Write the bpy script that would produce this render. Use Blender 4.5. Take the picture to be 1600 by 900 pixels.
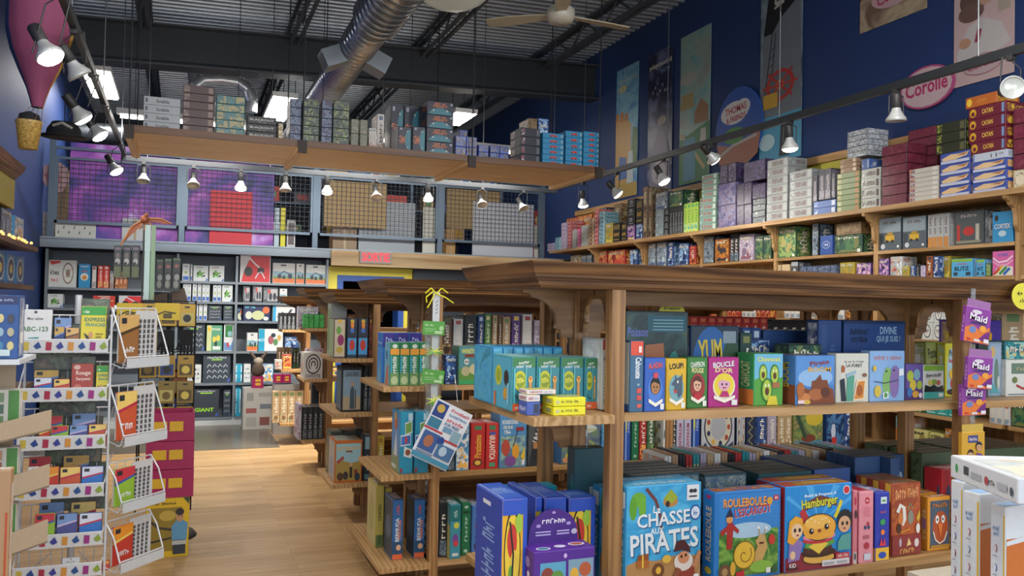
import bpy, bmesh, math, random, re
from mathutils import Vector, Matrix
for o in list(bpy.data.objects): bpy.data.objects.remove(o)
SC = bpy.context.scene
COL = SC.collection
# ---------------------------------------------------------------- camera (standing in the aisle, eye height 1.6 m)
FPX = 1294.0
F0 = Vector((.3697, .9291, .0234)).normalized()
R0 = Vector((F0.y, -F0.x, 0)).normalized()
U0 = R0.cross(F0)
_r = .0193
RC = (R0*math.cos(_r) + U0*math.sin(_r)).normalized()
UC = (-R0*math.sin(_r) + U0*math.cos(_r)).normalized()
EYE = Vector((0, 0, 1.6))
cam = bpy.data.cameras.new('camera'); cam.sensor_width = 36; cam.lens = FPX/1600*36; cam.clip_start = .05; cam.clip_end = 60
co = bpy.data.objects.new('camera', cam); COL.objects.link(co)
M = Matrix((( RC.x, UC.x, -F0.x, EYE.x), (RC.y, UC.y, -F0.y, EYE.y), (RC.z, UC.z, -F0.z, EYE.z), (0, 0, 0, 1)))
co.matrix_world = M
SC.camera = co
# ---------------------------------------------------------------- world, exposure
SC.view_settings.view_transform = 'Standard'; SC.view_settings.look = 'None'
SC.view_settings.gamma = 1; SC.view_settings.use_curve_mapping = False
SC.view_settings.exposure = 0.55
W = bpy.data.worlds.new('world'); SC.world = W; W.use_nodes = True
bg = W.node_tree.nodes['Background']; bg.inputs[0].default_value = (.80, .87, 1, 1); bg.inputs[1].default_value = .5
# added fill: unseen soft area lights behind the camera and overhead
def area(name, loc, size, energy, rot, col=(1, .96, .9)):
    l = bpy.data.lights.new(name, 'AREA'); l.shape = 'RECTANGLE'; l.size = size[0]; l.size_y = size[1]; l.energy = energy; l.color = col
    o = bpy.data.objects.new(name, l); COL.objects.link(o); o.location = loc; o.rotation_euler = rot; return o
area('added_front_fill', (1.5, -4, 2.4), (7, 2.6), 160, (math.radians(82), 0, 0), (.86, .93, 1))
area('added_overhead_fill', (2.0, 3.4, 3.9), (4.5, 3.5), 40, (0, 0, 0), (1, .97, .92))

# ---------------------------------------------------------------- helpers
def ray(px, py): return (RC*(px-800) + UC*(450-py) + F0*FPX)/FPX
def at(px, py, **k):
    r = ray(px, py); a, v = list(k.items())[0]; i = 'xyz'.index(a)
    return EYE + r*((v-EYE[i])/r[i])
def hexc(h):
    def l(c): c /= 255; return c/12.92 if c <= .04045 else ((c+.055)/1.055)**2.4
    return (l(int(h[0:2], 16)), l(int(h[2:4], 16)), l(int(h[4:6], 16)), 1)
MC = {}
def newmat(key):
    m = bpy.data.materials.new(key); m.use_nodes = True; MC[key] = m
    return m, m.node_tree, m.node_tree.nodes['Principled BSDF']
def flat(h, rough=.42, metal=0, emit=0):
    key = 'ink_%s_%d_%d_%g' % (h, rough*100, metal*100, emit)
    if key in MC: return MC[key]
    m, nt, b = newmat(key); c = hexc(h)
    n = nt.nodes.new('ShaderNodeTexNoise'); n.inputs['Scale'].default_value = 60
    tc = nt.nodes.new('ShaderNodeTexCoord'); nt.links.new(tc.outputs['Object'], n.inputs['Vector'])
    mx = nt.nodes.new('ShaderNodeMix'); mx.data_type = 'RGBA'
    mx.inputs[6].default_value = c; mx.inputs[7].default_value = tuple(v*.86 for v in c[:3])+(1,)
    nt.links.new(n.outputs[0], mx.inputs[0]); nt.links.new(mx.outputs[2], b.inputs['Base Color'])
    b.inputs['Roughness'].default_value = rough; b.inputs['Metallic'].default_value = metal
    if emit: b.inputs['Emission Color'].default_value = c; b.inputs['Emission Strength'].default_value = emit
    return m
def art(cs, scale=22, rough=.35, detail=2, dist=1.2):
    key = 'print_%s_%g_%g' % ('_'.join(cs), scale, dist)
    if key in MC: return MC[key]
    m, nt, b = newmat(key)
    tc = nt.nodes.new('ShaderNodeTexCoord'); oi = nt.nodes.new('ShaderNodeObjectInfo')
    ad = nt.nodes.new('ShaderNodeVectorMath'); ad.operation = 'ADD'
    cx = nt.nodes.new('ShaderNodeVectorMath'); cx.operation = 'SCALE'; cx.inputs[0].default_value = (7, 3, 5)
    nt.links.new(oi.outputs['Random'], cx.inputs['Scale'])
    nt.links.new(tc.outputs['Object'], ad.inputs[0]); nt.links.new(cx.outputs[0], ad.inputs[1])
    n = nt.nodes.new('ShaderNodeTexNoise'); n.inputs['Scale'].default_value = scale; n.inputs['Detail'].default_value = detail
    n.inputs['Distortion'].default_value = dist
    nt.links.new(ad.outputs[0], n.inputs['Vector'])
    cr = nt.nodes.new('ShaderNodeValToRGB'); cr.color_ramp.interpolation = 'B_SPLINE' if len(cs) > 9 else 'LINEAR'
    el = cr.color_ramp.elements; k = len(cs)
    for i, h in enumerate(cs):
        p = .32+.36*i/max(1, k-1)
        if i < 2: e = el[i]; e.position = p
        else: e = el.new(p)
        e.color = hexc(h)
    nt.links.new(n.outputs[0], cr.inputs[0]); nt.links.new(cr.outputs[0], b.inputs['Base Color'])
    b.inputs['Roughness'].default_value = rough
    return m
def wood(name, c1, c2, axis='x', scale=1.0, rough=.45, knots=True):
    key = 'wood_%s_%s' % (name, axis)
    if key in MC: return MC[key]
    m, nt, b = newmat(key)
    tc = nt.nodes.new('ShaderNodeTexCoord'); mp = nt.nodes.new('ShaderNodeMapping')
    s = {'x': (1.1, 16, 16), 'y': (16, 1.1, 16), 'z': (16, 16, 1.1)}[axis]
    mp.inputs['Scale'].default_value = tuple(v*scale for v in s)
    oi = nt.nodes.new('ShaderNodeObjectInfo'); ad = nt.nodes.new('ShaderNodeVectorMath'); ad.operation = 'ADD'
    cx = nt.nodes.new('ShaderNodeVectorMath'); cx.operation = 'SCALE'; cx.inputs[0].default_value = (3, 7, 5)
    nt.links.new(oi.outputs['Random'], cx.inputs['Scale']); nt.links.new(tc.outputs['Object'], ad.inputs[0]); nt.links.new(cx.outputs[0], ad.inputs[1])
    nt.links.new(ad.outputs[0], mp.inputs[0])
    n = nt.nodes.new('ShaderNodeTexNoise'); n.inputs['Scale'].default_value = 2.2; n.inputs['Detail'].default_value = 6; n.inputs['Distortion'].default_value = 1.0
    nt.links.new(mp.outputs[0], n.inputs[0])
    w = nt.nodes.new('ShaderNodeTexWave'); w.inputs['Scale'].default_value = .7; w.inputs['Distortion'].default_value = 9; w.inputs['Detail'].default_value = 2
    w.bands_direction = {'x': 'Y', 'y': 'X', 'z': 'X'}[axis]
    nt.links.new(mp.outputs[0], w.inputs[0])
    mx0 = nt.nodes.new('ShaderNodeMix'); mx0.data_type = 'FLOAT'; mx0.inputs[0].default_value = .38
    nt.links.new(n.outputs[0], mx0.inputs[2]); nt.links.new(w.outputs[1], mx0.inputs[3])
    cr = nt.nodes.new('ShaderNodeValToRGB'); e = cr.color_ramp.elements
    e[0].position = .25; e[0].color = hexc(c2); e[1].position = .72; e[1].color = hexc(c1)
    nt.links.new(mx0.outputs[0], cr.inputs[0]); nt.links.new(cr.outputs[0], b.inputs['Base Color'])
    b.inputs['Roughness'].default_value = rough
    return m
def link(o, parent=None):
    COL.objects.link(o)
    if parent: o.parent = parent
    return o
def tag(o, label=None, cat=None, group=None, kind=None):
    if label: o['label'] = label
    if cat: o['category'] = cat
    if group: o['group'] = group
    if kind: o['kind'] = kind
    return o
def empty(name, loc, rz=0):
    o = bpy.data.objects.new(name, None); o.location = loc; o.rotation_euler = (0, 0, rz); o.empty_display_size = .05; return link(o)
class MB:
    """collects shapes and links them as one mesh object"""
    def __init__(s): s.v = []; s.f = []; s.m = []; s.mats = []; s.sm = []
    def mi(s, m):
        if m not in s.mats: s.mats.append(m)
        return s.mats.index(m)
    def add(s, vs, fs, m, smooth=False):
        b = len(s.v); s.v += [tuple(v) for v in vs]; i = s.mi(m)
        for f in fs: s.f.append([b+k for k in f]); s.m.append(i); s.sm.append(smooth)
    def box(s, a, b, m):
        x0, y0, z0 = a; x1, y1, z1 = b
        vs = [(x0,y0,z0),(x1,y0,z0),(x1,y1,z0),(x0,y1,z0),(x0,y0,z1),(x1,y0,z1),(x1,y1,z1),(x0,y1,z1)]
        s.add(vs, [(0,3,2,1),(4,5,6,7),(0,1,5,4),(1,2,6,5),(2,3,7,6),(3,0,4,7)], m); return s
    def bar(s, p, q, r, m, n=8, r2=None, caps=True):
        p = Vector(p); q = Vector(q); d = (q-p)
        if d.length < 1e-6: return s
        d.normalize(); a = d.orthogonal().normalized(); b = d.cross(a); r2 = r if r2 is None else r2
        vs = [p+(a*math.cos(t)+b*math.sin(t))*r for t in [2*math.pi*i/n+math.pi/n for i in range(n)]]
        vs += [q+(a*math.cos(t)+b*math.sin(t))*r2 for t in [2*math.pi*i/n+math.pi/n for i in range(n)]]
        fs = [(i, (i+1) % n, n+(i+1) % n, n+i) for i in range(n)]
        s.add(vs, fs, m, n > 6)
        if caps: s.add(vs, [tuple(range(n))[::-1], tuple(range(n, 2*n))], m)
        return s
    def tube(s, pts, r, m, n=6):
        for a, b in zip(pts[:-1], pts[1:]): s.bar(a, b, r, m, n)
        return s
    def lathe(s, prof, m, n=20, o=(0,0,0), mat=None):
        vs = []; o = Vector(o)
        for (r, z) in prof:
            for i in range(n):
                t = 2*math.pi*i/n; v = Vector((r*math.cos(t), r*math.sin(t), z))
                if mat: v = mat @ v
                vs.append(v+o)
        fs = [(k*n+i, k*n+(i+1) % n, (k+1)*n+(i+1) % n, (k+1)*n+i) for k in range(len(prof)-1) for i in range(n)]
        s.add(vs, fs, m, True); return s
    def prism(s, pts, off, m):
        """closed polygon of 3-D points pushed along off"""
        off = Vector(off); n = len(pts); vs = [Vector(p) for p in pts]; vs += [v+off for v in vs]
        s.add(vs, [tuple(range(n))[::-1], tuple(range(n, 2*n))]+[(i, (i+1) % n, n+(i+1) % n, n+i) for i in range(n)], m); return s
    def mesh(s, name):
        me = bpy.data.meshes.new(name); me.from_pydata(s.v, [], s.f)
        for m in s.mats: me.materials.append(m)
        me.polygons.foreach_set('material_index', s.m); me.polygons.foreach_set('use_smooth', s.sm); me.update(); return me
    def build(s, name, parent=None, loc=None, bevel=0, fix=False):
        me = s.mesh(name)
        if fix:
            bm = bmesh.new(); bm.from_mesh(me); bmesh.ops.recalc_face_normals(bm, faces=bm.faces); bm.to_mesh(me); bm.free()
        o = link(bpy.data.objects.new(name, me), parent)
        if loc is not None: o.location = loc
        if bevel:
            b = o.modifiers.new('bevel', 'BEVEL'); b.width = bevel; b.segments = 2; b.limit_method = 'ANGLE'
        return o
# ---- printed lettering and pictures on faces
TX = {}
def glyphs(t):
    if t in TX: return TX[t]
    cu = bpy.data.curves.new('t', 'FONT'); cu.body = t; cu.resolution_u = 1 if len(t) > 14 else 2; cu.align_x = 'CENTER'; cu.offset = .022
    o = bpy.data.objects.new('t', cu); COL.objects.link(o)
    dg = bpy.context.evaluated_depsgraph_get(); me = bpy.data.meshes.new_from_object(o.evaluated_get(dg))
    vs = [(v.co.x, v.co.y) for v in me.vertices]; fs = [tuple(p.vertices) for p in me.polygons]
    bpy.data.objects.remove(o); bpy.data.curves.remove(cu); bpy.data.meshes.remove(me)
    if vs:
        x0 = min(v[0] for v in vs); x1 = max(v[0] for v in vs); y0 = min(v[1] for v in vs); y1 = max(v[1] for v in vs)
        w = max(x1-x0, 1e-3); h = max(y1-y0, 1e-3)
        vs = [((x-x0)/w-.5, (y-y0)/h-.5) for x, y in vs]
        TX[t] = (vs, fs, w/h)
    else: TX[t] = ([], [], 1)
    return TX[t]
READABLE = set("SORTIE|ALADIN|LOUP!|CHAPERON|ROUGE|BOUCLE|D'OR|Chavocat|CHAVOCAT|Pirate|BOOM|LA FORET|Puste|kuchen|Cahouete|Poisson|YUM|DIVINE|QUI JE SUIS !|HEARTS|La|CHASSE|AUX|PIRATES|ROULEBOULE|L'ESCARGOT|4+|Hamburger|Build & Prepare it|KID|DRAGOMINO|Maid|P'TIT|MARKET|COOL|BERMUDA|CHOU|WINSTON|RONDOURS|DES BOIS|UNLOCK!|Dors|Dragon d'Or|Piratissimo|FABULANTICA|CONTINUUM|LEADERS|BEE|CHOTS|GIANT|k'nex|744 3|Scrabble|BLACKOUT|CATAN|BLiTZ|CORTEX|WB|playmobil|Corolle|THOMAS|& FRIENDS|ABC-123|EXPRESS|FRANCAIS|Rouge|Serpent|Mon cahier|TICKET to RIDE|Les AVENTURIERS du RAIL|4+ ans|a l'ecole|6+ ans/yrs|FOR FREE!|Objets".split('|'))
def blur_glyphs(t):
    """small print too fine to read in the photograph: strokes without letters"""
    if '~'+t in TX: return TX['~'+t]
    rn = random.Random(t); n = len(t); vs = []; fs = []
    def q(a, b, c, d): k = len(vs); vs.extend([(a, b), (c, b), (c, d), (a, d)]); fs.append((k, k+1, k+2, k+3))
    for i, ch in enumerate(t):
        if ch == ' ': continue
        x = (i+.12)/n-.5; w = .76/n; h = rn.uniform(.7, 1)-.5; q(x, -.5, x+w*.34, h)
        y = rn.uniform(-.3, .3); q(x+w*.34, y, x+w, y+.22)
        if rn.random() < .6: q(x+w*.7, -.5+rn.uniform(0, .2), x+w, y)
    TX['~'+t] = (vs, fs, n*.6); return TX['~'+t]
def paint(mb, O, U, V, w, h, ops, lift=.0005):
    """draw a list of printed shapes on the face with corner O, unit axes U, V (outward normal U x V), size w x h"""
    N = U.cross(V); k = 0; lift = min(.0004, .006/max(1, len(ops)))
    for op in ops:
        k += 1; lz = N*(lift*k); c = op[0]; col = op[-1]
        m = flat(col) if isinstance(col, str) else col
        if c == 'r': pts = [(op[1], op[2]), (op[3], op[2]), (op[3], op[4]), (op[1], op[4])]
        elif c == 'e':
            n = 18; pts = [(op[1]+op[3]*math.cos(2*math.pi*i/n), op[2]+op[4]*math.sin(2*math.pi*i/n)) for i in range(n)]
        elif c == 'p': pts = op[1]
        elif c == 'w':                                   # brush stroke through points, width in fraction of w
            P = [Vector((a*w, b*h)) for a, b in op[1]]; r = op[2]*w/2; vs = []; fs = []
            for i, p in enumerate(P):
                d = (P[min(i+1, len(P)-1)]-P[max(i-1, 0)]).normalized(); n_ = Vector((-d.y, d.x))*r
                for q in (p+n_, p-n_): vs.append(O+U*min(w, max(0, q.x))+V*min(h, max(0, q.y))+lz)
                if i: a = 2*i; fs.append((a-2, a-1, a+1, a))
            mb.add(vs, fs, m); continue
        elif c == 't':                                   # ('t', text, cx, cy, width, height, rot, colour) width/height in face fractions
            _, s_, cx, cy, tw, th, rot, _ = op; gv, gf, asp = glyphs(s_) if s_ in READABLE else blur_glyphs(s_)
            if not gv: continue
            W_, H_ = tw*w, th*h; ca, sa = math.cos(math.radians(rot)), math.sin(math.radians(rot))
            if abs(rot) > 45: W_, H_ = th*h, tw*w         # upright lettering: cell swapped
            vs = []
            for x, y in gv:
                x *= W_; y *= H_; vs.append(O+U*(cx*w+x*ca-y*sa)+V*(cy*h+x*sa+y*ca)+lz)
            mb.add(vs, gf, m); continue
        vs = [O+U*(min(1, max(0, a))*w)+V*(min(1, max(0, b))*h)+lz for a, b in pts]
        mb.add(vs, [tuple(range(len(vs)))], m)
X, Y, Z = Vector((1, 0, 0)), Vector((0, 1, 0)), Vector((0, 0, 1))
def carton(w, d, h, body, front=(), side=(), top=(), bot=None):
    """a closed carton, front face at local y=0 looking to -y, centred in x, base at z=0"""
    mb = MB(); b = body if not isinstance(body, str) else flat(body); e = min(.0022, w*.1, d*.1)
    x0, x1 = -w/2, w/2
    c = min(e, h*.08); g = c*.9
    ring = [(x0+e,0),(x1-e,0),(x1,e),(x1,d-e),(x1-e,d),(x0+e,d),(x0,d-e),(x0,e)]; mx_, my_ = (x0+x1)/2, d/2
    inner = [(a+(g if a < mx_ else -g), q+(g if q < my_ else -g)) for a, q in ring]
    vs = [(a, q, 0) for a, q in inner]+[(a, q, c) for a, q in ring]+[(a, q, h-c) for a, q in ring]+[(a, q, h) for a, q in inner]
    fs = [tuple(range(8))[::-1], tuple(range(24, 32))]+[(8*k+i, 8*k+(i+1) % 8, 8*k+8+(i+1) % 8, 8*k+8+i) for k in range(3) for i in range(8)]
    mb.add(vs, fs, b)
    if front: paint(mb, Vector((x0+e, 0, c)), X, Z, w-2*e, h-2*c, front)
    if side:
        paint(mb, Vector((x0, d-e, c)), -Y, Z, d-2*e, h-2*c, side); paint(mb, Vector((x1, e, c)), Y, Z, d-2*e, h-2*c, side)
    if top: paint(mb, Vector((x0+g+e, g+e, h)), X, Y, w-2*(g+e), d-2*(g+e), top)
    return mb
# ================================================================ the setting
def struct(o): o['kind'] = 'structure'; return o
m, nt, b = newmat('floor_boards')
tc = nt.nodes.new('ShaderNodeTexCoord'); br = nt.nodes.new('ShaderNodeTexBrick')
br.inputs['Scale'].default_value = 1; br.inputs['Brick Width'].default_value = 1.1; br.inputs['Row Height'].default_value = .083
br.inputs['Mortar Size'].default_value = .0012; br.inputs['Color1'].default_value = hexc('c8a678'); br.inputs['Color2'].default_value = hexc('b08c5e'); br.inputs['Mortar'].default_value = hexc('7a5c38')
br.offset = .37; br.inputs['Bias'].default_value = 0
nt.links.new(tc.outputs['Object'], br.inputs[0])
mp = nt.nodes.new('ShaderNodeMapping'); mp.inputs['Scale'].default_value = (1.2, 14, 1); nt.links.new(tc.outputs['Object'], mp.inputs[0])
n = nt.nodes.new('ShaderNodeTexNoise'); n.inputs['Scale'].default_value = 2.5; n.inputs['Detail'].default_value = 5; nt.links.new(mp.outputs[0], n.inputs[0])
mx = nt.nodes.new('ShaderNodeMix'); mx.data_type = 'RGBA'; mx.blend_type = 'MULTIPLY'; mx.inputs[0].default_value = .55
cr = nt.nodes.new('ShaderNodeValToRGB'); cr.color_ramp.elements[0].color = (.55, .5, .45, 1); cr.color_ramp.elements[0].position = .3; cr.color_ramp.elements[1].position = .6
nt.links.new(n.outputs[0], cr.inputs[0]); nt.links.new(br.outputs[0], mx.inputs[6]); nt.links.new(cr.outputs[0], mx.inputs[7]); nt.links.new(mx.outputs[2], b.inputs['Base Color'])
b.inputs['Roughness'].default_value = .33
FL = m
struct(MB().box((-2.2, -.5, -.1), (6, 17, 0), FL).build('floor'))
BLUE = flat('1b3566', .6); BLUE2 = flat('22407c', .6); GREYB = flat('3a4350', .5)
struct(MB().box((5.5, 1.0, 0), (5.6, 17, 5.4), BLUE).build('wall_right'))
struct(MB().box((-1.7, 2.2, 0), (-1.6, 17, 5.2), BLUE2).build('wall_left'))
struct(MB().box((-1.6, 17, 0), (5.5, 17.1, 5.4), flat('4a4f58', .7)).build('wall_back'))
w = MB(); w.box((-1.6, 11.75, 0), (1.93, 11.85, 2.3), flat('30343c', .6)); w.box((2.95, 11.75, 0), (5.5, 11.85, 2.3), flat('262a33', .6)); w.box((1.93, 11.75, 2.02), (2.95, 11.85, 2.3), flat('262a33', .6))
struct(w.build('wall_rear_partition'))
struct(MB().box((-1.6, 11.4, 2.26), (5.5, 17, 2.34), flat('5a5f66', .6)).build('floor_mezzanine'))
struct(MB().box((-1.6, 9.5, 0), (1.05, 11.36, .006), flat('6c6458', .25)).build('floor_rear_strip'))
# ceiling: ribbed steel deck falling gently to the left
DECK = flat('a0a6ac', .36, .45)
def zc(x): return 4.81+.035*x+.30
prof = []; y = -.3
while y < 17:
    prof += [(y, 0), (y+.05, 0), (y+.065, .045), (y+.115, .045)]; y += .13
vs = []; fs = []
for i, (yy, dz) in enumerate(prof):
    vs += [(-1.65, yy, zc(-1.65)+dz), (5.55, yy, zc(5.55)+dz)]
    if i: fs.append((2*i-2, 2*i-1, 2*i+1, 2*i))
mb = MB(); mb.add(vs, fs, DECK)
n_ = len(vs); top = [(a, b_, c+.03) for a, b_, c in vs]; mb.add(top, fs, DECK)
struct(mb.build('ceiling'))
DARK = flat('23272c', .55, .2); STEEL = flat('4c5258', .45, .4)
def ibeam(y, za, zb, x0, x1, hgt, name):
    mb = MB(); t = .02; fw = .13
    for (lo, hi, wd) in ((0, .022, fw), (.022, hgt-.022, t/2), (hgt-.022, hgt, fw)):
        vs = [(x0, y-wd, za+lo), (x1, y-wd, zb+lo), (x1, y+wd, zb+lo), (x0, y+wd, za+lo), (x0, y-wd, za+hi), (x1, y-wd, zb+hi), (x1, y+wd, zb+hi), (x0, y+wd, za+hi)]
        mb.add(vs, [(0,3,2,1),(4,5,6,7),(0,1,5,4),(1,2,6,5),(2,3,7,6),(3,0,4,7)], flat('34383d', .5, .2) if lo != .022 else DARK)
    return struct(mb.build(name))
ibeam(10.7, 4.33, 4.62, -1.6, 5.5, .50, 'trim_ceiling_beam')
for jx in (-2.2, -.49, 1.23, 2.93, 4.69):
    if jx < -1.6: continue
    mb = MB(); zb_ = 4.81+.035*jx; zt = zc(jx)
    for s_ in (-.045, .045):
        mb.box((jx+s_-.02, .2, zb_), (jx+s_+.02, 16.9, zb_+.035), STEEL); mb.box((jx+s_-.02, .2, zt-.035), (jx+s_+.02, 16.9, zt), STEEL)
    y = .2; k = 0
    while y < 16.6:
        mb.bar((jx, y, zb_+.02 if k % 2 else zt-.02), (jx, y+.42, zt-.02 if k % 2 else zb_+.02), .013, STEEL, 6); y += .42; k += 1
    struct(mb.build('trim_ceiling_joist'))
# mezzanine front: steel channel, timber beam over the door
mb = MB(); mb.box((-1.6, 11.3, 2.22), (1.85, 11.4, 2.34), flat('98a4ae', .35, .3)); mb.box((-1.6, 11.27, 2.325), (5.4, 11.4, 2.345), flat('98a4ae', .35, .3)); struct(mb.build('trim_mezzanine_edge'))
PINE = wood('pine_raw', 'ead0a2', 'd4b07c', 'x', .8); PINEY = wood('pine_raw', 'ead0a2', 'd4b07c', 'y', .8)
struct(MB().box((1.85, 11.24, 2.12), (5.3, 11.31, 2.325), PINE).build('trim_timber_beam'))
# door with yellow board and blue frame
dz = MB(); yb = 11.5
dz.box((1.86, yb, 0), (1.98, yb+.06, 2.12), flat('e2d64a', .5)); dz.box((2.92, yb, 0), (3.04, yb+.06, 2.12), flat('e2d64a', .5)); dz.box((1.98, yb, 2.0), (2.92, yb+.06, 2.12), flat('e2d64a', .5))
struct(dz.build('trim_door_board'))
dz = MB()
dz.box((1.98, yb-.02, 0), (2.06, yb+.3, 2.0), flat('2c56a8', .45)); dz.box((2.84, yb-.02, 0), (2.92, yb+.3, 2.0), flat('2c56a8', .45)); dz.box((2.06, yb-.02, 1.92), (2.84, yb+.3, 2.0), flat('2c56a8', .45))
struct(dz.build('door_1'))
struct(MB().box((3.04, 11.42, 0), (5.4, 11.52, 2.12), flat('2b3440', .5)).build('trim_dark_boarding'))
# exit sign on the beam
p0 = at(561, 410, y=11.24); p1 = at(611, 389, y=11.24); sw = p1.x-p0.x; sh = .165
sg = empty('exit_sign', ((p0.x+p1.x)/2, 11.235, 2.165)); tag(sg, 'white exit sign with red SORTIE letters on the timber beam', 'sign')
MB().box((-sw/2, -.05, 0), (sw/2, 0, sh), flat('c9cdd0', .5)).build('housing', sg)
mb = MB(); mb.box((-sw/2+.01, -.054, .01), (sw/2-.01, -.05, sh-.01), flat('d8c4c4', .5))
paint(mb, Vector((-sw/2, -.0545, 0)), X, Z, sw, sh, [('t', 'SORTIE', .5, .5, .86, .72, 0, flat('f04050', .5, 0, .8))]); mb.build('face', sg)
# duct
GALV = flat('a2a8ae', .28, .85); GALD = flat('70767c', .4, .8)
du = empty('spiral_duct', (1.47, 8, 4.03)); tag(du, 'large round galvanised spiral air duct hanging below the beam', 'duct')
mb = MB(); ym = Matrix.Rotation(-math.pi/2, 4, 'X')
def ducttube(mb, y0, y1, r):
    n = 28; yy = y0; prof = []
    while yy < y1: prof += [(r, yy), (r, yy+.085), (r+.006, yy+.092), (r+.006, yy+.1), (r, yy+.107)]; yy += .115
    mb.lathe(prof, GALV, n, (0, 0, 0), ym)
ducttube(mb, -5.2, 9, .165); mb.build('pipe', du, (0, 0, 0))
mb = MB(); ducttube(mb, -8.0, -1.15, .205); mb.lathe([(.205, -1.16), (.165, -1.14)], GALD, 28, (0, 0, 0), ym); mb.build('wide_pipe', du)
for yy in (-6.3, -3.6, -1.0, 1.6, 4.5): MB().bar((0, yy, .17), (0, yy, zc(1.47)-4.03), .006, DARK, 6).build('hanger', du)
for (sx, c) in ((-1, 0), (1, 1)):
    g = MB(); bx = 1 if sx > 0 else -1
    mt = Matrix.Rotation(math.radians(24*sx), 4, 'Y')
    vs = [mt @ Vector((a, b_, c_)) for a, b_, c_ in [(.13*sx, -.12, -.085), (.33*sx, -.12, -.085), (.33*sx, .12, -.085), (.13*sx, .12, -.085), (.13*sx, -.12, .085), (.33*sx, -.12, .085), (.33*sx, .12, .085), (.13*sx, .12, .085)]]
    g.add(vs, [(0,3,2,1),(4,5,6,7),(0,1,5,4),(1,2,6,5),(2,3,7,6),(3,0,4,7)], flat('8c9297', .4, .5))
    for q in range(4):
        vv = [mt @ Vector((.332*sx, -.1+.055*q, z_)) for z_ in (-.07, .07)]+[mt @ Vector((.332*sx, -.07+.055*q, z_)) for z_ in (.07, -.07)]
        g.add(vv, [(0, 1, 2, 3)], flat('2a2d30', .6))
    g.build('side_vent', du, (0, -.15, -.02), fix=True)
# smaller duct behind the beam, running across
dc = MB(); pts = [at(150, 172, y=13.2), at(215, 172, y=13.2), at(250, 175, y=13.2)]
dc.bar((-1.5, 13.2, 3.98), (1.25, 13.2, 4.12), .13, GALD, 20); tag(dc.build('cross_duct'), 'grey round duct crossing behind the dark ceiling beam', 'duct')
dc = MB(); P_ = [at(305, 135, y=12.3), at(318, 125, y=12.3), at(345, 124, y=12.3), at(372, 128, y=12.3), at(388, 140, y=12.3), at(394, 158, y=12.3), at(392, 175, y=12.3)]
dc.tube([Vector((P_[0].x-.05, 12.6, zc(P_[0].x)-.06))]+P_, .085, flat('b4b9bd', .3, .7), 14)
tag(dc.build('flexible_duct'), 'bent silver flexible duct above the stacked board games', 'duct')
# fluorescent fixtures behind the beam
for nm, q in (('left of the three, above the pale stack', ((140, 117), (163, 118), (176, 148), (152, 147))), ('middle one, beside the camouflage boxes', ((431, 157), (451, 157), (445, 184), (420, 184))), ('right one, behind the monster boxes', ((708, 176), (732, 178), (714, 193), (708, 196)))):
    P_ = [at(a, b_, z=4.42) for a, b_ in q]; cx = sum(p.x for p in P_)/4; cy = sum(p.y for p in P_)/4
    f = empty('ceiling_light', (cx, cy, 4.42)); tag(f, 'bright fluorescent ceiling fixture, %s' % nm, 'light', 'fluorescent fixtures behind the ceiling beam')
    a = MB(); hx = .15; hy = .75 if 'right' not in nm else .4
    a.box((-hx-.02, -hy-.02, .005), (hx+.02, hy+.02, .07), flat('c8c8c8', .5)); a.bar((0, -hy*.7, .07), (0, -hy*.7, zc(cx)-4.42), .006, DARK, 6); a.bar((0, hy*.7, .07), (0, hy*.7, zc(cx)-4.42), .006, DARK, 6); a.build('housing', f)
    MB().box((-hx, -hy, -.01), (hx, hy, .005), flat('fff8ee', .5, 0, 22)).build('diffuser', f)
# pendant dish lamps: one at the top edge of the view (unlit), two unseen lit ones added near the entrance for general light
def added_pendant(x, y, nm):
    e = empty('pendant_lamp', (x, y, 3.95)); tag(e, nm, 'lamp')
    MB().lathe([(.001, -.1), (.12, -.09), (.24, -.02), (.29, .05)], flat('fff4e4', .5, 0, 6), 24).build('dish', e); MB().lathe([(.29, .05), (.15, .2), (.05, .32), (.001, .32)], flat('9a9c98', .4), 24).build('reflector_hood', e)
    MB().bar((0, 0, .3), (0, 0, zc(x)-3.95), .012, DARK, 8).build('stem', e)
    l = bpy.data.lights.new('added_bulb', 'POINT'); l.energy = 75; l.shadow_soft_size = .25; l.color = (1, .96, .9); o = bpy.data.objects.new('added_bulb', l); link(o, e); o.location = (0, 0, -.36)
added_pendant(.4, 1.6, 'added unseen lit milky pendant lamp above the entrance end of the aisle'); added_pendant(3.1, 2.2, 'added unseen lit milky pendant lamp above the nearest gondola')
pl_ = at(707, -8, z=4.14)
pd = empty('pendant_lamp', pl_); tag(pd, 'wide milky dish pendant lamp at the top edge of the view', 'lamp')
d_ = (pl_-EYE).dot(F0); R_ = 57/FPX*d_
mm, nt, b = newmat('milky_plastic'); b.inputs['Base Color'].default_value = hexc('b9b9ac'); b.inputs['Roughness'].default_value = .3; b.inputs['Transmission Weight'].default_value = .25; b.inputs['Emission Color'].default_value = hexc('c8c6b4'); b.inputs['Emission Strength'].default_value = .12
a = MB(); a.lathe([(.001, -R_*.33), (R_*.35, -R_*.32), (R_*.62, -R_*.26), (R_*.85, -R_*.12), (R_*.97, 0)], mm, 36); a.build('dish', pd)
a = MB(); a.lathe([(R_*.97, -.008), (R_*1.03, -.008), (R_*1.03, .014), (R_*.97, .014)], flat('4a4a48', .4, .5), 36); a.build('rim', pd)
a = MB(); a.lathe([(R_*.97, .01), (R_*.5, R_*.55), (R_*.2, R_*.8), (.05, R_*1.0), (.001, R_*1.0)], flat('9a9c98', .4), 36); a.build('reflector_hood', pd)
MB().bar((0, 0, R_), (0, 0, zc(pl_.x)-4.14), .012, DARK, 8).build('stem', pd)
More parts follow.
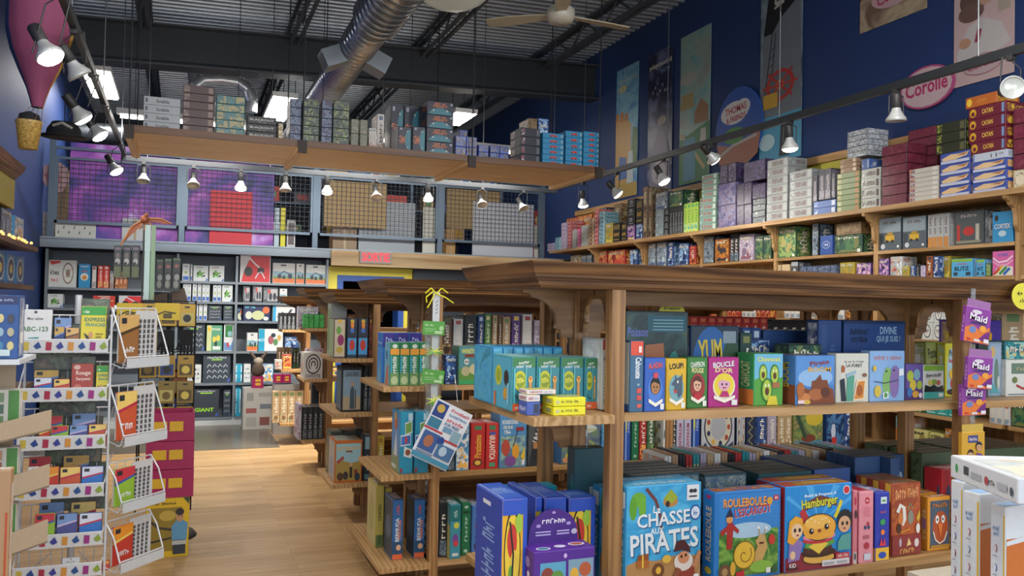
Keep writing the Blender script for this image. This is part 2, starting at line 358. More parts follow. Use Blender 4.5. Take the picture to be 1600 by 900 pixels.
# ceiling fan
fc = at(876, 24, z=3.95); d_ = (fc-EYE).dot(F0)
fn = empty('ceiling_fan', fc); tag(fn, 'pale ceiling fan with three long blades under the roof deck', 'fan')
a = MB(); a.lathe([(.001, -.07), (.09, -.06), (.115, -.02), (.115, .04), (.07, .08), (.03, .1)], flat('b8b2a2', .45), 24); a.build('hub', fn)
MB().bar((0, 0, .09), (0, 0, zc(fc.x)-3.95), .014, flat('b8b2a2', .45), 8).build('stem', fn)
for px_, py_ in ((782, 34), (955, 40), (893, -58)):
    e = at(px_, py_, z=3.95)-fc; L = max(.62, min(.72, e.length)); ang = math.atan2(e.y, e.x); a = MB()
    top = [(.08, -.035), (.2, -.055), (L*.7, -.075), (L, -.07), (L+.02, 0), (L, .06), (L*.7, .07), (.2, .05), (.08, .03)]
    ro = Matrix.Rotation(ang, 3, 'Z') @ Matrix.Rotation(math.radians(9), 3, 'X')
    a.prism([ro @ Vector((p[0], p[1], -.004)) for p in top], ro @ Vector((0, 0, .008)), flat('b3a88c', .5)); a.build('blade', fn, fix=True)
# ================================================================ cartons: how each kind is printed
ORD = ['first', 'second', 'third', 'fourth', 'fifth', 'sixth', 'seventh', 'eighth', 'ninth', 'tenth', 'eleventh', 'twelfth', 'thirteenth', 'fourteenth', 'fifteenth', 'sixteenth', 'seventeenth', 'eighteenth', 'nineteenth', 'twentieth']
KD = {}
def K(key, desc, body, pal=None, txt=None, tc='f4f4ee', st='cover', front=None, side=None, top=None, cat='game box', name='game_box', scale=24):
    KD[key] = dict(key=key, desc=desc, body=body, pal=pal or [body, 'c8c8c8', '404040'], txt=txt, tc=tc, st=st, front=front, side=side, top=top, cat=cat, name=name, scale=scale)
def faces(k, w, d, h):
    rnd = random.Random(k['key']); pal = k['pal']; A = art(pal, k['scale']); tc = k['tc']; T = k['txt']; st = k['st']; f = []; s = []; t = []
    if st == 'cover':
        f = [('r', .015, .012, .985, .988, A)]
        for i in range(5):
            cx, cy = rnd.uniform(.2, .8), rnd.uniform(.15, .62); r_ = rnd.uniform(.07, .17)
            f.append(('e', cx, cy, r_, r_*w/h*rnd.uniform(.8, 1.5), rnd.choice(pal)))
            if i % 2: f.append(('e', cx+r_*.3, cy+r_*.25, r_*.35, r_*.35*w/h, rnd.choice(pal)))
        f += [('p', [(.05, .06), (.95, .05), (.8, .2), (.55, .14), (.3, .22)], rnd.choice(pal))]
        if T:
            ls = T.split('|')
            for i, l in enumerate(ls):
                hh = min(.13, .9*w/h/max(3, len(l))*1.7); yy = .86-i*hh*1.15
                f += [('t', l, .5+.012, yy-.008, .8, hh, 0, '20242c'), ('t', l, .5, yy, .8, hh, 0, tc)]
        f.append(('r', .84, .03, .95, .03+.09*w/h, 'e8e8e0'))
        s = [('r', .1, .03, .9, .97, A)]
        if T: s.append(('t', T.replace('|', ' '), .5, .5, .5, .7, 90, tc))
        t = [('r', .03, .08, .97, .92, A)]
        if T: t.append(('t', T.replace('|', ' '), .5, .5, .6, .4, 0, tc))
    elif st == 'spine':
        f = [('r', .06, .02, .94, .3, A), ('r', .2, .86, .8, .86+.6*w/h if w/h < .2 else .96, pal[-1])]
        f.append(('e', .5, .16, .3, min(.1, .3*w/h), pal[1]))
        if T: f.append(('t', T.replace('|', ' '), .5, .56, .55, .48, 90, tc))
        s = [('r', .03, .03, .97, .97, A)]; t = [('r', .1, .03, .9, .97, A)]
        for i in range(3): s.append(('e', rnd.uniform(.25, .75), rnd.uniform(.2, .7), .14, .1, rnd.choice(pal)))
    elif st == 'flat':
        f = [('r', .02, .1, .2, .9, A), ('r', .82, .12, .97, .88, rnd.choice(pal))]
        if T: f.append(('t', T, .51, .5, .5, .5, 0, tc))
        s = [('r', .05, .15, .4, .85, A)]
        if T: s.append(('t', T, .66, .5, .45, .4, 0, tc))
        t = [('r', .03, .03, .97, .97, A)]
    elif st == 'art':
        f = [('r', .02, .02, .98, .98, A)]; s = [('r', .04, .02, .96, .98, A)]; t = [('r', .03, .03, .97, .97, A)]
        if T: f.append(('t', T, .5, .5, .7, .3, 0, tc))
    elif st == 'wrap':
        f = [('r', .06, .66, .94, .9, A)]
        if T: f.append(('t', T, .5, .4, .76, .2, 0, tc))
        f += [('r', .1, .1, .9, .16, pal[1])]
        t = [('r', .05, .05, .95, .95, A)]
    if k['front'] is not None: f = k['front']
    if k['side'] is not None: s = k['side']
    if k['top'] is not None: t = k['top']
    return f, s, t
MESHES = {}
def carton_mesh(kk, w, d, h):
    k = KD[kk]; key = (kk, round(w, 3), round(d, 3), round(h, 3))
    if key not in MESHES:
        f, s, t = faces(k, w, d, h); MESHES[key] = carton(w, d, h, k['body'], f, s, t).mesh(k['name'])
    return MESHES[key]
def nm_(k):
    if k['name'] != 'game_box': return k['name']
    if k['key'].startswith('card_'): return 'card_game'
    return {'flat': 'board_game', 'art': 'boxed_game', 'spine': 'spine_game', 'wrap': 'boxed_game'}.get(k['st'], 'game_box')  # one sort of game box, named apart by how its front is printed
def put(kk, loc, w, d, h, rz=0, rx=0, label=None, group=None, ry=0):
    k = KD[kk]; o = bpy.data.objects.new(nm_(k), carton_mesh(kk, w, d, h)); link(o); o.location = loc; o.rotation_euler = (rx, ry, rz)
    tag(o, label, k['cat'], group); return o
QUEUE = []; OBST = []
class Spec(dict):
    pass
def later(kk, loc, w, d, h, rz, rx, face):
    s = Spec(); s.location = Vector(loc); s.kk, s.w, s.d, s.h, s.rz, s.rx, s.face = kk, w, d, h, rz, rx, face; QUEUE.append(s); return s
def bounds(s):
    l = s.location
    if s.face == 'S': return [l.x-s.w/2, l.x+s.w/2, l.y, l.y+s.d, l.z, l.z+s.h]
    return [l.x, l.x+s.d, l.y-s.w/2, l.y+s.w/2, l.z, l.z+s.h]
def settle():
    """keep every carton clear of posts and of its neighbours, then link them all"""
    def hit(a, b): return all(a[2*i] < b[2*i+1]-.0006 and b[2*i] < a[2*i+1]-.0006 for i in range(3))
    def trim(s, lo, hi):                                  # cut the lateral range free of lo..hi
        i = 0 if s.face == 'S' else 1; c = s.location[i]; a, b = c-s.w/2, c+s.w/2
        if lo-a >= b-hi: b = min(b, lo-.001)
        else: a = max(a, hi+.001)
        if b-a > .006: s.location[i] = (a+b)/2; s.w = b-a; return True
        return False
    for s in QUEUE:
        for o in OBST:
            b = bounds(s)
            if hit(b, o):
                k = 2 if s.face == 'S' else 0; st = b[k]
                if o[4]-b[4] > .04: s.h = o[4]-b[4]-.002; continue
                if o[k]-st > .07: s.d = o[k]-st-.002       # post stands behind: make it shallower
                elif o[k+1]-st < .03 and s.w > .08: s.location[k//2] += o[k+1]-st+.002; s.d = max(.02, s.d-.03)
                elif not trim(s, o[0 if s.face == 'S' else 2], o[1 if s.face == 'S' else 3]): s.dead = True
    n = len(QUEUE)
    for rep in range(2):
        B = [bounds(s) for s in QUEUE]
        order = sorted(range(n), key=lambda i: B[i][4])
        for i in range(n):
            for j in range(i+1, n):
                a, b = B[i], B[j]
                if a[0] >= b[1] or b[0] >= a[1] or not hit(a, b): continue
                s, t = QUEUE[i], QUEUE[j]
                if s.face != t.face: continue
                k = 2 if s.face == 'S' else 0; ds = a[k]-b[k]
                if abs(ds) > .03:
                    f = s if ds < 0 else t; g = t if ds < 0 else s
                    f.d = abs(ds)-.002
                else:
                    i2 = 0 if s.face == 'S' else 2; ov = min(a[i2+1], b[i2+1])-max(a[i2], b[i2]); vz = min(a[5], b[5])-max(a[4], b[4])
                    if vz < ov and vz < .03: lo_ = s if a[4] < b[4] else t; lo_.h -= vz+.0006
                    else:
                        f = s if s.w >= t.w else t; g = t if f is s else s; gb = bounds(g); trim(f, gb[i2], gb[i2+1])
                B[i] = bounds(s); B[j] = bounds(t)
    for s in QUEUE:
        if getattr(s, 'dead', False): continue
        o = put(s.kk, s.location, s.w, max(s.d, .008), max(s.h, .005), s.rz, s.rx); o['label'] = s['label']; o['group'] = s['group']
LABELLED = []
def row(face, plane, z, items, where, group=None, dep=.2, lean=0):
    """cartons standing side by side on one shelf. face 'S' looks down the shop to -y, face 'W' looks to -x.
    item = (left edge, right edge, top edge, kind, options), edges as sighted from the entrance at the shelf's front plane"""
    ents = []; topz = z; prev = None
    for it in items:
        p0, p1, yt, kk = it[:4]; op = it[4] if len(it) > 4 else {}
        off = op.get('off', 0); pl = plane+off; ax = 'y' if face == 'S' else 'x'; lane = 'x' if face == 'S' else 'y'
        zz = op.get('z', topz if op.get('on') else z)
        pm = (p0+p1)/2; ztop = at(pm, yt, **{ax: pl}).z
        a = getattr(at(p0, yt, **{ax: pl}), lane); b = getattr(at(p1, yt, **{ax: pl}), lane)
        lo, hi = min(a, b), max(a, b); H = max(ztop-zz, .015); n = op.get('n', 1); c = op.get('c', 1); bk = op.get('b', 1); d = op.get('d', dep)
        wc = (hi-lo)/c; hc = H/n; topz = ztop
        rnd = random.Random(int(p0*7+yt))
        for q in range(bk):
            for i in range(c):
                for j in range(n):
                    # columns counted from the picture's left: on a W face that is from the far end
                    ctr = lo+wc*(i+.5) if face == 'S' else hi-wc*(i+.5)
                    g = rnd.uniform(-.004, .004) if (n > 1 or c > 1) else 0
                    y_ = pl+.001+q*(d+.002)+abs(g)
                    loc = (ctr, y_, zz+hc*j+.0005) if face == 'S' else (y_, ctr, zz+hc*j+.0005)
                    rz = (0 if face == 'S' else -math.pi/2)+math.radians(op.get('rz', 0))
                    o = later(kk, loc, max(wc*.975-.001, .008), d, max(hc-.0012, .006), rz, math.radians(op.get('rx', 0)), face)
                    ents.append((o, KD[kk]['desc'], op, i, c, j, n, q, bk, op.get('on', False)))
    # wording: what it looks like, then which of its look-alikes in this row
    cnt = {}
    for e in ents: cnt.setdefault(e[1], []).append(e)
    for ds, es in cnt.items():
        cols = []; seen = {}
        for e in es:
            key = (round(e[0].location.x, 2), round(e[0].location.y, 2)) if e[6] > 1 or e[9] else (round(e[0].location.x, 3), round(e[0].location.y, 3))
            lk = e[0].location.x if face == 'S' else -e[0].location.y
            e_key = (e[7], round(lk, 2)); seen.setdefault(e_key, []).append(e)
        fronts = sorted([k_ for k_ in seen if k_[0] == 0], key=lambda t_: t_[1]); 
        for (q, lk), col in seen.items():
            nf = sorted([k_ for k_ in seen if k_[0] == q], key=lambda t_: t_[1]); ci = nf.index((q, lk)); nc = len(nf)
            col.sort(key=lambda e: e[0].location.z)
            for li, e in enumerate(col):
                w_ = []
                if len(col) > 1: w_.append('%s up' % ORD[li] if li else 'lowest')
                if nc > 1: w_.append('%s from left' % ORD[ci] if ci else 'leftmost')
                if q: w_.append('%s behind' % ['', 'one', 'two', 'three', 'four', 'five', 'six', 'seven', 'eight'][q])
                l = ds+((', '+', '.join(w_)+',') if w_ else '')+' '+where
                e[0]['label'] = l; gr = group or ('boxes '+where)
                e[0]['group'] = gr; LABELLED.append(e[0])
    return ents
# -------- generic kinds
K('shrink_grey', 'grey shrink-wrapped rail game box', '949898', ['a8acac', '7c8488', 'b8bcbc', '5a6268'], 'TICKET to RIDE', '6a4a44', 'flat')
K('pale_teal_stack', 'pale mint wrapped game box', '88aca0', ['d8e8dc', '58a090', 'c04848'], 'FAMILY', 'c84848', 'flat')
K('purple_big', 'dark purple big game box', '2e2440', ['3c2e54', '5c5078', '241c30', '6c5c84'], None, 'd8c890', 'art', scale=12)
K('purple_big2', 'violet landscape game box', '5a5080', ['6c6494', '504880', '8c86b0', '705674'], None, 'd8c890', 'art', scale=9)
K('dark_small', 'small dark game box', '1c2024', ['2c3238', '5a6870', '14161a', '9aa8ac'], None, 'd8c890', 'art')
K('bicycle_tin', 'pale blue grey card game box', 'a8b4b8', ['8c989c', 'c8d0d4', '70808a'], None, '40444c', 'flat')
K('maroon', 'maroon game box', '4c1828', ['7c3048', '682438', '84404e'], None, 'c8a8a0', 'art')
K('ruchetr', 'white wrapped adventure game box', 'c8ccc4', ['e0e0d8', '8c9088', '503c40'], 'Les AVENTURIERS du RAIL', '5a3434', 'flat')
K('honey_pattern', 'yellow and black honeycomb game box', '2c3020', ['c4bc50', '88983c', '20281c', '5c5c3c'], None, 'f0e8a0', 'flat', scale=40)
K('catan', 'dark red game box with gold lettering', '6a1c30', ['d8a828', '6a1c30', 'e8c040'], 'CATAN', 'e8c050', 'flat',
  front=[('e', .12, .5, .09, .38, 'd8a828'), ('e', .12, .42, .05, .2, '6a1c30'), ('t', 'CATAN', .52, .5, .3, .42, 0, 'e8c050'), ('r', .9, .1, .97, .9, '7890b8')])
K('catan_or', 'orange gold-lettered game box', 'b86428', ['d8a828', '6a1c30'], 'CATAN', 'e8c050', 'flat',
  front=[('e', .12, .5, .09, .38, 'e8c040'), ('t', 'CATAN', .52, .5, .3, .36, 0, 'd09040')])
K('sunset', 'blue golden-sunset game box', '3c54a8', ['e8c88c', 'c89058', 'f0d8a8'], None, 'ffffff', 'flat',
  front=[('r', .02, .0, .98, .28, 'c4cce4'), ('p', [(.03, .5), (.35, .85), (.7, .8), (.97, .9), (.9, .55), (.5, .3), (.1, .3)], 'e8c898'), ('p', [(.55, .7), (.97, .85), (.8, .6)], 'a8683c')])
K('white_birds', 'white game box with two dark birds', 'c4ccdc', ['c4ccdc', '808c98'], None, '303438', 'flat', front=[('e', .55, .5, .015, .3, '303840'), ('e', .7, .5, .015, .3, '303840'), ('t', 'WINGSPAN', .85, .6, .14, .2, 0, '404850'), ('r', .02, .05, .05, .95, '4468b8')])
K('qwirkle', 'white patterned slim game box', 'd4d0c4', ['e0b050', 'c85040', '3c6890', 'e8e4dc'], None, 'c04040', 'flat', scale=60)
K('green_band', 'green and orange wrapped game box', '7c8c5c', ['b87c40', '8c9c60', 'd0c8a0', '4c5c48'], None, 'f0e8c0', 'flat', scale=30)
K('grey_crumpled', 'crumpled silver wrapped game box', '8c949c', ['b8c0c4', '6c747c', 'd8dce0', '4c5c74'], None, 'd8d8d8', 'art', scale=30)
K('blue_flat', 'blue flat game box', '4c6aa8', ['6a88c8', '3c5a98', 'c8d0e0'], None, 'e8e8f0', 'flat')
K('dark_tall', 'dark upright game box', '4a4650', ['5c5868', '8c8894', '3c3844'], 'ORLEANS', 'b0a8b0', 'spine')
K('lime_spine', 'lime yellow striped game box', 'a8c848', ['e0d850', '58b0a8', 'f0e868', '40a060'], 'SUPER', '3c8858', 'spine')
K('black_spine', 'black slim game box', '1c1e20', ['34383c', '6a7074', '202224'], 'HORROR', 'a8acb0', 'spine')
K('black_badge', 'black game box with white badge', '181a1c', ['2c3034', '50545a'], 'NOIR', 'c8ccd0', 'wrap', front=[('e', .5, .62, .2, .22, 'b0b4b8'), ('e', .5, .6, .13, .15, '303438'), ('t', 'TRAGEDY', .5, .2, .6, .12, 0, 'b8bcc0')])
K('steel_tall', 'steel grey tall game box', '8c9ca0', ['a8b8bc', '788890', 'c0ccd0'], None, 'e0e0e0', 'art', scale=14)
K('brown_letters', 'brown lettered tall game box', '7c6c58', ['b8a888', '4c4034', '90684c'], 'EMERALD', 'e8d8b0', 'spine')
K('black_gold', 'black and gold game box', '1c1a18', ['3c3424', '8c7438', '1c1a18', 'd0a848'], 'MYSTERIUM', 'd0a848', 'wrap')
K('card_blue', 'pale blue flat card game', '8cb8c8', ['c8dce0', '4c90a8', '303c44'], 'UNLOCK', '284858', 'flat', scale=50)
K('card_red', 'red flat card game', 'b85858', ['d8a0a0', '983c44', 'e8d8d8'], 'SMASH', 'f0e0e0', 'flat', scale=50)
K('card_pink', 'pink flat card game', 'd05890', ['e890b8', 'a83868', 'e8d0d8'], 'LOVE', 'f0e0e0', 'flat', scale=50)
K('card_zebra', 'zebra-striped flat card game', 'a8b0a8', ['181c1c', 'e8e8e0', '303430', 'd8d8d0'], None, 'f0e0e0', 'art', scale=70)
K('card_tan', 'tan flat card game', 'a88868', ['d0b898', '7c5c44', 'e0d0b8'], 'TIMELINE', '4c3424', 'flat', scale=50)
K('card_lilac', 'lilac small card game', '9c90b0', ['c8b8d8', '685c88', 'e0d8e8', 'a86878'], None, 'f0e0e0', 'art', scale=70)
K('card_navy', 'navy small card game', '3c4868', ['6878a0', '283450', 'a0b0c8'], None, 'f0e0e0', 'art', scale=70)
for k_, ds, b_, p_, t_ in (
 ('g_red', 'red illustrated game box', 'a83030', ['c84838', '8c2424', 'e8b050', 'd87858'], 'KARMA'), ('g_white', 'white illustrated game box', 'd8d8d4', ['e8e8e4', '88a0b0', 'c8b098', 'b04848'], 'AZUL'),
 ('g_black', 'black illustrated game box', '202428', ['2c343c', '586878', '90a0ac', '181c20'], 'DUNE'), ('g_blue', 'deep blue illustrated game box', '2c4884', ['3c68b0', '1c3060', '88b0d8', 'c8d8e8'], 'ABYSS'),
 ('g_frost', 'frosty grey monster game box', '5a6674', ['8898a8', '384450', 'b8c8d4', '4c6890'], 'ARKHAM'), ('g_orange', 'orange sun game box', '8c4824', ['d87828', '5c2c1c', 'e8a040', '38343c'], 'ZIG'),
 ('g_lilac', 'pale violet illustrated game box', 'a8a0b4', ['c0b8c8', '7c6c88', 'd8d0d8', '8c5868'], 'EVERDELL'), ('g_green', 'green illustrated game box', '3c6848', ['589868', '284838', '8cab62', 'b0a060'], 'FOREST'),
 ('g_yellow', 'yellow illustrated game box', 'd0b840', ['d8c850', 'a88c30', '8c9850', 'c08838'], 'SOLO'), ('g_teal', 'teal illustrated game box', '2c8890', ['48b0b0', '1c5c68', 'a8e0d8', 'e8c868'], 'ISLAND'),
 ('g_brown', 'brown illustrated game box', '6c4c34', ['987048', '483020', 'c8a878', '5c6c48'], 'BARRAGE'), ('g_sky', 'sky blue illustrated game box', '4c98c8', ['70b8e0', '2c6ca0', 'e8f0f0', 'e8b058'], 'CORTEX'),
 ('g_pink', 'pink illustrated game box', 'c84c88', ['e080b0', '983060', 'f0d8e0', '58a0c8'], 'PIX'), ('g_purple', 'purple illustrated game box', '583c80', ['8060b0', '382058', 'd8a8d8', 'e8c860'], 'MAGIC'),
 ('g_tan', 'tan illustrated game box', 'b89c74', ['d0b890', '8c6c48', 'e8dcc0', '6c8858'], 'MARCO'), ('g_forest', 'dark green illustrated game box', '1c3c34', ['2c5c48', '14282c', '4c7c50', '7c8048'], 'ROOT')):
    K(k_, ds, b_, p_, t_, 'f0ead8', 'cover'); K(k_+'_s', ds.replace('illustrated', 'spine-out'), b_, p_, t_, 'f0ead8', 'spine')
K('scrabble', 'pale grey word game box', 'a8acb0', ['787c80', 'b8bcc0'], 'Scrabble', '2c2c30', 'flat', front=[('r', .04, .25, .1, .8, '50545a'), ('t', 'Scrabble', .52, .5, .36, .45, 0, '34343a')])
K('brown_map', 'brown map-patterned game box', '4c3030', ['6c5048', '8c7468', '3c2428', 'a09080'], None, 'd8c890', 'flat', scale=14)
K('teal_map', 'teal island-map game box', '2c6c70', ['388088', '285c60', 'a89860', '4c8c80'], None, 'd8c890', 'art', scale=14)
K('blackout', 'black game box lettered in white', '16181c', ['16181c', '24282c'], 'BLACKOUT', 'c8c8c0', 'flat', front=[('t', 'BLACKOUT', .5, .55, .84, .3, 0, 'c8c8c0'), ('t', 'HONG KONG', .5, .2, .3, .14, 0, 'a0a098')])
K('camo', 'green camouflage game box', '2c3828', ['68784c', '28342c', '3c4c58', '8c9460', '182018'], None, 'c8c8c0', 'art', scale=20)
K('bluecamo', 'blue grey creature game box', '2c3850', ['485878', '707c94', '28304c', '584860'], None, 'c8c8c0', 'art', scale=20)
K('palegreen', 'pale olive game box', '74765c', ['84866c', '5c6050', '8c8078'], None, 'c8c8c0', 'art', scale=20)
K('monster', 'navy game box with orange letters and teal monster', '141c34', ['141c34', '1c2848'], 'MONSTER', 'd87438', 'flat',
  front=[('e', .5, .0, .44, .52, '2c7484'), ('r', 0, -.0, 1, .02, '141c34'), ('t', 'JUST ONE', .5, .84, .44, .2, 0, 'd87438'), ('t', 'MONSTER', .5, .66, .56, .2, 0, 'd87438'), ('p', [(.2, .28), (.24, .42), (.28, .28)], 'd8dcc8'), ('p', [(.72, .28), (.76, .42), (.8, .28)], 'd8dcc8'), ('r', .88, .78, .96, .94, '9aa0b0')])
K('monster_v', 'navy upright teal-monster game box', '141c34', ['141c34', '1c2848'], 'MONSTER', 'd87438', 'spine',
  front=[('e', .95, .5, .42, .42, '2c7484'), ('t', 'MONSTER', .3, .5, .56, .3, 90, 'd87438'), ('p', [(.7, .8), (.8, .83), (.7, .86)], 'd8dcc8'), ('p', [(.7, .16), (.8, .19), (.7, .22)], 'd8dcc8'), ('r', .12, .88, .3, .96, '9aa0b0')], side=[('r', .02, .02, .98, .98, '8c9094')])
K('bluefig', 'blue car-race game box', '2848a0', ['3c60c0', '6878a0', '203878', '8c7848', '5878d0'], None, 'd87438', 'art', scale=26)
K('train_black', 'black and white train game box', '202430', ['c8c8c8', '303440', '8c4048', '5c6068'], None, 'c8c8c8', 'flat', scale=30)
K('train_blue', 'bright blue game box with red car', '2c84b0', ['2c84b0', '4098c0'], None, 'c84830', 'flat', front=[('p', [(.3, .35), (.68, .3), (.7, .55), (.55, .75), (.35, .62)], 'c04030'), ('e', .38, .3, .04, .12, '202428'), ('e', .6, .3, .04, .12, '202428'), ('r', .86, .25, .96, .8, '88a8b4')])
K('wood_crate', 'brown wooden block set', '7c6444', ['a08458', '5c4830'], None, 'c84830', 'art')
# science kits on the rear wall
K('gigo', 'white slim science kit', 'd8e0e4', ['e4ecec', 'a8c8a0'], None, '3c3c3c', 'spine', front=[('r', .1, .04, .9, .26, '3868c0'), ('e', .5, .5, .2, .08, 'a8c060'), ('r', .3, .82, .7, .88, '788088')], cat='science kit', name='science_kit')
K('kit_white', 'white science kit with green model', 'dce4e4', ['dce4e4'], 'robot', '3c4440', front=[('p', [(.2, .5), (.45, .75), (.55, .55), (.85, .6), (.6, .4), (.65, .2), (.45, .35), (.25, .2)], '68a840'), ('e', .3, .5, .08, .06, '303840'), ('e', .72, .34, .09, .06, '303840'), ('t', 'ROBOTICS', .4, .88, .5, .08, 0, '38403c'), ('p', [(.8, .02), (.98, .02), (.98, .2)], '3868c0')], side=[('r', .1, .04, .9, .3, '3868c0')], cat='science kit', name='science_kit')
K('kit_navy', 'dark slate science kit', '34404c', ['34404c'], 'kit', 'd0d8dc', front=[('t', 'CONSTRUCTION', .5, .9, .7, .08, 0, 'd8e0e0'), ('r', .3, .8, .7, .84, '8cd040'), ('p', [(.88, .02), (.99, .02), (.99, .2)], '4868c0')]+[('w', [(.15+.2*(i % 4), .15+.2*(i//4)), (.22+.2*(i % 4), .26+.2*(i//4)), (.3+.2*(i % 4), .18+.2*(i//4))], .035, 'b8c0c8') for i in range(12)], side=[('r', .2, .1, .8, .9, '50606c')], cat='science kit', name='science_kit')
K('kit_giant', 'dark slate kit lettered GIANT in green', '343c46', ['343c46'], 'GIANT', 'd0d8dc', front=[('t', 'CONSTRUCTION', .5, .93, .7, .07, 0, 'c8d0d4'), ('r', .28, .84, .75, .88, 'a0d848'), ('t', 'GIANT', .45, .26, .74, .14, 0, 'a8f028'), ('p', [(.86, .02), (.99, .02), (.99, .18)], '4868c0')], cat='science kit', name='science_kit')
K('kit_red', 'large red and white robot kit', 'd8d8dc', ['d8d8dc'], 'ROBOT', 'd0d8dc', front=[('p', [(.35, .98), (.98, .98), (.98, .02), (.04, .02), (.12, .4)], 'd82c34'), ('e', .27, .4, .14, .18, '24262a'), ('w', [(.3, .9), (.5, .68), (.7, .5)], .05, 'e8e8ec'), ('e', .68, .45, .12, .12, '2c2c34'), ('w', [(.5, .15), (.6, .35), (.7, .4), (.82, .15)], .035, 'e8e8ec')], cat='science kit', name='science_kit')
K('kit_orange', 'white and orange vehicle kit', 'd8dcdc', ['d8dcdc'], 'kit', 'd0d8dc', front=[('r', 0.01, .02, .99, .3, 'e07840'), ('p', [(.02, .3), (.98, .25), (.98, .55), (.02, .6)], '90b8c8'), ('r', .02, .24, .98, .33, '6ca048'), ('e', .3, .35, .09, .12, '30384c'), ('e', .5, .3, .07, .1, '30384c'), ('e', .78, .36, .1, .14, '30384c'), ('w', [(.25, .4), (.5, .6), (.8, .45)], .05, '4c5c78'), ('r', .35, .86, .6, .93, '303440')], cat='science kit', name='science_kit')
K('kit_cyan', 'white kit with cyan spine band', 'e0e4e4', ['e0e4e4', 'd0a080', '5c88a0'], 'Crystals', '2c3440', front=[('r', 0, 0, .24, 1, '20a0c8'), ('t', 'FUN LAB', .12, .5, .6, .12, 90, 'e8f4f4'), ('e', .5, .5, .12, .2, 'a8606c'), ('e', .7, .4, .1, .16, '60905c'), ('e', .85, .6, .08, .14, 'd0a860'), ('e', .6, .72, .1, .1, '30384c')], cat='science kit', name='science_kit')
K('kit_space', 'navy kit with pale crystals', '24305c', ['24305c'], 'kit', 'd0d8dc', front=[('e', .2, .35, .13, .25, 'd0d8c8'), ('e', .55, .35, .24, .3, 'c8d0a0'), ('e', .85, .68, .13, .22, 'e07040'), ('t', 'Fun Lab', .25, .85, .4, .15, 0, '68c8e0'), ('e', .85, .15, .1, .12, 'e8e8e8')], cat='science kit', name='science_kit')
K('kit_robot', 'white kit with blue robot vehicle', 'e0e4e4', ['e0e4e4'], 'kit', 'd0d8dc', front=[('r', 0, 0, .14, 1, '38a8d8'), ('w', [(.25, .2), (.45, .55), (.6, .3), (.85, .75)], .1, '404858'), ('e', .3, .28, .1, .16, '383c48'), ('e', .78, .45, .06, .1, 'd04848')], cat='science kit', name='science_kit')
K('kit_green', 'green kit with yellow figures', '5ca080', ['5ca080'], 'kit', 'd0d8dc', front=[('r', 0, 0, .3, 1, 'd0d8a0'), ('t', 'CHIMIE', .62, .85, .6, .1, 0, 'e8f0d8'), ('e', .5, .45, .12, .12, 'e8d050'), ('e', .75, .5, .12, .12, 'e8d050'), ('e', .6, .28, .1, .1, '28443c'), ('r', .4, .05, .9, .18, 'e0e4e0'), ('e', .15, .85, .1, .1, 'e8c030')], cat='science kit', name='science_kit')
K('kit_box', 'grey vehicle construction kit', '50565e', ['50565e'], 'kit', 'd0d8dc', front=[('r', .3, .1, .98, .9, 'b8b8bc'), ('e', .5, .4, .12, .25, '303848'), ('e', .78, .4, .12, .25, '303848'), ('r', .32, .6, .5, .88, 'd04848'), ('r', .06, .2, .24, .8, '8c9298')], cat='science kit', name='science_kit')
K('kit_screen', 'white kit with green screen window', 'd8dce0', ['d8dce0'], 'kit', 'd0d8dc', front=[('r', .12, .5, .88, .92, '2c7c38'), ('e', .62, .62, .25, .1, '88b8c0'), ('p', [(.02, .02), (.98, .02), (.98, .4), (.7, .18), (.3, .3), (.02, .3)], '6890c0'), ('e', .42, .22, .12, .1, 'c83838')], cat='science kit', name='science_kit')
K('kit_snow', 'white kit with grey pieces', 'd0d4d4', ['d0d4d4'], 'kit', 'd0d8dc', front=[('e', .2+.2*(i % 4), .25+.25*(i//4), .06, .06, ['8c949c', '30343c', 'b0b8bc'][i % 3]) for i in range(12)], cat='science kit', name='science_kit')
K('kit_cyan2', 'bright cyan stacked kit', '28a0c4', ['28a0c4', 'e0e8e8', '48484c'], None, 'e8f0f0', 'flat', cat='science kit', name='science_kit')
K('knex', 'white wheel construction set', 'd8dcd8', ['d8dcd8'], "k'nex", '3c3c3c', front=[('t', "k'nex", .22, .55, .32, .2, 0, '26282c'), ('t', '744 3', .2, .25, .26, .12, 0, 'd03830'), ('e', .7, .52, .2, .4, '7c6858'), ('e', .7, .52, .17, .35, 'e0e0d8'), ('e', .7, .52, .08, .16, '9c8c7c'), ('w', [(.53, .3), (.7, .52), (.87, .75)], .015, 'a04840'), ('w', [(.53, .75), (.7, .52), (.87, .3)], .015, '4c7c50'), ('p', [(0.01, .97), (.1, .82), (.4, .9), (.45, .98)], 'c83c34')], cat='construction set', name='construction_set')
K('tube_blue', 'cyan narrow construction set', '2c98d0', ['2c98d0'], None, 'ffffff', front=[('t', 'AQUA', .5, .9, .7, .08, 0, 'f0f0f0'), ('e', .5, .45, .35, .16, 'e8e8e0'), ('e', .5, .42, .22, .09, 'd88c38'), ('t', 'ZOO', .5, .7, .5, .1, 0, 'e83838')], cat='construction set', name='construction_set')
K('tube_red', 'red narrow construction set', 'd83c30', ['d83c30', 'e8a060', 'f0e0d0'], 'BRICKS', 'f8e8e0', 'spine', cat='construction set', name='construction_set')
K('book_spine_w', 'white thin book', 'd0ccc4', ['e0dcd4', 'a87858', '5c6c84'], 'LIVRE', '5c4434', 'spine', cat='book', name='book')
K('book_spine_r', 'red thin book', 'b84038', ['c85848', '8c2828', 'e8b878'], 'LIVRE', 'f0d8c0', 'spine', cat='book', name='book')
K('book_spine_g', 'green thin book', '5c8c50', ['78a868', '3c6c44', 'e8e0a0'], 'LIVRE', 'f0f0c0', 'spine', cat='book', name='book')
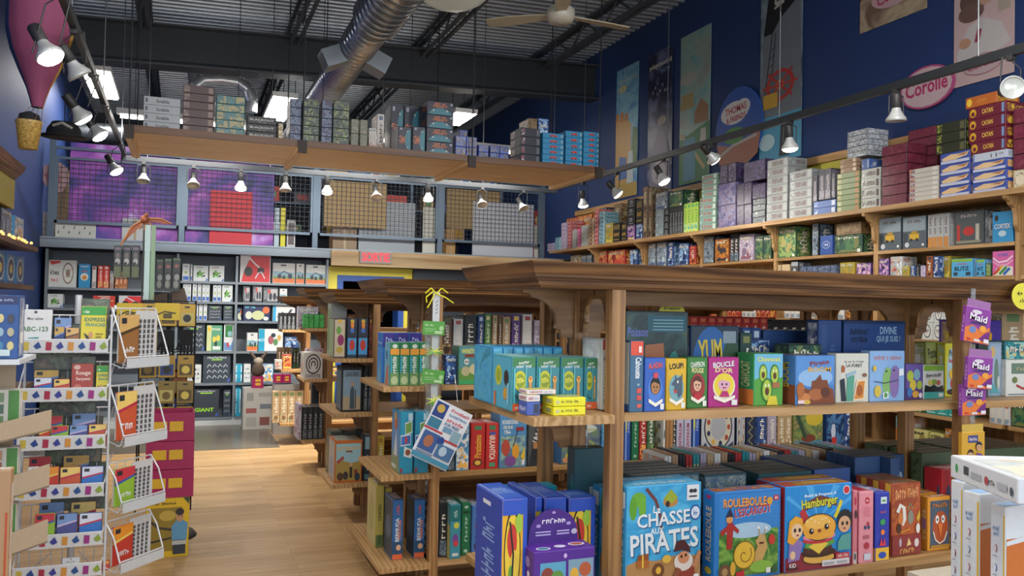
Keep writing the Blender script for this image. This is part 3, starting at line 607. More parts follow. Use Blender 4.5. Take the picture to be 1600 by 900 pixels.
K('book_spine_o', 'orange thin book', 'd07840', ['e89858', 'a85828', 'f0d8a0'], 'LIVRE', 'f8e8c8', 'spine', cat='book', name='book')
# ================================================================ gondolas (free-standing double shelving with scrolled crowns)
WX = wood('honey', '9c7448', '6c4a28', 'x'); WY = wood('honey', '9c7448', '6c4a28', 'y'); WZ = wood('honey', 'a87e4e', '7c5834', 'z')
CRX = wood('crown', '7c5630', '40260f', 'x'); CRY = wood('crown', '7c5630', '40260f', 'y')
WLX = wood('shelfpine', 'bc9668', '94703f', 'x'); WLY = wood('shelfpine', 'bc9668', '94703f', 'y'); WLZ = wood('shelfpine', 'bc9668', '94703f', 'z')
def scroll(s=1.0, h=.145, w=.13):
    P = [(0, 0), (w, 0), (w, -.012), (w*.86, -.014), (w*.8, -.028), (w*.66, -.034), (w*.5, -.052), (w*.38, -.08), (w*.34, -h*.72), (w*.36, -h*.8), (w*.26, -h*.84), (w*.22, -h), (0, -h)]
    return [(a*s, b) for a, b in P]
ARCH = [(0, 0), (.118, 0), (.118, -.018), (.09, -.022), (.066, -.034), (.05, -.055), (.042, -.085), (.044, -.112), (.034, -.12), (.03, -.15), (0, -.15)]
def crown(y0, y1, x0, x1, zb, zt):
    """moulded cornice; bottom outline x0..x1, y0..y1, widening by 52 mm to the top"""
    hh = zt-zb; prof = [(0, 0), (.10, .004), (.11, .011), (.26, .014), (.28, .021), (.36, .023), (.40, .031), (.52, .033), (.56, .038), (.95, .051), (1, .052), (1, -.03)]
    mb = MB(); rings = []
    for t, o in prof: rings.append([(x0-o, y0-o, zb+hh*t), (x1+o, y0-o, zb+hh*t), (x1+o, y1+o, zb+hh*t), (x0-o, y1+o, zb+hh*t)])
    for a, b in zip(rings[:-1], rings[1:]):
        mb.add(a+b, [(0, 1, 5, 4), (2, 3, 7, 6)], CRX); mb.add(a+b, [(1, 2, 6, 5), (3, 0, 4, 7)], CRY)
    mb.add(rings[0], [(3, 2, 1, 0)], CRX); mb.add([(x0, y0, zt-.004), (x1, y0, zt-.004), (x1, y1, zt-.004), (x0, y1, zt-.004)], [(0, 1, 2, 3)], CRX)
    return mb
def gondola(y0, zt, levels, label, depth=.62, pm=2.87, x0=1.057, x1=4.72, base_out=.0, thin=.083, riser=None, basey=None):
    g = empty('shelf_gondola', (x0, y0, 0)); tag(g, label, 'shelving', 'wooden display gondolas along the aisle')
    zb = zt-thin; y1 = y0+depth; ym_ = (y0+y1)/2; L = lambda mb, nm: mb.build(nm, g, (-x0, -y0, 0))
    L(crown(y0, y1, x0, x1, zb, zt), 'crown')
    px_ = [1.342, pm, x1-.3]
    for xx in px_:
        for yy in (y0+.025, ym_, y1-.025):
            zb0 = 0 if yy != ym_ else 0
            L(MB().box((xx-.025, yy-.022, 0), (xx+.025, yy+.022, zb), WZ), 'post'); OBST.append((xx-.026, xx+.026, yy-.023, yy+.023, 0, zb))
        a = MB(); a.box((xx-.006, y0+.05, zb-.03), (xx+.006, y1-.05, zb), WY)
        for yy, s in ((y0+.047, 1), (ym_-.022, -1), (ym_+.022, 1), (y1-.047, -1)):
            a.prism([(xx-.009, yy+p[0]*s, zb-.0+p[1]) for p in ARCH], (.018, 0, 0), WY)
        L(a, 'arch_bracket').data.validate()
    a = MB(); a.box((px_[0]+.025, ym_-.006, zb-.05), (px_[-1]-.025, ym_+.006, zb), WX)
    for i, xx in enumerate(px_):
        for s in (1, -1):
            if (i == 0 and s < 0) or (i == 2 and s > 0): continue
            a.prism([(xx+s*.025+p[0]*s, ym_-.009, zb+p[1]) for p in scroll(1, .17, .24)], (0, .018, 0), WX)
    L(a, 'header_board')
    a = MB()
    a.prism([(px_[0]-.025-p[0], ym_-.009, zb+p[1]) for p in scroll(1, .17, .2)], (0, .018, 0), WX)

    L(a, 'end_bracket')
    for i, z in enumerate(levels):
        th = .028
        for k in range(2): L(MB().box((px_[k]+.027, y0+.004, z-th), (px_[k+1]-.027, y1, z), WLX), 'shelf').modifiers
        # the short end shelf with a mitred nose
        yy1 = y1 if basey is None or i < len(levels)-1 else basey
        yy1 = yy1+.0
        L(MB().prism([(x0-.027, y0-.03, z-th), (px_[0]-.027, y0-.03, z-th), (px_[0]-.027, yy1, z-th), (x0-.027, yy1, z-th)], (0, 0, th), WLY), 'end_shelf')
        a = MB()
        for yy in (ym_-.008,): a.prism([(px_[0]-.025-p[0], yy, z-th+p[1]*.8) for p in scroll(1, .16, .2)], (0, .016, 0), WX)
        L(a, 'shelf_bracket')
        if i < len(levels)-1 or True:
            for xx in px_[1:2]: L(MB().box((xx-.026, y0+.005, z-th), (xx+.026, y1, z), WLX), 'shelf_join')
    for i, z in enumerate(levels): OBST.append((x0-.027, x1-.27, y0-.03, y1, z-.028, z))
    OBST.append((x0, x1, y0, y1, zb, zt)); st = MB()
    for xx in (px_[0]-.0, px_[1]):
        st.box((xx+.028, ym_+.0, .1), (xx+.043, ym_+.008, zb-.16), flat('b8bcc0', .3, .8))
        for q in range(28): st.box((xx+.032, ym_-.001, .16+q*.05), (xx+.039, ym_, .185+q*.05), flat('202020'))
    L(st, 'slotted_rail')
    if riser:
        L(MB().box((px_[0]+.03, y0+.32, levels[0]), (x1-.3, y1-.02, levels[0]+riser), WLX), 'riser'); OBST.append((px_[0]+.03, x1-.3, y0+.32, y1-.02, levels[0], levels[0]+riser))
    L(MB().box((px_[0]+.03, ym_+.0, .02), (x1-.3, ym_+.012, levels[-1]-.03), wood('honey', '9c7448', '6c4a28', 'x')), 'plinth_board')
    return g
gondola(2.41, 1.748, [1.257, .662, .14], 'nearest wooden shelf gondola under the largest carved crown, right side', .60, pm=2.925)
gondola(4.48, 1.745, [1.153, .668, .17], 'second nearest wooden shelf gondola, with the flyer hung on its end', .60, riser=.14, basey=5.42)
gondola(6.05, 1.688, [1.205, .81, .30], 'third wooden gondola with a lower crown, card boxes on its end', .62)
gondola(8.05, 1.745, [1.365, .88, .30], 'fourth wooden gondola, beside the white maze box on its end', .50, x0=1.12)
gondola(9.60, 1.675, [1.30, .85, .25], 'farthest wooden gondola, nearest the rear metal shelves', .45, x0=1.08)
# ================================================================ printed fronts of the nearest boxes
def face_(cx, cy, r, asp, skin, hair, extra=()):
    """a simple drawn child's face: hair cap, face, eyes, mouth"""
    return [('e', cx, cy+.15*r*asp, r*1.12, r*1.1*asp, hair), ('e', cx, cy, r*.92, r*.9*asp, skin), ('p', [(cx-r, cy+.35*r*asp), (cx-r*.3, cy+.62*r*asp), (cx+r*.9, cy+.3*r*asp), (cx+r*.7, cy+r*asp), (cx-r*.6, cy+r*asp)], hair),
            ('e', cx-.33*r, cy, r*.13, r*.16*asp, '201818'), ('e', cx+.33*r, cy, r*.13, r*.16*asp, '201818'), ('w', [(cx-.25*r, cy-.4*r*asp), (cx, cy-.5*r*asp), (cx+.25*r, cy-.4*r*asp)], r*.12, '8c2c2c')]+list(extra)
def story(key, desc, body, t1, t2, tcol, art_, ring, gift='e8e8f0'):
    K(key, desc, body, [body, body, '303030'], t1, tcol, front=[('t', t1, .5, .86, .72, .11, 4, '1c1c24'), ('t', t1, .49, .868, .72, .11, 4, tcol)]+([('t', t2, .5, .75, .6, .1, -3, 'f0e0a0')] if t2 else [])+[('e', .5, .42, .38, .27, ring)]+art_+[('p', [(.14, .24), (.5, .15), (.86, .24), (.86, .17), (.5, .08), (.14, .17)], 'f0ead8'), ('r', .74, .03, .93, .14, 'e4e4e0')], side=[('t', t1, .5, .5, .5, .6, 90, tcol)])
story('aladin', 'blue story game with dark-haired boy', '3460b8', 'ALADIN', None, 'e8583c', face_(.5, .46, .24, .66, 'b07c50', '1c1a1c')+[('e', .5, .68, .14, .06, 'c84858')], '5080d0')
story('loup', 'yellow story game with grey wolf', 'dcb02c', 'LOUP!', None, '24242c', [('p', [(.22, .5), (.4, .6), (.42, .7), (.52, .62), (.72, .66), (.8, .72), (.8, .3), (.6, .22), (.5, .36), (.36, .38), (.4, .46)], '4c5c6c'), ('e', .56, .55, .04, .03, 'f0f0e0'), ('p', [(.34, .4), (.52, .38), (.5, .33), (.4, .32)], 'c83c3c')], '78a8b0')
story('chaperon', 'green story game with girl in glasses', '3c8038', 'CHAPERON', 'ROUGE', 'e8f0e0', face_(.48, .46, .22, .66, 'e0b090', '5c2c20')+[('p', [(.2, .14), (.35, .3), (.6, .3), (.78, .14)], 'b82c34')], 'a03434')
story('boucle', 'magenta story game with blonde girl', 'b02880', 'BOUCLE', "D'OR", 'f0f0f0', [('e', .5, .44, .34, .25, 'e8d040')]+face_(.5, .46, .22, .68, 'e0a8c0', 'e8d040')+[('p', [(.34, .2), (.42, .32), (.6, .32), (.68, .2)], 'b83070')], 'f0e8c8')
def avo(cx, cy, s): return [('e', cx, cy, s, s*1.25, '3c8038'), ('e', cx, cy-.005, s*.8, s*1.05, 'b0c848'), ('e', cx, cy-.03, s*.38, s*.42, '5c3820'), ('e', cx-s*.3, cy+s*.45, s*.13, s*.13, 'f4f4f0'), ('e', cx+s*.3, cy+s*.45, s*.13, s*.13, 'f4f4f0'), ('e', cx, cy+s*.15, s*.14, s*.06, '802828')]
K('chavocat', 'green and blue avocado-characters game box', '40a060', ['58b050', '2c7840', 'a8c848'], 'Chavocat', front=[('r', 0, .5, 1, 1, '70b8d8'), ('p', [(0, 0), (1, 0), (1, .55), (.6, .48), (.3, .56), (0, .5)], '58a040'), ('t', 'Chavocat', .5, .9, .82, .09, 0, 'e8e048')]+avo(.3, .62, .15)+avo(.7, .6, .16)+avo(.42, .3, .19)+[('r', .6, .34, .86, .44, 'a86c48'), ('p', [(.4, 0), (.8, 0), (.74, .18), (.48, .18)], 'd8c838')], side=[('r', .0, 0, 1, .3, 'e8883c'), ('t', 'CHAVOCAT', .5, .6, .55, .5, 90, 'e8e8a0')])
K('pirateboom', 'blue pirate tower game box', '4c80c0', ['5c90d0', '8c5030', 'a86840'], 'BOOM', front=[('r', 0, .4, 1, 1, '5890d0'), ('e', .5, .55, .45, .2, '90b8e0'), ('t', 'Pirate', .6, .86, .5, .1, 6, '8c2c34'), ('t', 'BOOM', .6, .72, .6, .1, 0, 'e0a838'), ('p', [(.05, 0), (1, 0), (.96, .3), (.85, .35), (.8, .5), (.66, .5), (.62, .62), (.5, .5), (.4, .48), (.38, .3), (.2, .34), (.02, .3)], '7c4428'), ('e', .5, .2, .2, .12, 'a86438'), ('e', .2, .14, .16, .1, 'c88048'), ('e', .75, .24, .12, .1, '5c3020'), ('e', .1, .3, .1, .16, 'b06830'), ('e', .26, .0+.05, .1, .05, 'd8b048'), ('r', .03, .02, .2, .09, 'e8d0d0')], side=[('r', 0, 0, 1, .4, '8c5030'), ('t', 'BOOM', .5, .6, .4, .5, 90, 'e8c040')])
K('foret', 'white forest game box with fanned cards', 'd4d4c8', ['d4d4c8', 'b07840', '5c8c78'], 'LA FORET', front=[('t', 'un air de famille', .55, .84, .6, .04, 0, '404840'), ('t', 'LA FORET', .55, .76, .5, .07, 0, '40484c'), ('e', .2, .7, .06, .06, 'a86438'), ('p', [(.14, .62), (.24, .62), (.26, .72), (.16, .78)], 'a86438'), ('p', [(.15, .02), (.3, .02), (.24, .5), (.1, .46)], '24303c'), ('p', [(.3, .02), (.5, .02), (.55, .56), (.32, .52)], '58a088'), ('p', [(.3, .5), (.6, .6), (.6, .66), (.28, .58)], '98b8c8'), ('p', [(.5, .02), (.86, .04), (.92, .48), (.62, .46)], 'e8d8b8'), ('p', [(.54, .06), (.82, .08), (.87, .44), (.66, .42)], 'd08838'), ('e', .7, .24, .1, .12, 'a85c28'), ('e', .86, .56, .07, .04, '806044')], side=[('t', 'LA FORET', .5, .5, .5, .5, 90, '50584c')])
K('bluebirds', 'pale blue game box with green and violet creatures', '88b0dc', ['88b0dc', '7090c8', 'a0c060'], 'TROUVE', front=[('t', 'Toupie - bidule', .5, .87, .8, .09, 0, 'c06858'), ('e', .48, .36, .13, .28, '88b868'), ('e', .5, .56, .1, .12, '88b868'), ('e', .7, .36, .14, .3, '8870a8'), ('e', .72, .58, .12, .13, '8870a8'), ('e', .46, .6, .025, .02, '202020'), ('e', .68, .62, .025, .02, '202020'), ('w', [(.1, .4), (.4, .36), (.8, .42)], .02, '384858'), ('e', .2, .2, .1, .12, 'd0b848'), ('p', [(.82, .5), (.96, .52), (.95, .66), (.82, .64)], 'e8eaf0'), ('p', [(.36, .04), (.52, .06), (.5, .2), (.34, .16)], 'e0e8e8'), ('e', .43, .12, .05, .05, '58984c'), ('e', .1, .66, .05, .06, 'd8b840')], side=[('r', .1, .1, .9, .5, '6080b8')])
K('purplechicks', 'small violet game box with yellow chicks', '584080', ['584080', 'b0c848', 'd8c850', '5888c0'], None, 'f0f0e0', front=[('r', 0, .3, 1, 1, '6c58a0'), ('e', .25, .66, .2, .16, 'b8c848'), ('e', .65, .7, .2, .16, '80b0c0'), ('e', .4, .4, .2, .16, 'd8c048'), ('e', .8, .4, .16, .13, 'a8c050'), ('e', .2, .2, .16, .14, '4878b8'), ('e', .55, .14, .2, .1, 'd8a048'), ('e', .85, .1, .1, .08, 'e8e0e8')])
K('chamaile', 'white and green plant card game box', 'd8dcd4', ['d8dcd4'], 'c', front=[('r', 0, .84, 1, 1, '88b83c'), ('t', 'chapouta', .5, .7, .8, .12, 3, '302838'), ('p', [(.0, .2), (1, .2), (.95, .4), (.7, .34), (.5, .42), (.3, .36), (.05, .42)], '24282c'), ('e', .5, .5, .14, .09, '88a848'), ('e', .3, .48, .1, .08, 'e0d060'), ('e', .72, .48, .1, .08, 'c06858'), ('r', 0, 0, 1, .2, '48b0a8'), ('r', .72, .05, .95, .16, 'e8ece8')], side=[('r', 0, .84, 1, 1, '88b83c')])
K('puste', 'bright yellow game box with drawn chick', 'd8d030', ['d8d030', 'a0c8d0'], 'p', front=[('p', [(.1, .1), (.95, .1), (.95, .92), (.3, .9), (.1, .6)], 'a8c8d0'), ('t', 'Puste', .6, .82, .7, .12, 0, '30383c'), ('t', 'kuchen', .6, .68, .7, .09, 0, 'c03c48'), ('e', .5, .42, .26, .1, 'e0b838'), ('e', .55, .24, .2, .1, 'c84838'), ('e', .5, .08, .4, .06, '3c2c28')])
K('puste_g', 'olive green game box with handwritten title', '8c9440', ['8c9440'], 'p', front=[('r', .06, .04, .96, .96, '989c58'), ('t', 'Puste', .35, .8, .5, .2, 8, '303428'), ('t', 'kuchen', .6, .6, .6, .16, 8, '6c2c2c'), ('r', .0, .0, .9, .3, 'a02c34')])
K('cahouete', 'tall blue spine box with red top', '406888', ['406888'], 'Cahouete', front=[('r', 0, .8, 1, 1, 'd85038'), ('t', 'Cahouete', .62, .62, .5, .3, -90, 'e8ecf0'), ('e', .62, .38, .1, .02, '90b0c0'), ('r', .5, .26, .88, .33, 'd05048'), ('r', .5, .16, .88, .23, 'd05048'), ('e', .7, .08, .2, .03, 'd86058'), ('r', .6, .84, .85, .93, 'f0d8d0')], side=[('r', .02, .0, .98, .98, 'd8dcd4'), ('r', .02, 0, .98, .1, '3864b0'), ('r', .2, .8, .8, .94, 'c83c34'), ('p', [(.2, .2), (.8, .2), (.7, .45), (.4, .5)], '2c4434')])
K('dino', 'large dark green crocodile game box', '20383a', ['28443c', '1c3034', '38584c', '4c5840'], 't', front=[('r', .0, .02, 1, .98, art(['28443c', '1c3034', '30504c', '4c5840'], 9)), ('r', .34, .78, .97, .96, '205868'), ('t', 'Poisson', .18, .78, .32, .1, 0, '6c78c0'), ('p', [(.28, .03), (.5, .03), (.86, .5), (.8, .58), (.74, .56), (.44, .2), (.3, .16)], '24786c'), ('p', [(.3, .5), (.62, .5), (.6, .66), (.3, .64)], 'a86840')]+[('r', .42, .8+.035*i, .92, .812+.035*i, '78a8b0') for i in range(4)]+[('e', .95, .16, .08, .14, '608c3c'), ('r', .58, .03, .98, .09, '6c5438')])
K('yum', 'blue green box with gold YUM lettering', '1c3c64', ['1c3c64'], 'yum', front=[('r', .0, .0, 1, 1, '1c3444'), ('e', .42, .5, .4, .5, '2060a0'), ('e', .85, .5, .2, .35, '284c30'), ('t', 'YUM', .4, .66, .5, .3, 4, '8c6420'), ('t', 'YUM', .39, .68, .5, .3, 4, 'd8c040'), ('r', .66, .78, .94, .94, '8898a0')])
K('divine', 'big royal blue quiz game box', '1c4078', ['1c4078', '28508c'], 'D', front=[('t', 'DIVINE', .72, .88, .28, .1, 0, '90b0c8'), ('t', 'QUI JE SUIS !', .72, .76, .4, .1, 0, '90b0c8')]+[('r', .52, .34+.06*i, .92, .365+.06*i, '406490') for i in range(5)]+[('e', .2, .4, .04, .08, 'b8c8d0'), ('e', .23, .3, .03, .05, 'b8c8d0'), ('t', 'MONSIEUR', .24, .86, .3, .08, 0, '182c50'), ('t', 'MADAME', .24, .76, .26, .08, 0, '182c50'), ('r', 0, .97, 1, 1, '10284c')], side=[('t', 'QUI SUIS JE', .6, .4, .3, .7, 90, '6c84a8'), ('r', .2, .8, .7, .95, '985c58')])
K('divine_s', 'royal blue box turned sideways', '1c4078', ['1c4078'], 'D', front=[('r', .1, .0, .35, .95, '284c80'), ('t', 'MADAME', .6, .4, .3, .6, 90, '38588c')])
K('whitequiz', 'white picture game with brown title board', 'd8d8d0', ['d8d8d0'], 'D', front=[('r', .15, .62, .98, .92, '68806c'), ('t', 'DIXIT', .55, .76, .5, .1, 0, 'c8b080'), ('w', [(.3, .3), (.5, .2), (.75, .3), (.95, .26)], .05, 'a8382c'), ('e', .25, .45, .08, .09, '6c7c48'), ('r', .05, .03, .98, .06, '707c88')])
K('greyfox', 'grey blue picture game box with cats', '8ca0b0', ['98acb8', '788c98', '587858', 'c0b8a0'], 'CATS', '5c4430', 'cover', front=[('r', .06, .03, .96, .97, '98acc0'), ('e', .3, .82, .2, .1, 'c8a868'), ('e', .6, .4, .18, .3, '688070'), ('e', .75, .25, .1, .12, 'c8c8b8'), ('p', [(.1, .05), (.9, .05), (.1, .3)], '58a0a8')])
K('purplegame', 'violet narrow game box lettered sideways', '5038a0', ['5038a0', 'e0c030'], 'OBJETS', 'e8d848', front=[('p', [(0, .2), (.4, .3), (.5, .8), (.2, .9), (0, .85)], 'e8b020'), ('e', .3, .5, .2, .1, '58b8b0'), ('r', .45, .2, .85, .7, '1c1c24'), ('t', 'Objets', .65, .45, .42, .26, 90, 'd8d050')])
# giraffe box, end shelf
K('giraffe', 'turquoise box with yellow badge and giraffe', '4c9ca4', ['4c9ca4', '58b0b8'], 'g', front=[('r', 0, .14, 1, 1, '3c8c98'), ('p', [(0, .82), (.5, .86), (1, .8), (1, 1), (0, 1)], '3c7c48'), ('t', 'Quel', .5, .9, .5, .05, 5, 'e8ece8'), ('t', 'Jeune Jeu!', .5, .83, .7, .06, 0, 'e8ece8'), ('e', .33, .56, .28, .19, 'c8c830'), ('e', .33, .56, .2, .13, '889828'), ('t', 'zoo', .33, .57, .36, .1, 6, 'f0e450'), ('r', .72, .2, .84, .55, 'd89848'), ('e', .78, .58, .1, .07, 'e0a850'), ('e', .78, .6, .04, .02, 'a83c2c'), ('w', [(.1, .3), (.3, .22), (.55, .2)], .08, '284c48'), ('r', 0, 0, 1, .14, 'd86030'), ('t', 'Feuille', .3, .06, .4, .05, 0, 'f4e8d8'), ('r', .03, .14, .1, .8, '5cb8c0'), ('r', .55, .14, .6, .8, '68b8b8')], side=[('r', .02, .02, .98, .98, '58b0cc'), ('e', .32, .62, .18, .2, 'c8d048'), ('e', .32, .62, .12, .13, 'a0b030'), ('e', .74, .6, .12, .15, '3c2c24'), ('e', .7, .3, .1, .12, 'd8a040'), ('r', .1, .02, .2, .3, 'd87848'), ('r', .8, .1, .9, .5, '88c8d8')], top=[('r', .02, .02, .98, .98, '98c4c0')])
K('jumper', 'blue and teal plastic wrapped box', '3890c4', ['3890c4', '58b0d0', '2c7c98'], None, 'd8e8f0', 'art', scale=12)
K('hearts', 'white card game box lettered HEARTS', 'dcd4d4', ['dcd4d4'], 'HEARTS', 'a02838', front=[('t', 'HEARTS', .3, .5, .42, .55, 0, 'a03848'), ('t', 'Card Game', .74, .5, .3, .3, 0, '506090')], side=[('t', 'HEARTS', .5, .5, .8, .5, 0, 'b84050')], top=[('r', .05, .05, .95, .95, 'd8c850')])
K('hearts_b', 'blue and white small card box', '4860b0', ['4860b0'], 'H', front=[('r', .5, .1, .95, .9, '303c58')], side=[('t', 'BRIDGE', .5, .5, .8, .5, 0, 'd8dcf0')])
K('yellowsmall', 'bright yellow small game box', 'e8e028', ['e8e028'], 'Y', front=[('t', 'le petit jeu', .5, .55, .55, .4, 0, '484818'), ('r', .06, .3, .16, .7, 'c8c8a0')], side=[('r', .3, .25, .8, .8, 'a8a878')], top=[('r', .25, .2, .95, .9, 'a8b888')])
K('whitespine_t', 'white instruction-covered upright box', 'c8c8c0', ['c8c8c0'], 't', front=[('r', 0, .85, 1, 1, 'b05048'), ('e', .5, .72, .3, .05, '505c5c'), ('e', .5, .12, .3, .05, '5c9868')]+[('r', .15, .2+.05*i, .85, .215+.05*i, '90908c') for i in range(9)])
K('purplemoon', 'violet moon card game box', '4c3c98', ['4c3c98', '6858b0'], 'm', front=[('e', .6, .5, .24, .4, '9890d0'), ('e', .88, .7, .08, .14, 'c06858'), ('r', .0, 0, .2, 1, '5c4ca8')])
# lower front row of the nearest gondola
def skew(pts, dx=0, dy=0): return [(a+dx, b+dy) for a, b in pts]
K('chasse', 'big sky blue pirate treasure-hunt game box', '3ca0d0', ['3ca0d0', '2c84b8'], 'c', front=[('r', 0, 0, 1, 1, art(['48a8d4', '3494c8', '58b4dc'], 8)), ('p', [(0, .0), (1, 0), (1, .3), (.7, .33), (.4, .29), (.15, .31), (0, .27)], 'b08450'), ('e', .15, .88, .1, .07, '68a838'), ('e', .08, .8, .05, .11, '5c9c30'), ('e', .2, .8, .05, .1, '6cac38'), ('w', [(.25, .98), (.38, .86), (.45, .7), (.47, .45)], .04, '6c3c3c'), ('e', .58, .84, .1, .05, 'b88048'), ('p', [(.48, .87), (.58, .96), (.68, .88), (.6, .82)], '98a838'), ('e', .54, .82, .03, .03, '3c2c24'),
  ('t', 'La', .4, .77, .1, .07, -4, '305c84'), ('t', 'La', .395, .775, .1, .07, -4, 'e4ecf0'), ('t', 'CHASSE', .5, .675, .72, .13, 2, '2c5c88'), ('t', 'CHASSE', .49, .685, .72, .13, 2, 'e0e8ec'), ('t', 'AUX', .4, .575, .18, .06, 2, 'e4ecf0'), ('t', 'PIRATES', .52, .46, .92, .2, 3, '2c5c88'), ('t', 'PIRATES', .505, .472, .92, .2, 3, 'dce4e8'),
  ('r', .8, .84, .97, .99, 'dce0e4'), ('e', .86, .93, .03, .02, '303840'), ('e', .91, .93, .03, .02, '303840'), ('r', .83, .87, .94, .885, '303840'), ('e', .92, .72, .075, .075, '1c54a0'), ('e', .92, .72, .06, .06, 'd0dce8'), ('t', '50', .92, .72, .06, .05, 0, '2c60a8'),
  ('r', .13, .24, .29, .31, 'a8642c'), ('p', [(.13, .31), (.15, .36), (.28, .37), (.29, .31)], '8c4c24'), ('r', .2, .24, .22, .36, 'e8c048'), ('e', .42, .2, .08, .07, '6c4428'), ('e', .42, .2, .035, .035, 'e0b040'), ('e', .53, .3, .06, .04, 'd8b048'),
  ('e', .78, .14, .14, .13, '8c3c30'), ('e', .76, .26, .13, .09, 'd8d0c8'), ('e', .76, .3, .08, .06, 'c88860'), ('p', [(.62, .36), (.66, .46), (.76, .47), (.84, .4), (.86, .34), (.74, .37)], '4c2428'), ('e', .73, .31, .015, .015, '201818'), ('e', .79, .32, .015, .015, '201818'), ('w', [(.6, .05), (.66, .14), (.7, .2)], .07, '8c5038'), ('w', [(.9, .2), (.96, .3), (.99, .35)], .06, 'b88058'), ('p', [(0, 0), (.55, 0), (.5, .05), (.25, .08), (0, .11)], '58b4d8'), ('r', .9, .04, .97, .13, 'e0e4e4')],
  side=[('r', 0, 0, 1, 1, '3898cc'), ('t', 'PIRATES', .5, .55, .5, .6, 90, 'e0e8ec'), ('r', .1, .8, .9, .95, 'dce0e4')], top=[('r', .0, .0, 1, 1, '58a8d0'), ('t', 'LA CHASSE AUX PIRATES', .5, .5, .7, .5, 0, 'd8e4ec')])
K('rouleboule', 'blue and green snail game box', '2878c0', ['2878c0'], 'r', front=[('r', .06, .02, .97, .97, '3080c8'), ('r', .06, .03, .97, .55, art(['4c8438', '386c30', '78a848', '5c7838'], 14)), ('e', .5, .55, .36, .09, 'a8c8e0'), ('t', 'ROULEBOULE', .46, .865, .66, .1, 0, '7c3818'), ('t', 'ROULEBOULE', .45, .875, .66, .1, 0, 'e8a050'), ('t', "L'ESCARGOT", .575, .765, .56, .1, 4, 'e8e0d8'), ('t', "L'ESCARGOT", .57, .77, .56, .1, 4, 'b82438'), ('e', .83, .87, .045, .045, 'd8a030'), ('r', .89, .87, .97, .93, 'b83040'), ('t', '4+', .93, .9, .05, .04, 0, 'f0e0e0'),
  ('p', [(.1, .5), (.22, .6), (.34, .52), (.36, .56), (.26, .64), (.24, .7), (.18, .7), (.18, .62), (.07, .56)], 'a82c28'), ('p', [(.17, .35), (.25, .35), (.27, .6), (.17, .6)], 'a82c28'), ('e', .21, .69, .05, .04, 'd89858'), ('p', [(.15, .72), (.27, .72), (.22, .82)], '2c2440'),
  ('w', [(.5, .14), (.64, .2), (.72, .34), (.68, .45)], .16, 'c8a060'), ('e', .7, .44, .06, .05, 'c8a468'), ('e', .44, .27, .17, .165, '8c6c20'), ('e', .44, .27, .155, .15, 'e0b83c')]+[('w', [(.44+.012*k_*math.cos(k_*.7), .27+.012*k_*math.sin(k_*.7)) for k_ in range(1, 11)], .012, '6c4c18')]+[('w', [(.68, .47), (.66, .56)], .015, 'c8a468'), ('w', [(.73, .47), (.77, .55)], .015, 'c8a468'), ('e', .65, .57, .018, .018, 'f0f0e8'), ('e', .77, .56, .018, .018, 'f0f0e8'), ('e', .7, .39, .04, .012, '5c2c20'), ('e', .7, .12, .18, .07, '88b848'), ('e', .86, .42, .05, .06, 'c83830'), ('e', .14, .1, .09, .09, '6c4c38'), ('e', .14, .1, .045, .045, 'a88858'), ('e', .26, .13, .04, .08, 'd8a838'), ('p', [(.3, .0), (.44, .02), (.43, .1), (.31, .08)], 'c02c34'), ('r', .86, .03, .94, .11, '305c38'), ('r', .77, .04, .84, .1, 'e0e4e4')],
  side=[('r', 0, 0, 1, 1, '2c80c8'), ('t', 'ROULEBOULE', .5, .52, .5, .62, 90, 'e8c8a0'), ('e', .5, .1, .3, .04, 'e0c040'), ('r', .3, .92, .7, .96, 'c03878')], top=[('r', .02, .1, .98, .9, art(['3080c8', 'a0522c', 'c8a050'], 20))])
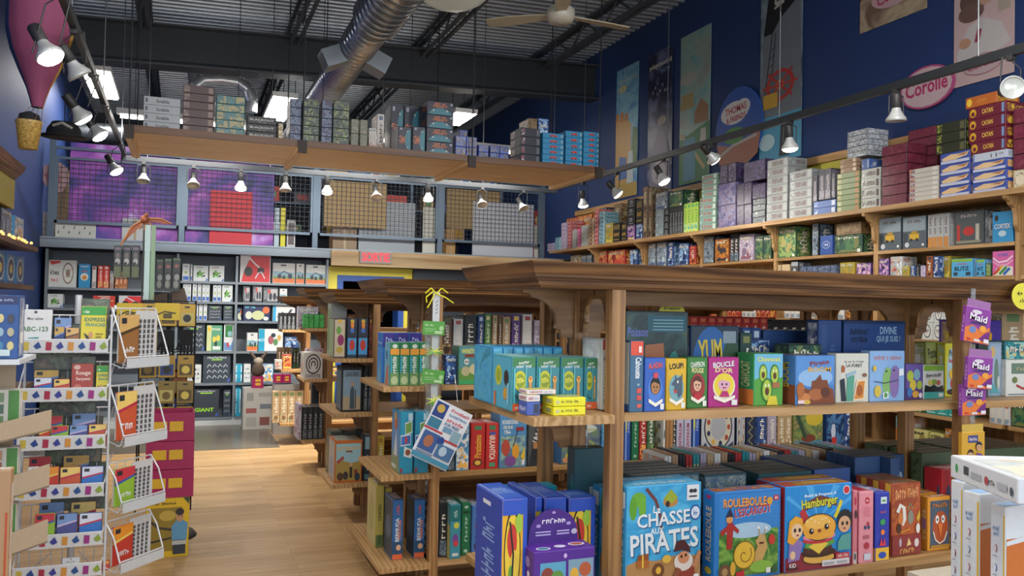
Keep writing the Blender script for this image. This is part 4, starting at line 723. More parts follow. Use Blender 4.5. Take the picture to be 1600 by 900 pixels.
K('hamburger', 'blue box with smiling hamburger and two children', '1c88d0', ['1c88d0'], 'h', front=[('r', .02, 0, 1, 1, '1c88d0')]+[('p', [(.5, .55), (.5+.7*math.cos(a_), .55+.7*math.sin(a_)*.6+.05), (.5+.7*math.cos(a_+.16), .55+.7*math.sin(a_+.16)*.6+.05)], '48a4e0') for a_ in (.5, 1.1, 1.7, 2.3)]+[('p', [(0, 0), (1, 0), (1, .1), (.75, .2), (.25, .22), (0, .16)], '8c2838'),
  ('p', [(.28, .8), (.5, .88), (.76, .82), (.78, .74), (.5, .78), (.28, .7)], '6c3428'), ('t', 'Hamburger', .52, .775, .55, .14, 4, '3c3010'), ('t', 'Hamburger', .51, .785, .55, .14, 4, 'd8d838'), ('t', "Build & Prepare it", .52, .885, .48, .045, 2, 'e8f0f4'), ('e', .92, .92, .055, .055, 'e8e0e0'), ('e', .92, .92, .045, .045, 'c83038'),
  ('p', [(.2, .7), (.32, .6), (.36, .62), (.3, .56), (.26, .56)], 'b82c30'), ('w', [(.24, .72), (.32, .6)], .07, 'b83034'), ('w', [(.84, .8), (.78, .66), (.74, .6)], .05, 'd8c838'),
  ('e', .5, .13, .25, .075, '3c2418'), ('e', .5, .135, .235, .065, 'e0b050'), ('e', .5, .2, .26, .06, '3c2418'), ('e', .48, .25, .22, .075, '4c2c20'), ('p', [(.28, .27), (.5, .22), (.75, .3), (.72, .34), (.3, .32)], '58a048'), ('p', [(.34, .28), (.5, .18), (.64, .3), (.5, .34)], 'e8c848'), ('e', .48, .35, .23, .045, 'c03438'), ('e', .5, .39, .25, .05, 'd888b8'),
  ('e', .5, .5, .265, .165, '402410'), ('e', .5, .5, .252, .153, 'e8a83c'), ('e', .47, .56, .19, .08, 'f0bc58'), ('p', [(.26, .45), (.74, .43), (.7, .37), (.5, .35), (.3, .38)], 'e8a83c')]+[('e', .32+.055*i, .58+.03*math.sin(i*1.7), .012, .01, 'f4e4b8') for i in range(7)]+[('e', .38, .46, .035, .035, '201410'), ('e', .39, .47, .012, .012, 'f4f4f4'), ('e', .61, .5, .035, .035, '201410'), ('e', .62, .51, .012, .012, 'f4f4f4'), ('e', .5, .46, .025, .02, '8c2c20'),
  ('p', [(.03, .02+.1), (.2, .14), (.25, .34), (.16, .4), (.05, .36)], '9078b8'), ('p', [(.02, .36), (.05, .6), (.14, .66), (.24, .62), (.26, .5), (.2, .4), (.1, .32)], 'e8a830'), ('e', .16, .48, .085, .09, 'ecc8a0'), ('e', .13, .49, .02, .025, '2c2420'), ('e', .2, .49, .02, .025, '2c2420'), ('e', .17, .43, .02, .012, 'a03430'), ('e', .1, .2, .04, .05, 'ecc8a0'),
  ('p', [(.78, .2), (.98, .2), (.98, .4), (.84, .38), (.78, .3)], '58a098'), ('e', .89, .56, .12, .13, '202024'), ('e', .88, .51, .095, .1, 'd8a880'), ('e', .85, .52, .02, .025, '2c2420'), ('e', .92, .52, .02, .025, '2c2420'), ('e', .88, .46, .02, .012, 'a03430'), ('r', .02, .03, .18, .06, '401820'), ('t', 'KID', .1, .08, .1, .05, 0, 'e8e4e0'), ('r', .54, .03, .96, .1, 'dcdce0'), ('r', .75, .1, .96, .17, 'b83c44'), ('t', 'FAST FOOD', .86, .135, .16, .04, 0, 'f0e0e0')]+[('r', .56+.2*(i % 2), .045+.012*(i//2), .73+.2*(i % 2), .05+.012*(i//2), '707078') for i in range(6)],
  side=[('r', 0, 0, 1, 1, 'a02c34'), ('t', 'HAMBURGER', .5, .5, .5, .5, 90, 'e8c8a8')], top=[('r', 0, 0, 1, 1, 'b04c3c'), ('r', .2, .1, .98, .9, 'a88040'), ('t', 'HAMBURGER', .6, .5, .5, .5, 0, 'e0c060')])
K('pinkspine', 'pink spine-out board game with red logo', 'e0909c', ['e0909c'], 'p', front=[('e', .55, .88, .18, .05, 'b82c3c'), ('t', '4+', .55, .88, .2, .04, 0, 'f0d8d8'), ('e', .4, .5, .1, .03, '30486c'), ('e', .65, .5, .1, .03, '30486c'), ('e', .6, .55, .1, .03, 'b83040'), ('r', .25, .34, .7, .39, 'b0606c'), ('e', .5, .24, .2, .05, 'b03444'), ('r', .3, .04, .8, .13, 'c8d0dc')]+[('r', .25, .66+.03*i, .75, .67+.03*i, 'c86c7c') for i in range(5)], side=[('r', 0, 0, .8, 1, 'c84c5c'), ('t', '4+', .4, .85, .3, .08, 0, 'a02434')], top=[('r', .1, .1, .9, .9, 'b82c3c')])
K('pinkspine2', 'rose pink game box end beside the hamburger box', 'd07884', ['d07884'], 'p', front=[('e', .5, .86, .3, .06, 'b03444'), ('r', .1, 0, .9, .16, 'c8c0b8'), ('e', .5, .1, .25, .05, '404850'), ('e', .6, .68, .3, .06, '3c2c30')])
K('bluespine', 'indigo blue spine-out game with yellow foot', '2c3ca8', ['2c3ca8'], 'b', front=[('r', 0, 0, 1, .19, 'e8b838'), ('e', .5, .08, .3, .05, '3050b0'), ('r', .35, .84, .8, .94, 'd0e0e0'), ('r', .45, .87, .7, .9, '58a058'), ('e', .5, .57, .2, .045, '38a058'), ('e', .5, .42, .15, .04, 'e88040'), ('p', [(.25, .22), (.4, .34), (.5, .24), (.62, .34), (.75, .22)], 'd83c50'), ('t', 'JEU', .5, .72, .4, .04, 0, 'c85c68')], side=[('r', 0, .8, .6, 1, 'e0c058'), ('r', 0, 0, 1, .19, 'e8b838')])
K('rustcat', 'rust red game box with white cat and bird', '9c4428', ['9c4428', 'b85c30'], 'r', front=[('r', .02, .28, .98, .98, art(['a84c2c', 'b8602c', '8c3c24', 'c87830'], 9)), ('t', 'Pique Plume', .52, .86, .8, .14, 4, 'e0a468'), ('w', [(.2, .6), (.3, .7), (.42, .66), (.45, .5), (.36, .42)], .11, 'e0dcd4'), ('e', .3, .5, .09, .09, 'c87838'), ('e', .65, .52, .1, .1, '8c8c7c'), ('w', [(.55, .62), (.62, .72), (.72, .64)], .03, '7ca080'), ('p', [(.84, .5), (.96, .62), (.98, .52), (.92, .44)], 'd8a838'), ('e', .24, .38, .08, .07, '4c2c20'), ('w', [(.3, .32), (.6, .36)], .03, 'd0a030'), ('r', 0, 0, 1, .28, '8c3430'), ('e', .28, .18, .04, .06, 'b8b0c0'), ('p', [(.5, .12), (.66, .14), (.56, .24)], 'e8c888'), ('e', .84, .16, .08, .06, 'e0d0c8'), ('t', 'Plume', .5, .06, .5, .07, 4, 'd8a858'), ('e', .88, .36, .07, .07, 'e0dcd4')], side=[('r', .0, .0, .4, 1, 'a84c3c'), ('r', .5, .75, 1, 1, 'e0b048')], top=[('r', 0, 0, 1, 1, '8c6c4c')])
K('orangebird', 'orange-edged game box with grinning bird', 'e09830', ['e09830'], 'o', front=[('r', .08, .04, .98, .94, '4c5c6c'), ('e', .55, .42, .36, .32, 'b05028'), ('e', .4, .58, .08, .08, 'e8e8e0'), ('e', .4, .58, .03, .03, '181414'), ('e', .66, .58, .08, .08, 'e8e8e0'), ('e', .65, .58, .03, .03, '181414'), ('p', [(.42, .5), (.64, .5), (.54, .22)], 'e07838'), ('w', [(.2, .36), (.3, .2), (.5, .12), (.72, .18), (.84, .34)], .05, 'e0d8c8'), ('t', 'DINDON', .5, .86, .7, .1, 0, 'c87838'), ('r', .08, .04, .98, .1, 'b08030')], side=[('t', 'DINDON', .5, .5, .5, .6, 90, 'f0d8b0'), ('r', .2, .4, .8, .6, 'b080a0')])
K('dragomino', 'slate blue dragon domino game box', '304c74', ['304c74', '40608c'], 'd', front=[('t', 'DRAGOMINO', .38, .58, .5, .2, 0, '20304c'), ('t', 'DRAGOMINO', .375, .6, .5, .2, 0, '8c9ca0'), ('e', .82, .7, .05, .1, '90a8b8'), ('e', .92, .72, .04, .08, '90a8b8'), ('e', .8, .45, .04, .08, '90a8b8'), ('e', .9, .46, .05, .08, '90a8b8')], side=[('t', 'DRAGO', .5, .5, .4, .5, 90, '507098')], top=[('r', .02, .05, .98, .95, '485858')])
K('cloudbox', 'long blue game box with pale cloud', '2c4c80', ['2c4c80'], 'c', front=[('e', .5, .5, .25, .3, '8c94a8'), ('r', .82, .3, .98, .7, 'a8846c')], side=[('e', .55, .5, .2, .28, '8890a4'), ('e', .45, .42, .14, .2, '8890a4'), ('e', .68, .4, .12, .2, '8890a4'), ('r', .04, .4, .16, .7, 'b8946c'), ('e', .9, .5, .06, .3, 'd8c050')], top=[('r', .02, .02, .98, .98, '3c4c5c')])
K('tealbox', 'dark teal game box', '244c54', ['244c54', '306068'], 't', front=[('r', .5, .2, .8, .7, '8c9c98'), ('e', .58, .45, .05, .12, '1c2c30'), ('e', .7, .42, .06, .14, '1c2c30')], side=[('r', .5, .2, .95, .8, '2c7078'), ('e', .3, .4, .08, .14, 'a88840'), ('r', .72, .3, .88, .6, 'b04038')], top=[('r', .02, .02, .98, .98, art(['3c5450', '2c403c', '506860'], 16))])
K('flattop_g', 'grey green wrapped game lying flat', '404c44', ['505c50', '303c38', '6c7464', '3c5060'], None, 'b8b8a8', 'flat', scale=30)
K('olive_bag', 'dark olive game box', '48583c', ['48583c', '586c44', '344430'], None, 'b8b8a8', front=[('e', .7, .6, .14, .24, '6c5038'), ('r', .8, .2, 1, .8, '2c4c80')]+[('r', .08, .62+.08*i, .45, .65+.08*i, '38482c') for i in range(4)], top=[('r', 0, 0, 1, 1, art(['504838', '3c342c', '605848'], 12))])
K('red_lo', 'bright red low game box', 'b82830', ['b82830'], None, front=[('e', .2, .5, .1, .3, '304870'), ('t', 'LOTO', .65, .5, .3, .4, 0, 'e8d0d0')], side=[('e', .8, .5, .1, .3, '304870'), ('t', 'LOTO', .35, .5, .4, .4, 0, 'e8d0d0')])
K('rowtop', 'blue green wrapped game box', '30505c', ['4c6470', '7c8c84', '48607c', '98a098', '38484c'], None, 'b8b8a8', 'art', scale=30)
# ================================================================ goods on the nearest gondola (G1)
G1 = 'on the nearest gondola\'s upper shelf'
row('S', 2.425, 1.257, [(985, 1007, 532, 'cahouete', dict(d=.2)), (1008, 1041, 559, 'aladin'), (1041, 1074, 560, 'loup', dict(off=.02)), (1074, 1107, 558, 'chaperon', dict(off=.05)), (1107, 1156, 558, 'boucle', dict(off=.055)), (1178, 1225, 552, 'chavocat', dict(off=.06, d=.1)), (1243, 1306, 555, 'pirateboom', dict(off=.04, d=.12)), (1306, 1359, 552, 'foret', dict(off=.07)), (1359, 1415, 548, 'bluebirds', dict(off=.07)), (1415, 1443, 568, 'purplechicks', dict(off=.1)), (1443, 1476, 570, 'chamaile', dict(off=.1)), (1477, 1500, 536, 'puste', dict(off=.16)), (1545, 1566, 534, 'greyfox', dict(off=.12)), (1567, 1625, 562, 'whitequiz', dict(off=.1))], 'on the nearest upper shelf', 'games faced out on the nearest upper shelf', .05)
row('S', 2.60, 1.257, [(977, 1077, 486, 'dino', dict(d=.09)), (1079, 1156, 509, 'yum', dict(d=.09, off=.0)), (1157, 1176, 520, 'g_forest_s'), (1158, 1204, 530, 'g_blue', dict(off=.14)), (1232, 1302, 538, 'g_forest', dict(d=.09)), (1318, 1416, 501, 'divine', dict(d=.075, off=.02)), (1279, 1316, 500, 'divine_s', dict(d=.07, off=.02)), (1425, 1475, 534, 'puste_g', dict(off=.03)), (1570, 1625, 533, 'g_teal', dict(off=.0))], 'in the back row of the nearest upper shelf', 'back row of the nearest upper shelf', .09)
row('S', 2.84, 1.257, [(1160, 1190, 512, 'g_blue_s', dict(c=2)), (1192, 1276, 516, 'cloudbox', dict()), (1506, 1566, 500, 'purplegame', dict(c=2)), (1566, 1600, 485, 'g_tan_s')], 'far back on the nearest upper shelf', None, .14)
row('S', 2.53, 1.257, [(800, 838.5, 557, 'giraffe', dict(d=.18)), (839, 876, 557, 'giraffe', dict(d=.18)), (876.5, 913, 558, 'giraffe', dict(d=.18)), (914, 940, 559, 'giraffe', dict(d=.18)), (941, 955, 529, 'whitespine_t', dict(d=.15, off=-.03))], 'on the nearest gondola\'s end shelf', 'turquoise giraffe boxes on the end shelf', .18)
row('S', 2.73, 1.257, [(771, 880, 542, 'jumper', dict(c=7))], 'behind the giraffe boxes', 'blue wrapped boxes behind the giraffe boxes', .2)
row('S', 2.43, 1.257, [(823, 845, 628, 'hearts_b', dict(z=1.257)), (823, 845, 617.5, 'hearts', dict(on=1)), (823, 870, 609, 'hearts', dict(on=1, off=.02))], 'beside the yellow boxes, end shelf', None, .07)
row('S', 2.40, 1.257, [(865, 917, 621, 'yellowsmall', dict(n=2))], 'at the end shelf\'s front corner', 'yellow small boxes on the end shelf', .09)
row('S', 2.88, 1.257, [(905, 916, 505, 'dark_small', dict(n=3)), (917, 935, 494, 'g_forest_s')], 'in the gap under the crown arch', None, .1)
# lower shelf
LW = 'on the nearest lower shelf'
row('S', 2.395, .662, [(978, 1098, 757, 'chasse', dict(d=.07, b=2)), (1116, 1222, 766, 'rouleboule', dict(d=.07, b=1, off=.02)), (1226, 1333, 757, 'hamburger', dict(d=.08, b=2, off=.02))], LW, 'large games faced out on the nearest lower shelf', .08)
row('S', 2.42, .662, [(1333, 1341, 766, 'pinkspine2', dict()), (1343, 1366, 768, 'pinkspine'), (1368, 1391, 769, 'bluespine', dict(d=.2)), (1388.5+4, 1440, 754, 'rustcat', dict(d=.06, b=3, off=.03)), (1450, 1486, 776, 'orangebird', dict(d=.06, b=3, off=.04)), (1487, 1500, 776, 'g_orange_s', dict(off=.04))], LW, 'spine-out and small games on the nearest lower shelf', .24)
row('S', 2.60, .662, [(985, 1095, 741, 'rowtop', dict(d=.05, b=5)), (1100, 1168, 740, 'rowtop', dict(d=.05, b=3)), (1185, 1270, 738, 'tealbox', dict(d=.06, b=4)), (1272, 1330, 732, 'cloudbox', dict(d=.36)), (1352, 1432, 716, 'dragomino', dict(d=.055, b=4)), (1438, 1500, 706, 'olive_bag', dict(d=.06, b=5)), (1505, 1625, 700, 'olive_bag', dict(d=.06, b=5))], 'behind the nearest lower front games', None, .3)
row('S', 2.50, .662, [(1455, 1520, 733, 'red_lo', dict(d=.09))], 'above the orange bird box', None, .09)
row('S', 2.93, .662, [*[(1040+11*i, 1050+11*i, 713-(i % 3)*1.5-i*.4, ['g_white_s', 'g_red_s', 'g_tan_s', 'g_black_s', 'g_lilac_s', 'card_tan', 'g_teal_s'][i*5 % 7], dict(c=2)) for i in range(27)]], 'at the rear of the nearest lower shelf', None, .18)
# end shelf, lower: blue oval boxes and the purple bubble box
K('ovalblue', 'blue box with yellow oval-window front', '2850b8', ['2850b8'], 'o', front=[('r', .0, 0, 1, 1, 'e8b020'), ('r', .84, 0, 1, 1, '2850b8'), ('e', .42, .5, .34, .42, '1c1c18'), ('e', .42, .5, .3, .38, 'e8c838'), ('e', .4, .62, .2, .16, 'c83828'), ('e', .5, .36, .18, .18, 'e0c040'), ('e', .36, .3, .1, .1, '60a038'), ('w', [(.3, .8), (.45, .5), (.4, .2)], .07, '24241c'), ('r', .0, .86, .84, 1, '2850b8'), ('e', .66, .78, .14, .09, '98c040'), ('p', [(.6, 0), (.84, 0), (.84, .2), (.7, .16)], 'c8d4e4'), ('p', [(0, 0), (.4, 0), (0, .2)], 'd86828')],
  side=[('r', 0, 0, 1, 1, '2448b0'), ('t', 'super jeu', .5, .45, .5, .6, 90, '88a8e0'), ('r', .3, .88, .6, .92, 'e8e8f0')], top=[('r', .04, .04, .96, .96, '3864c4'), ('t', 'coffret', .5, .5, .7, .4, 0, '90b0e8'), ('r', .02, .0, .06, 1, 'd8dce8')])
K('bubble', 'purple box with rounded header and bubbles', '50248c', ['50248c'], 'b', front=[('r', .1, .42, .52, .82, '58a0c0'), ('e', .22, .62, .1, .12, '883c34'), ('e', .38, .58, .1, .1, '5c8c40'), ('r', .12, .42, .5, .48, 'd8b848'), ('r', .56, .44, .98, .84, '7c9cb0'), ('e', .66, .6, .07, .1, 'd8a838'), ('e', .84, .66, .1, .12, 'b05838'), ('r', .58, .44, .96, .5, '687848'), ('r', .3, .0, .6, .34, '5890b8'), ('e', .1, .14, .08, .12, 'c8c0d8'), ('e', .8, .14, .14, .2, 'd8d0e0'), ('e', .5, .92, .03, .04, 'c8a8e0')],
  side=[('e', .5, .8, .2, .09, '9080b8'), ('e', .4, .4, .26, .12, 'a0c0b0'), ('e', .6, .6, .12, .06, 'e0d8e8')], top=[('e', .2, .3, .12, .2, 'd0c8e0'), ('e', .2, .3, .09, .14, '408098'), ('e', .5, .4, .1, .17, 'd0c8e0'), ('e', .8, .5, .14, .22, 'd0c8e0'), ('e', .8, .5, .1, .15, 'a86048')])
EV = 'on the nearest lower end shelf'
row('S', 2.39, .662, [(784, 826, 779, 'ovalblue', dict(d=.24, off=.01))], EV, 'blue and yellow oval-window boxes', .24)
row('S', 2.50, .662, [(836, 848, 776, 'ovalblue', dict(d=.26)), (850, 886, 777, 'ovalblue', dict(d=.26)), (888, 932, 777, 'ovalblue', dict(d=.26))], 'standing behind the purple bubble box', 'blue and yellow oval-window boxes', .26)
q = at(835, 858, y=2.33); q2 = at(931, 858, y=2.33); bw = q2.x-q.x; zt_ = at(880, 860, y=2.33).z; bc = (q.x+q2.x)/2
bx_ = put('bubble', (bc, 2.335, .664), bw, .09, zt_-.664, 0); bx_.name = 'bubble_toy_box'; tag(bx_, 'purple bubble toy box with half-round header card', 'toy box')
# end shelf has a small nose under it so the box stands on wood
hd = MB(); pts = [(-bw*.42, 0)]+[(-bw*.4*math.cos(math.pi*t/16), .03+.075*math.sin(math.pi*t/16)) for t in range(17)]+[(bw*.42, 0)]
hd.prism([(a, -.001, b_) for a, b_ in pts], (0, .004, 0), flat('44207c')); paint(hd, Vector((-bw/2, -.0015, 0)), X, Z, bw, .11, [('t', 'BULLES', .5, .62, .4, .14, 0, 'e8e0f0'), ('e', .25, .5, .04, .05, 'a890d0'), ('e', .75, .52, .04, .05, 'a890d0'), ('e', .5, .86, .03, .04, 'a890d0'), ('r', .2, .3, .45, .34, 'b8a8d8'), ('r', .2, .22, .45, .26, 'b8a8d8'), ('r', .55, .3, .76, .34, 'b8a8d8'), ('r', .55, .22, .76, .26, 'b8a8d8'), ('e', .84, .28, .05, .08, 'b8b0c8')])
h_ = hd.build('header_card', bx_, (0, .088, zt_-.664)); h_['label'] = 'round-topped purple header card'
row('S', 2.62, .662, [(898, 946, 700, 'tealbox', dict(d=.06))], 'open on the lower end shelf', None, .3)
row('S', 2.56, .662, [(938, 958, 760, 'chasse', dict(d=.3))], 'turned sideways by the post', None, .3)
K('ptit', 'turquoise market game box', '1c9cb8', ['1c9cb8'], 'm', front=[('r', 0, 0, 1, 1, '1c98b4'), ('t', "P'TIT", .45, .84, .28, .07, 0, 'c8b878'), ('t', 'MARKET', .45, .76, .6, .09, 0, 'c8b878'), ('t', 'COOL', .84, .82, .2, .06, 4, '14384c'), ('e', .25, .6, .12, .05, '30506c'), ('r', .1, .05, .3, .14, 'd8dce0'), ('e', .2, .34, .1, .12, '186c84')], side=[('r', .1, .05, .5, .95, '28a8c0'), ('r', .2, .7, .5, .8, '304060')], top=[('r', .04, .1, .96, .9, '28a4bc'), ('t', 'MARKET', .6, .5, .4, .4, 0, 'c8b878')])
row('S', 2.75, .662, [(772, 872, 762, 'ptit', dict(d=.08))], 'behind the blue oval boxes', None, .08)
# ================================================================ goods on the farther gondolas
K('animalbox', 'green animal-card game box with orange band', '2c7c4c', ['2c7c4c', '58a878'], 'a', front=[('r', 0, .0, 1, .3, '6c9058'), ('e', .5, .12, .4, .1, 'b0c090'), ('r', 0, .72, 1, .86, 'e09838'), ('t', 'ANIMAUX', .5, .48, .5, .4, 90, 'e8f0ec'), ('e', .5, .92, .3, .05, 'd0d8cc'), ('r', .0, .3, .2, .7, '3c98b0')], side=[('r', 0, 0, 1, 1, '78b4d0'), ('p', [(.2, 0), (.8, 0), (.7, .5), (.4, .4)], 'c87850'), ('e', .4, .7, .2, .1, '3c7cb0')], top=[('r', .05, .05, .95, .95, 'b0c8d8')])
K('bluepurp', 'blue game box with violet top band', '3878c8', ['3878c8', '88c0e0'], 'b', front=[('r', 0, .72, 1, 1, '3c2c84'), ('t', 'DUO', .5, .86, .6, .14, 0, 'a8b8e0')], side=[('r', 0, .0, 1, .7, '4c90d8'), ('t', 'IL ETAIT', .5, .8, .7, .06, 0, 'e0e8f4'), ('p', [(.2, .1), (.5, .5), (.8, .2), (.8, 0), (.2, 0)], '78a8c0')])
K('winston', 'green animal game box with yellow title', '58806c', ['58806c', '84a060', '3c5c48'], 'w', front=[('r', .0, .0, 1, 1, '4c8890'), ('p', [(0, 0), (1, 0), (1, .45), (.6, .5), (0, .4)], '5c8c3c'), ('t', 'WINSTON', .5, .88, .8, .13, 0, 'e0d858'), ('r', .25, .72, .75, .8, '7c3c2c'), ('e', .3, .35, .2, .13, 'b0a880'), ('e', .68, .4, .22, .14, 'c0b890'), ('e', .34, .6, .12, .08, 'd8d8d0'), ('e', .3, .6, .03, .03, '202020'), ('e', .4, .6, .03, .03, '202020'), ('r', 0, 0, 1, .12, '3c9858')], side=[('r', .1, .1, .9, .9, '3c6858')])
K('ship', 'teal postcard game box with palm picture', '2890b0', ['2890b0'], 's', front=[('p', [(.38, .62), (.95, .66), (.9, .86), (.34, .82)], 'd8dcdc'), ('p', [(.42, .64), (.9, .68), (.86, .84), (.38, .8)], '6c9c48'), ('p', [(.02, .44), (.84, .46), (.84, .64), (.0, .62)], 'd8dcdc'), ('p', [(.05, .46), (.8, .48), (.8, .62), (.04, .6)], '3c70b8'), ('e', .45, .54, .1, .06, 'c83c38'), ('p', [(.26, .28), (.9, .24), (.98, .38), (.3, .44)], 'd8dcdc'), ('e', .6, .34, .2, .05, '8c4c34'), ('r', .6, .86, .95, .98, 'b0d0dc'), ('e', .08, .05, .1, .04, 'a83434')],
  side=[('r', .03, .02, .97, .98, '5890c8'), ('p', [(.0, .0), (1, 0), (.8, .3), (.5, .22), (.1, .34)], '889c70'), ('p', [(.3, .25), (.7, .25), (.55, .7)], 'd8dce0'), ('e', .5, .8, .16, .12, 'd07038'), ('e', .45, .9, .12, .07, 'd8b040'), ('r', .1, .04, .6, .1, 'd8d8d0')])
K('redfab', 'red spine-out adventure game with green square', 'b82c28', ['b82c28'], 'r', front=[('r', .25, .86, .75, .96, '3c7850'), ('t', 'FABULANTICA', .5, .5, .5, .62, -90, 'e8d8c8'), ('r', .25, .04, .75, .13, '48906c'), ('e', .5, .78, .3, .04, '4c4c90')])
K('redpir', 'red spine-out pirate game with gold emblem', 'b02824', ['b02824'], 'r', front=[('r', .25, .86, .75, .95, '3c7850'), ('t', 'Piratissimo', .5, .5, .5, .5, 90, 'd8a838'), ('e', .5, .14, .36, .08, '5c3020'), ('e', .5, .14, .22, .05, 'e0b048')])
K('rondours', 'blue forest-animals game box', '4c88b8', ['4c88b8'], 'r', front=[('r', .04, .02, .96, .6, art(['6c8c78', '4c6c8c', '90b0a0', '5c7c58'], 10)), ('t', 'RONDOURS', .38, .87, .6, .08, 0, 'e8e8e0'), ('t', 'DES BOIS', .3, .77, .36, .06, 0, 'e8e0c8'), ('t', '2013', .28, .68, .26, .08, 0, 'e8e8e0'), ('e', .22, .38, .16, .16, 'b04838'), ('e', .6, .3, .14, .14, 'd89830'), ('e', .4, .12, .22, .1, '7c4c8c'), ('w', [(.5, .4), (.7, .75)], .03, '403030'), ('r', .6, .7, .9, .77, '8c2c34'), ('p', [(.78, .2), (.96, .4), (.96, .1)], 'd8b838'), ('r', .84, .04, .94, .14, 'e0e0e4')], side=[('r', 0, 0, 1, 1, '6ca0c8')])
K('unlock', 'grey black escape game box lettered UNLOCK', '4c5050', ['4c5050'], 'u', front=[('p', [(.0, .0), (.55, .0), (.95, .98), (.45, .98)], '2c3034'), ('t', 'UNLOCK!', .6, .72, .4, .5, 68, 'e0e0dc'), ('r', .25, .36, .6, .5, 'a87848'), ('r', .2, .14, .5, .34, '24242c'), ('p', [(.6, 0), (1, 0), (1, .8), (.95, .8)], 'a86470')])
K('dragon', 'grey green dragon game box', '4c5c6c', ['4c5c6c'], 'd', front=[('r', .0, .0, 1, 1, art(['48586c', '5c7080', '6c8060', '384858'], 9)), ('e', .5, .85, .42, .12, 'c8ccc8'), ('t', 'Dors', .45, .91, .3, .09, 2, '9cb030'), ('t', "Dragon d'Or", .55, .8, .76, .1, 2, '9cb030'), ('e', .32, .45, .16, .2, '94a040'), ('e', .25, .62, .09, .08, 'a8b050'), ('e', .22, .63, .02, .02, '202018'), ('e', .55, .35, .2, .16, '6c7848'), ('w', [(.6, .6), (.8, .5), (.9, .25)], .05, '98a058'), ('e', .62, .55, .08, .1, '684878'), ('e', .25, .2, .16, .1, 'c0c030'), ('e', .75, .2, .14, .12, 'a0a048'), ('e', .1, .1, .08, .07, 'c88c60')], side=[('r', 0, 0, 1, 1, '4078b0')])
K('wheelgame', 'white round-dial game box', 'b8bcc4', ['b8bcc4'], 'w', front=[('e', .5, .62, .44, .5, '34384c'), ('e', .5, .62, .4, .46, 'c8c4b0'), ('e', .5, .62, .24, .28, 'a8acb4')]+[('e', .5+.32*math.cos(a_*.7), .62+.36*math.sin(a_*.7), .05, .06, ['a84c3c', '2c3458', 'd8a850', '2c3458'][a_ % 4]) for a_ in range(9)]+[('p', [(.6, .1), (.96, .3), (.96, .2), (.7, .06)], '30385c'), ('p', [(.0, .2), (.2, .16), (.1, .3)], '30385c')], side=[('r', 0, 0, 1, 1, '384058')])
K('whitecomic', 'white comic-drawn game box', 'd8d8d4', ['d8d8d4'], 'w', front=[('e', .5, .5, .34, .1, '405858'), ('e', .4, .85, .1, .03, '303030'), ('r', .3, .08, .8, .16, '506068')], side=[('e', .3+.2*(i % 3), .15+.1*i, .12, .06, ['2c2c28', 'b0a068', '888c80'][i % 3]) for i in range(8)])
K('continuum', 'lilac white spine-out game with red letters', 'b8b8d0', ['b8b8d0'], 'c', front=[('r', .0, .82, 1, 1, '3848a0'), ('t', 'CONTINUUM', .5, .42, .5, .6, 90, 'a03850')])
K('zigzag', 'navy spine with gold zigzag', '24304c', ['24304c'], 'z', front=[('w', [(.2+.5*(i % 2), .1+.1*i) for i in range(9)], .09, 'b8b060')])
K('bluetall', 'blue spine-out game with yellow shapes', '2850a8', ['2850a8'], 'b', front=[('r', 0, 0, .28, 1, '88a8d8'), ('e', .18, .7, .14, .14, 'd8d048'), ('t', 'ANIMO', .65, .7, .4, .3, 90, 'b0c0e0')])
K('jungle', 'olive game box with bird and beach picture', '8c9048', ['8c9048'], 'j', front=[('r', .0, .0, 1, 1, art(['607850', '8c9850', '48684c', 'a89058'], 9)), ('e', .7, .8, .3, .2, 'd0b840'), ('r', 0, 0, 1, .24, '5888a0'), ('e', .5, .3, .25, .1, '7c4030'), ('w', [(.1, .9), (.3, .5), (.4, .3)], .12, '385038')])
K('kingblue', 'blue black domino kingdom game box', '284880', ['284880'], 'k', front=[('r', .0, .0, 1, 1, art(['284880', '182c50', '5080b0', '1c2c48'], 12)), ('e', .4, .45, .14, .2, 'c8d0e0'), ('r', .3, .1, .6, .3, 'c03c38')], side=[('t', 'KING', .5, .5, .5, .5, 90, '90a8d0')])
K('chou', 'olive yellow spine-out CHOU game', 'b8a850', ['b8a850'], 'c', front=[('r', 0, 0, 1, .2, '586c3c'), ('t', 'CHOU', .5, .56, .4, .26, 90, '403c20'), ('t', 'MIAM', .5, .12, .4, .15, 90, '303c20')], side=[('r', .02, .02, .98, .98, 'ccc088'), ('e', .5, .5, .3, .3, 'b8b070')])
K('bermuda', 'blue spine-out game with orange foot', '2c64a0', ['2c64a0'], 'b', front=[('r', 0, 0, 1, .09, 'e06838'), ('e', .5, .2, .4, .09, 'a85838'), ('t', 'BERMUDA', .45, .5, .4, .4, 90, 'd8e0e8'), ('t', 'PIRATES', .7, .5, .3, .32, 90, 'd87838'), ('t', 'GAME', .5, .84, .3, .16, 90, 'd05848'), ('r', 0, .09, 1, .3, '244c70'), ('e', .6, .2, .25, .05, 'd8a888')], side=[('r', .02, .02, .98, .98, '3c4858'), ('e', .5, .5, .3, .2, '586c84')])
K('tealyellow', 'teal spine-out game with yellow side', '3c90a0', ['3c90a0'], 't', front=[('r', .0, .7, 1, 1, '1c7070'), ('e', .6, .62, .28, .06, 'd0d048'), ('e', .5, .36, .3, .1, '784898'), ('e', .55, .28, .25, .06, 'c84048'), ('r', .2, .04, .8, .1, 'd0d8d8'), ('t', 'QUIZZ', .5, .84, .4, .14, 90, 'c0e0d8')], side=[('r', .02, .02, .98, .98, '78b0b8'), ('p', [(.0, .0), (1, .0), (1, .6), (.5, .7), (0, .4)], 'd8d080'), ('e', .5, .4, .2, .12, 'b83c38'), ('t', 'LOTO', .5, .78, .7, .1, 0, 'c8a838')])
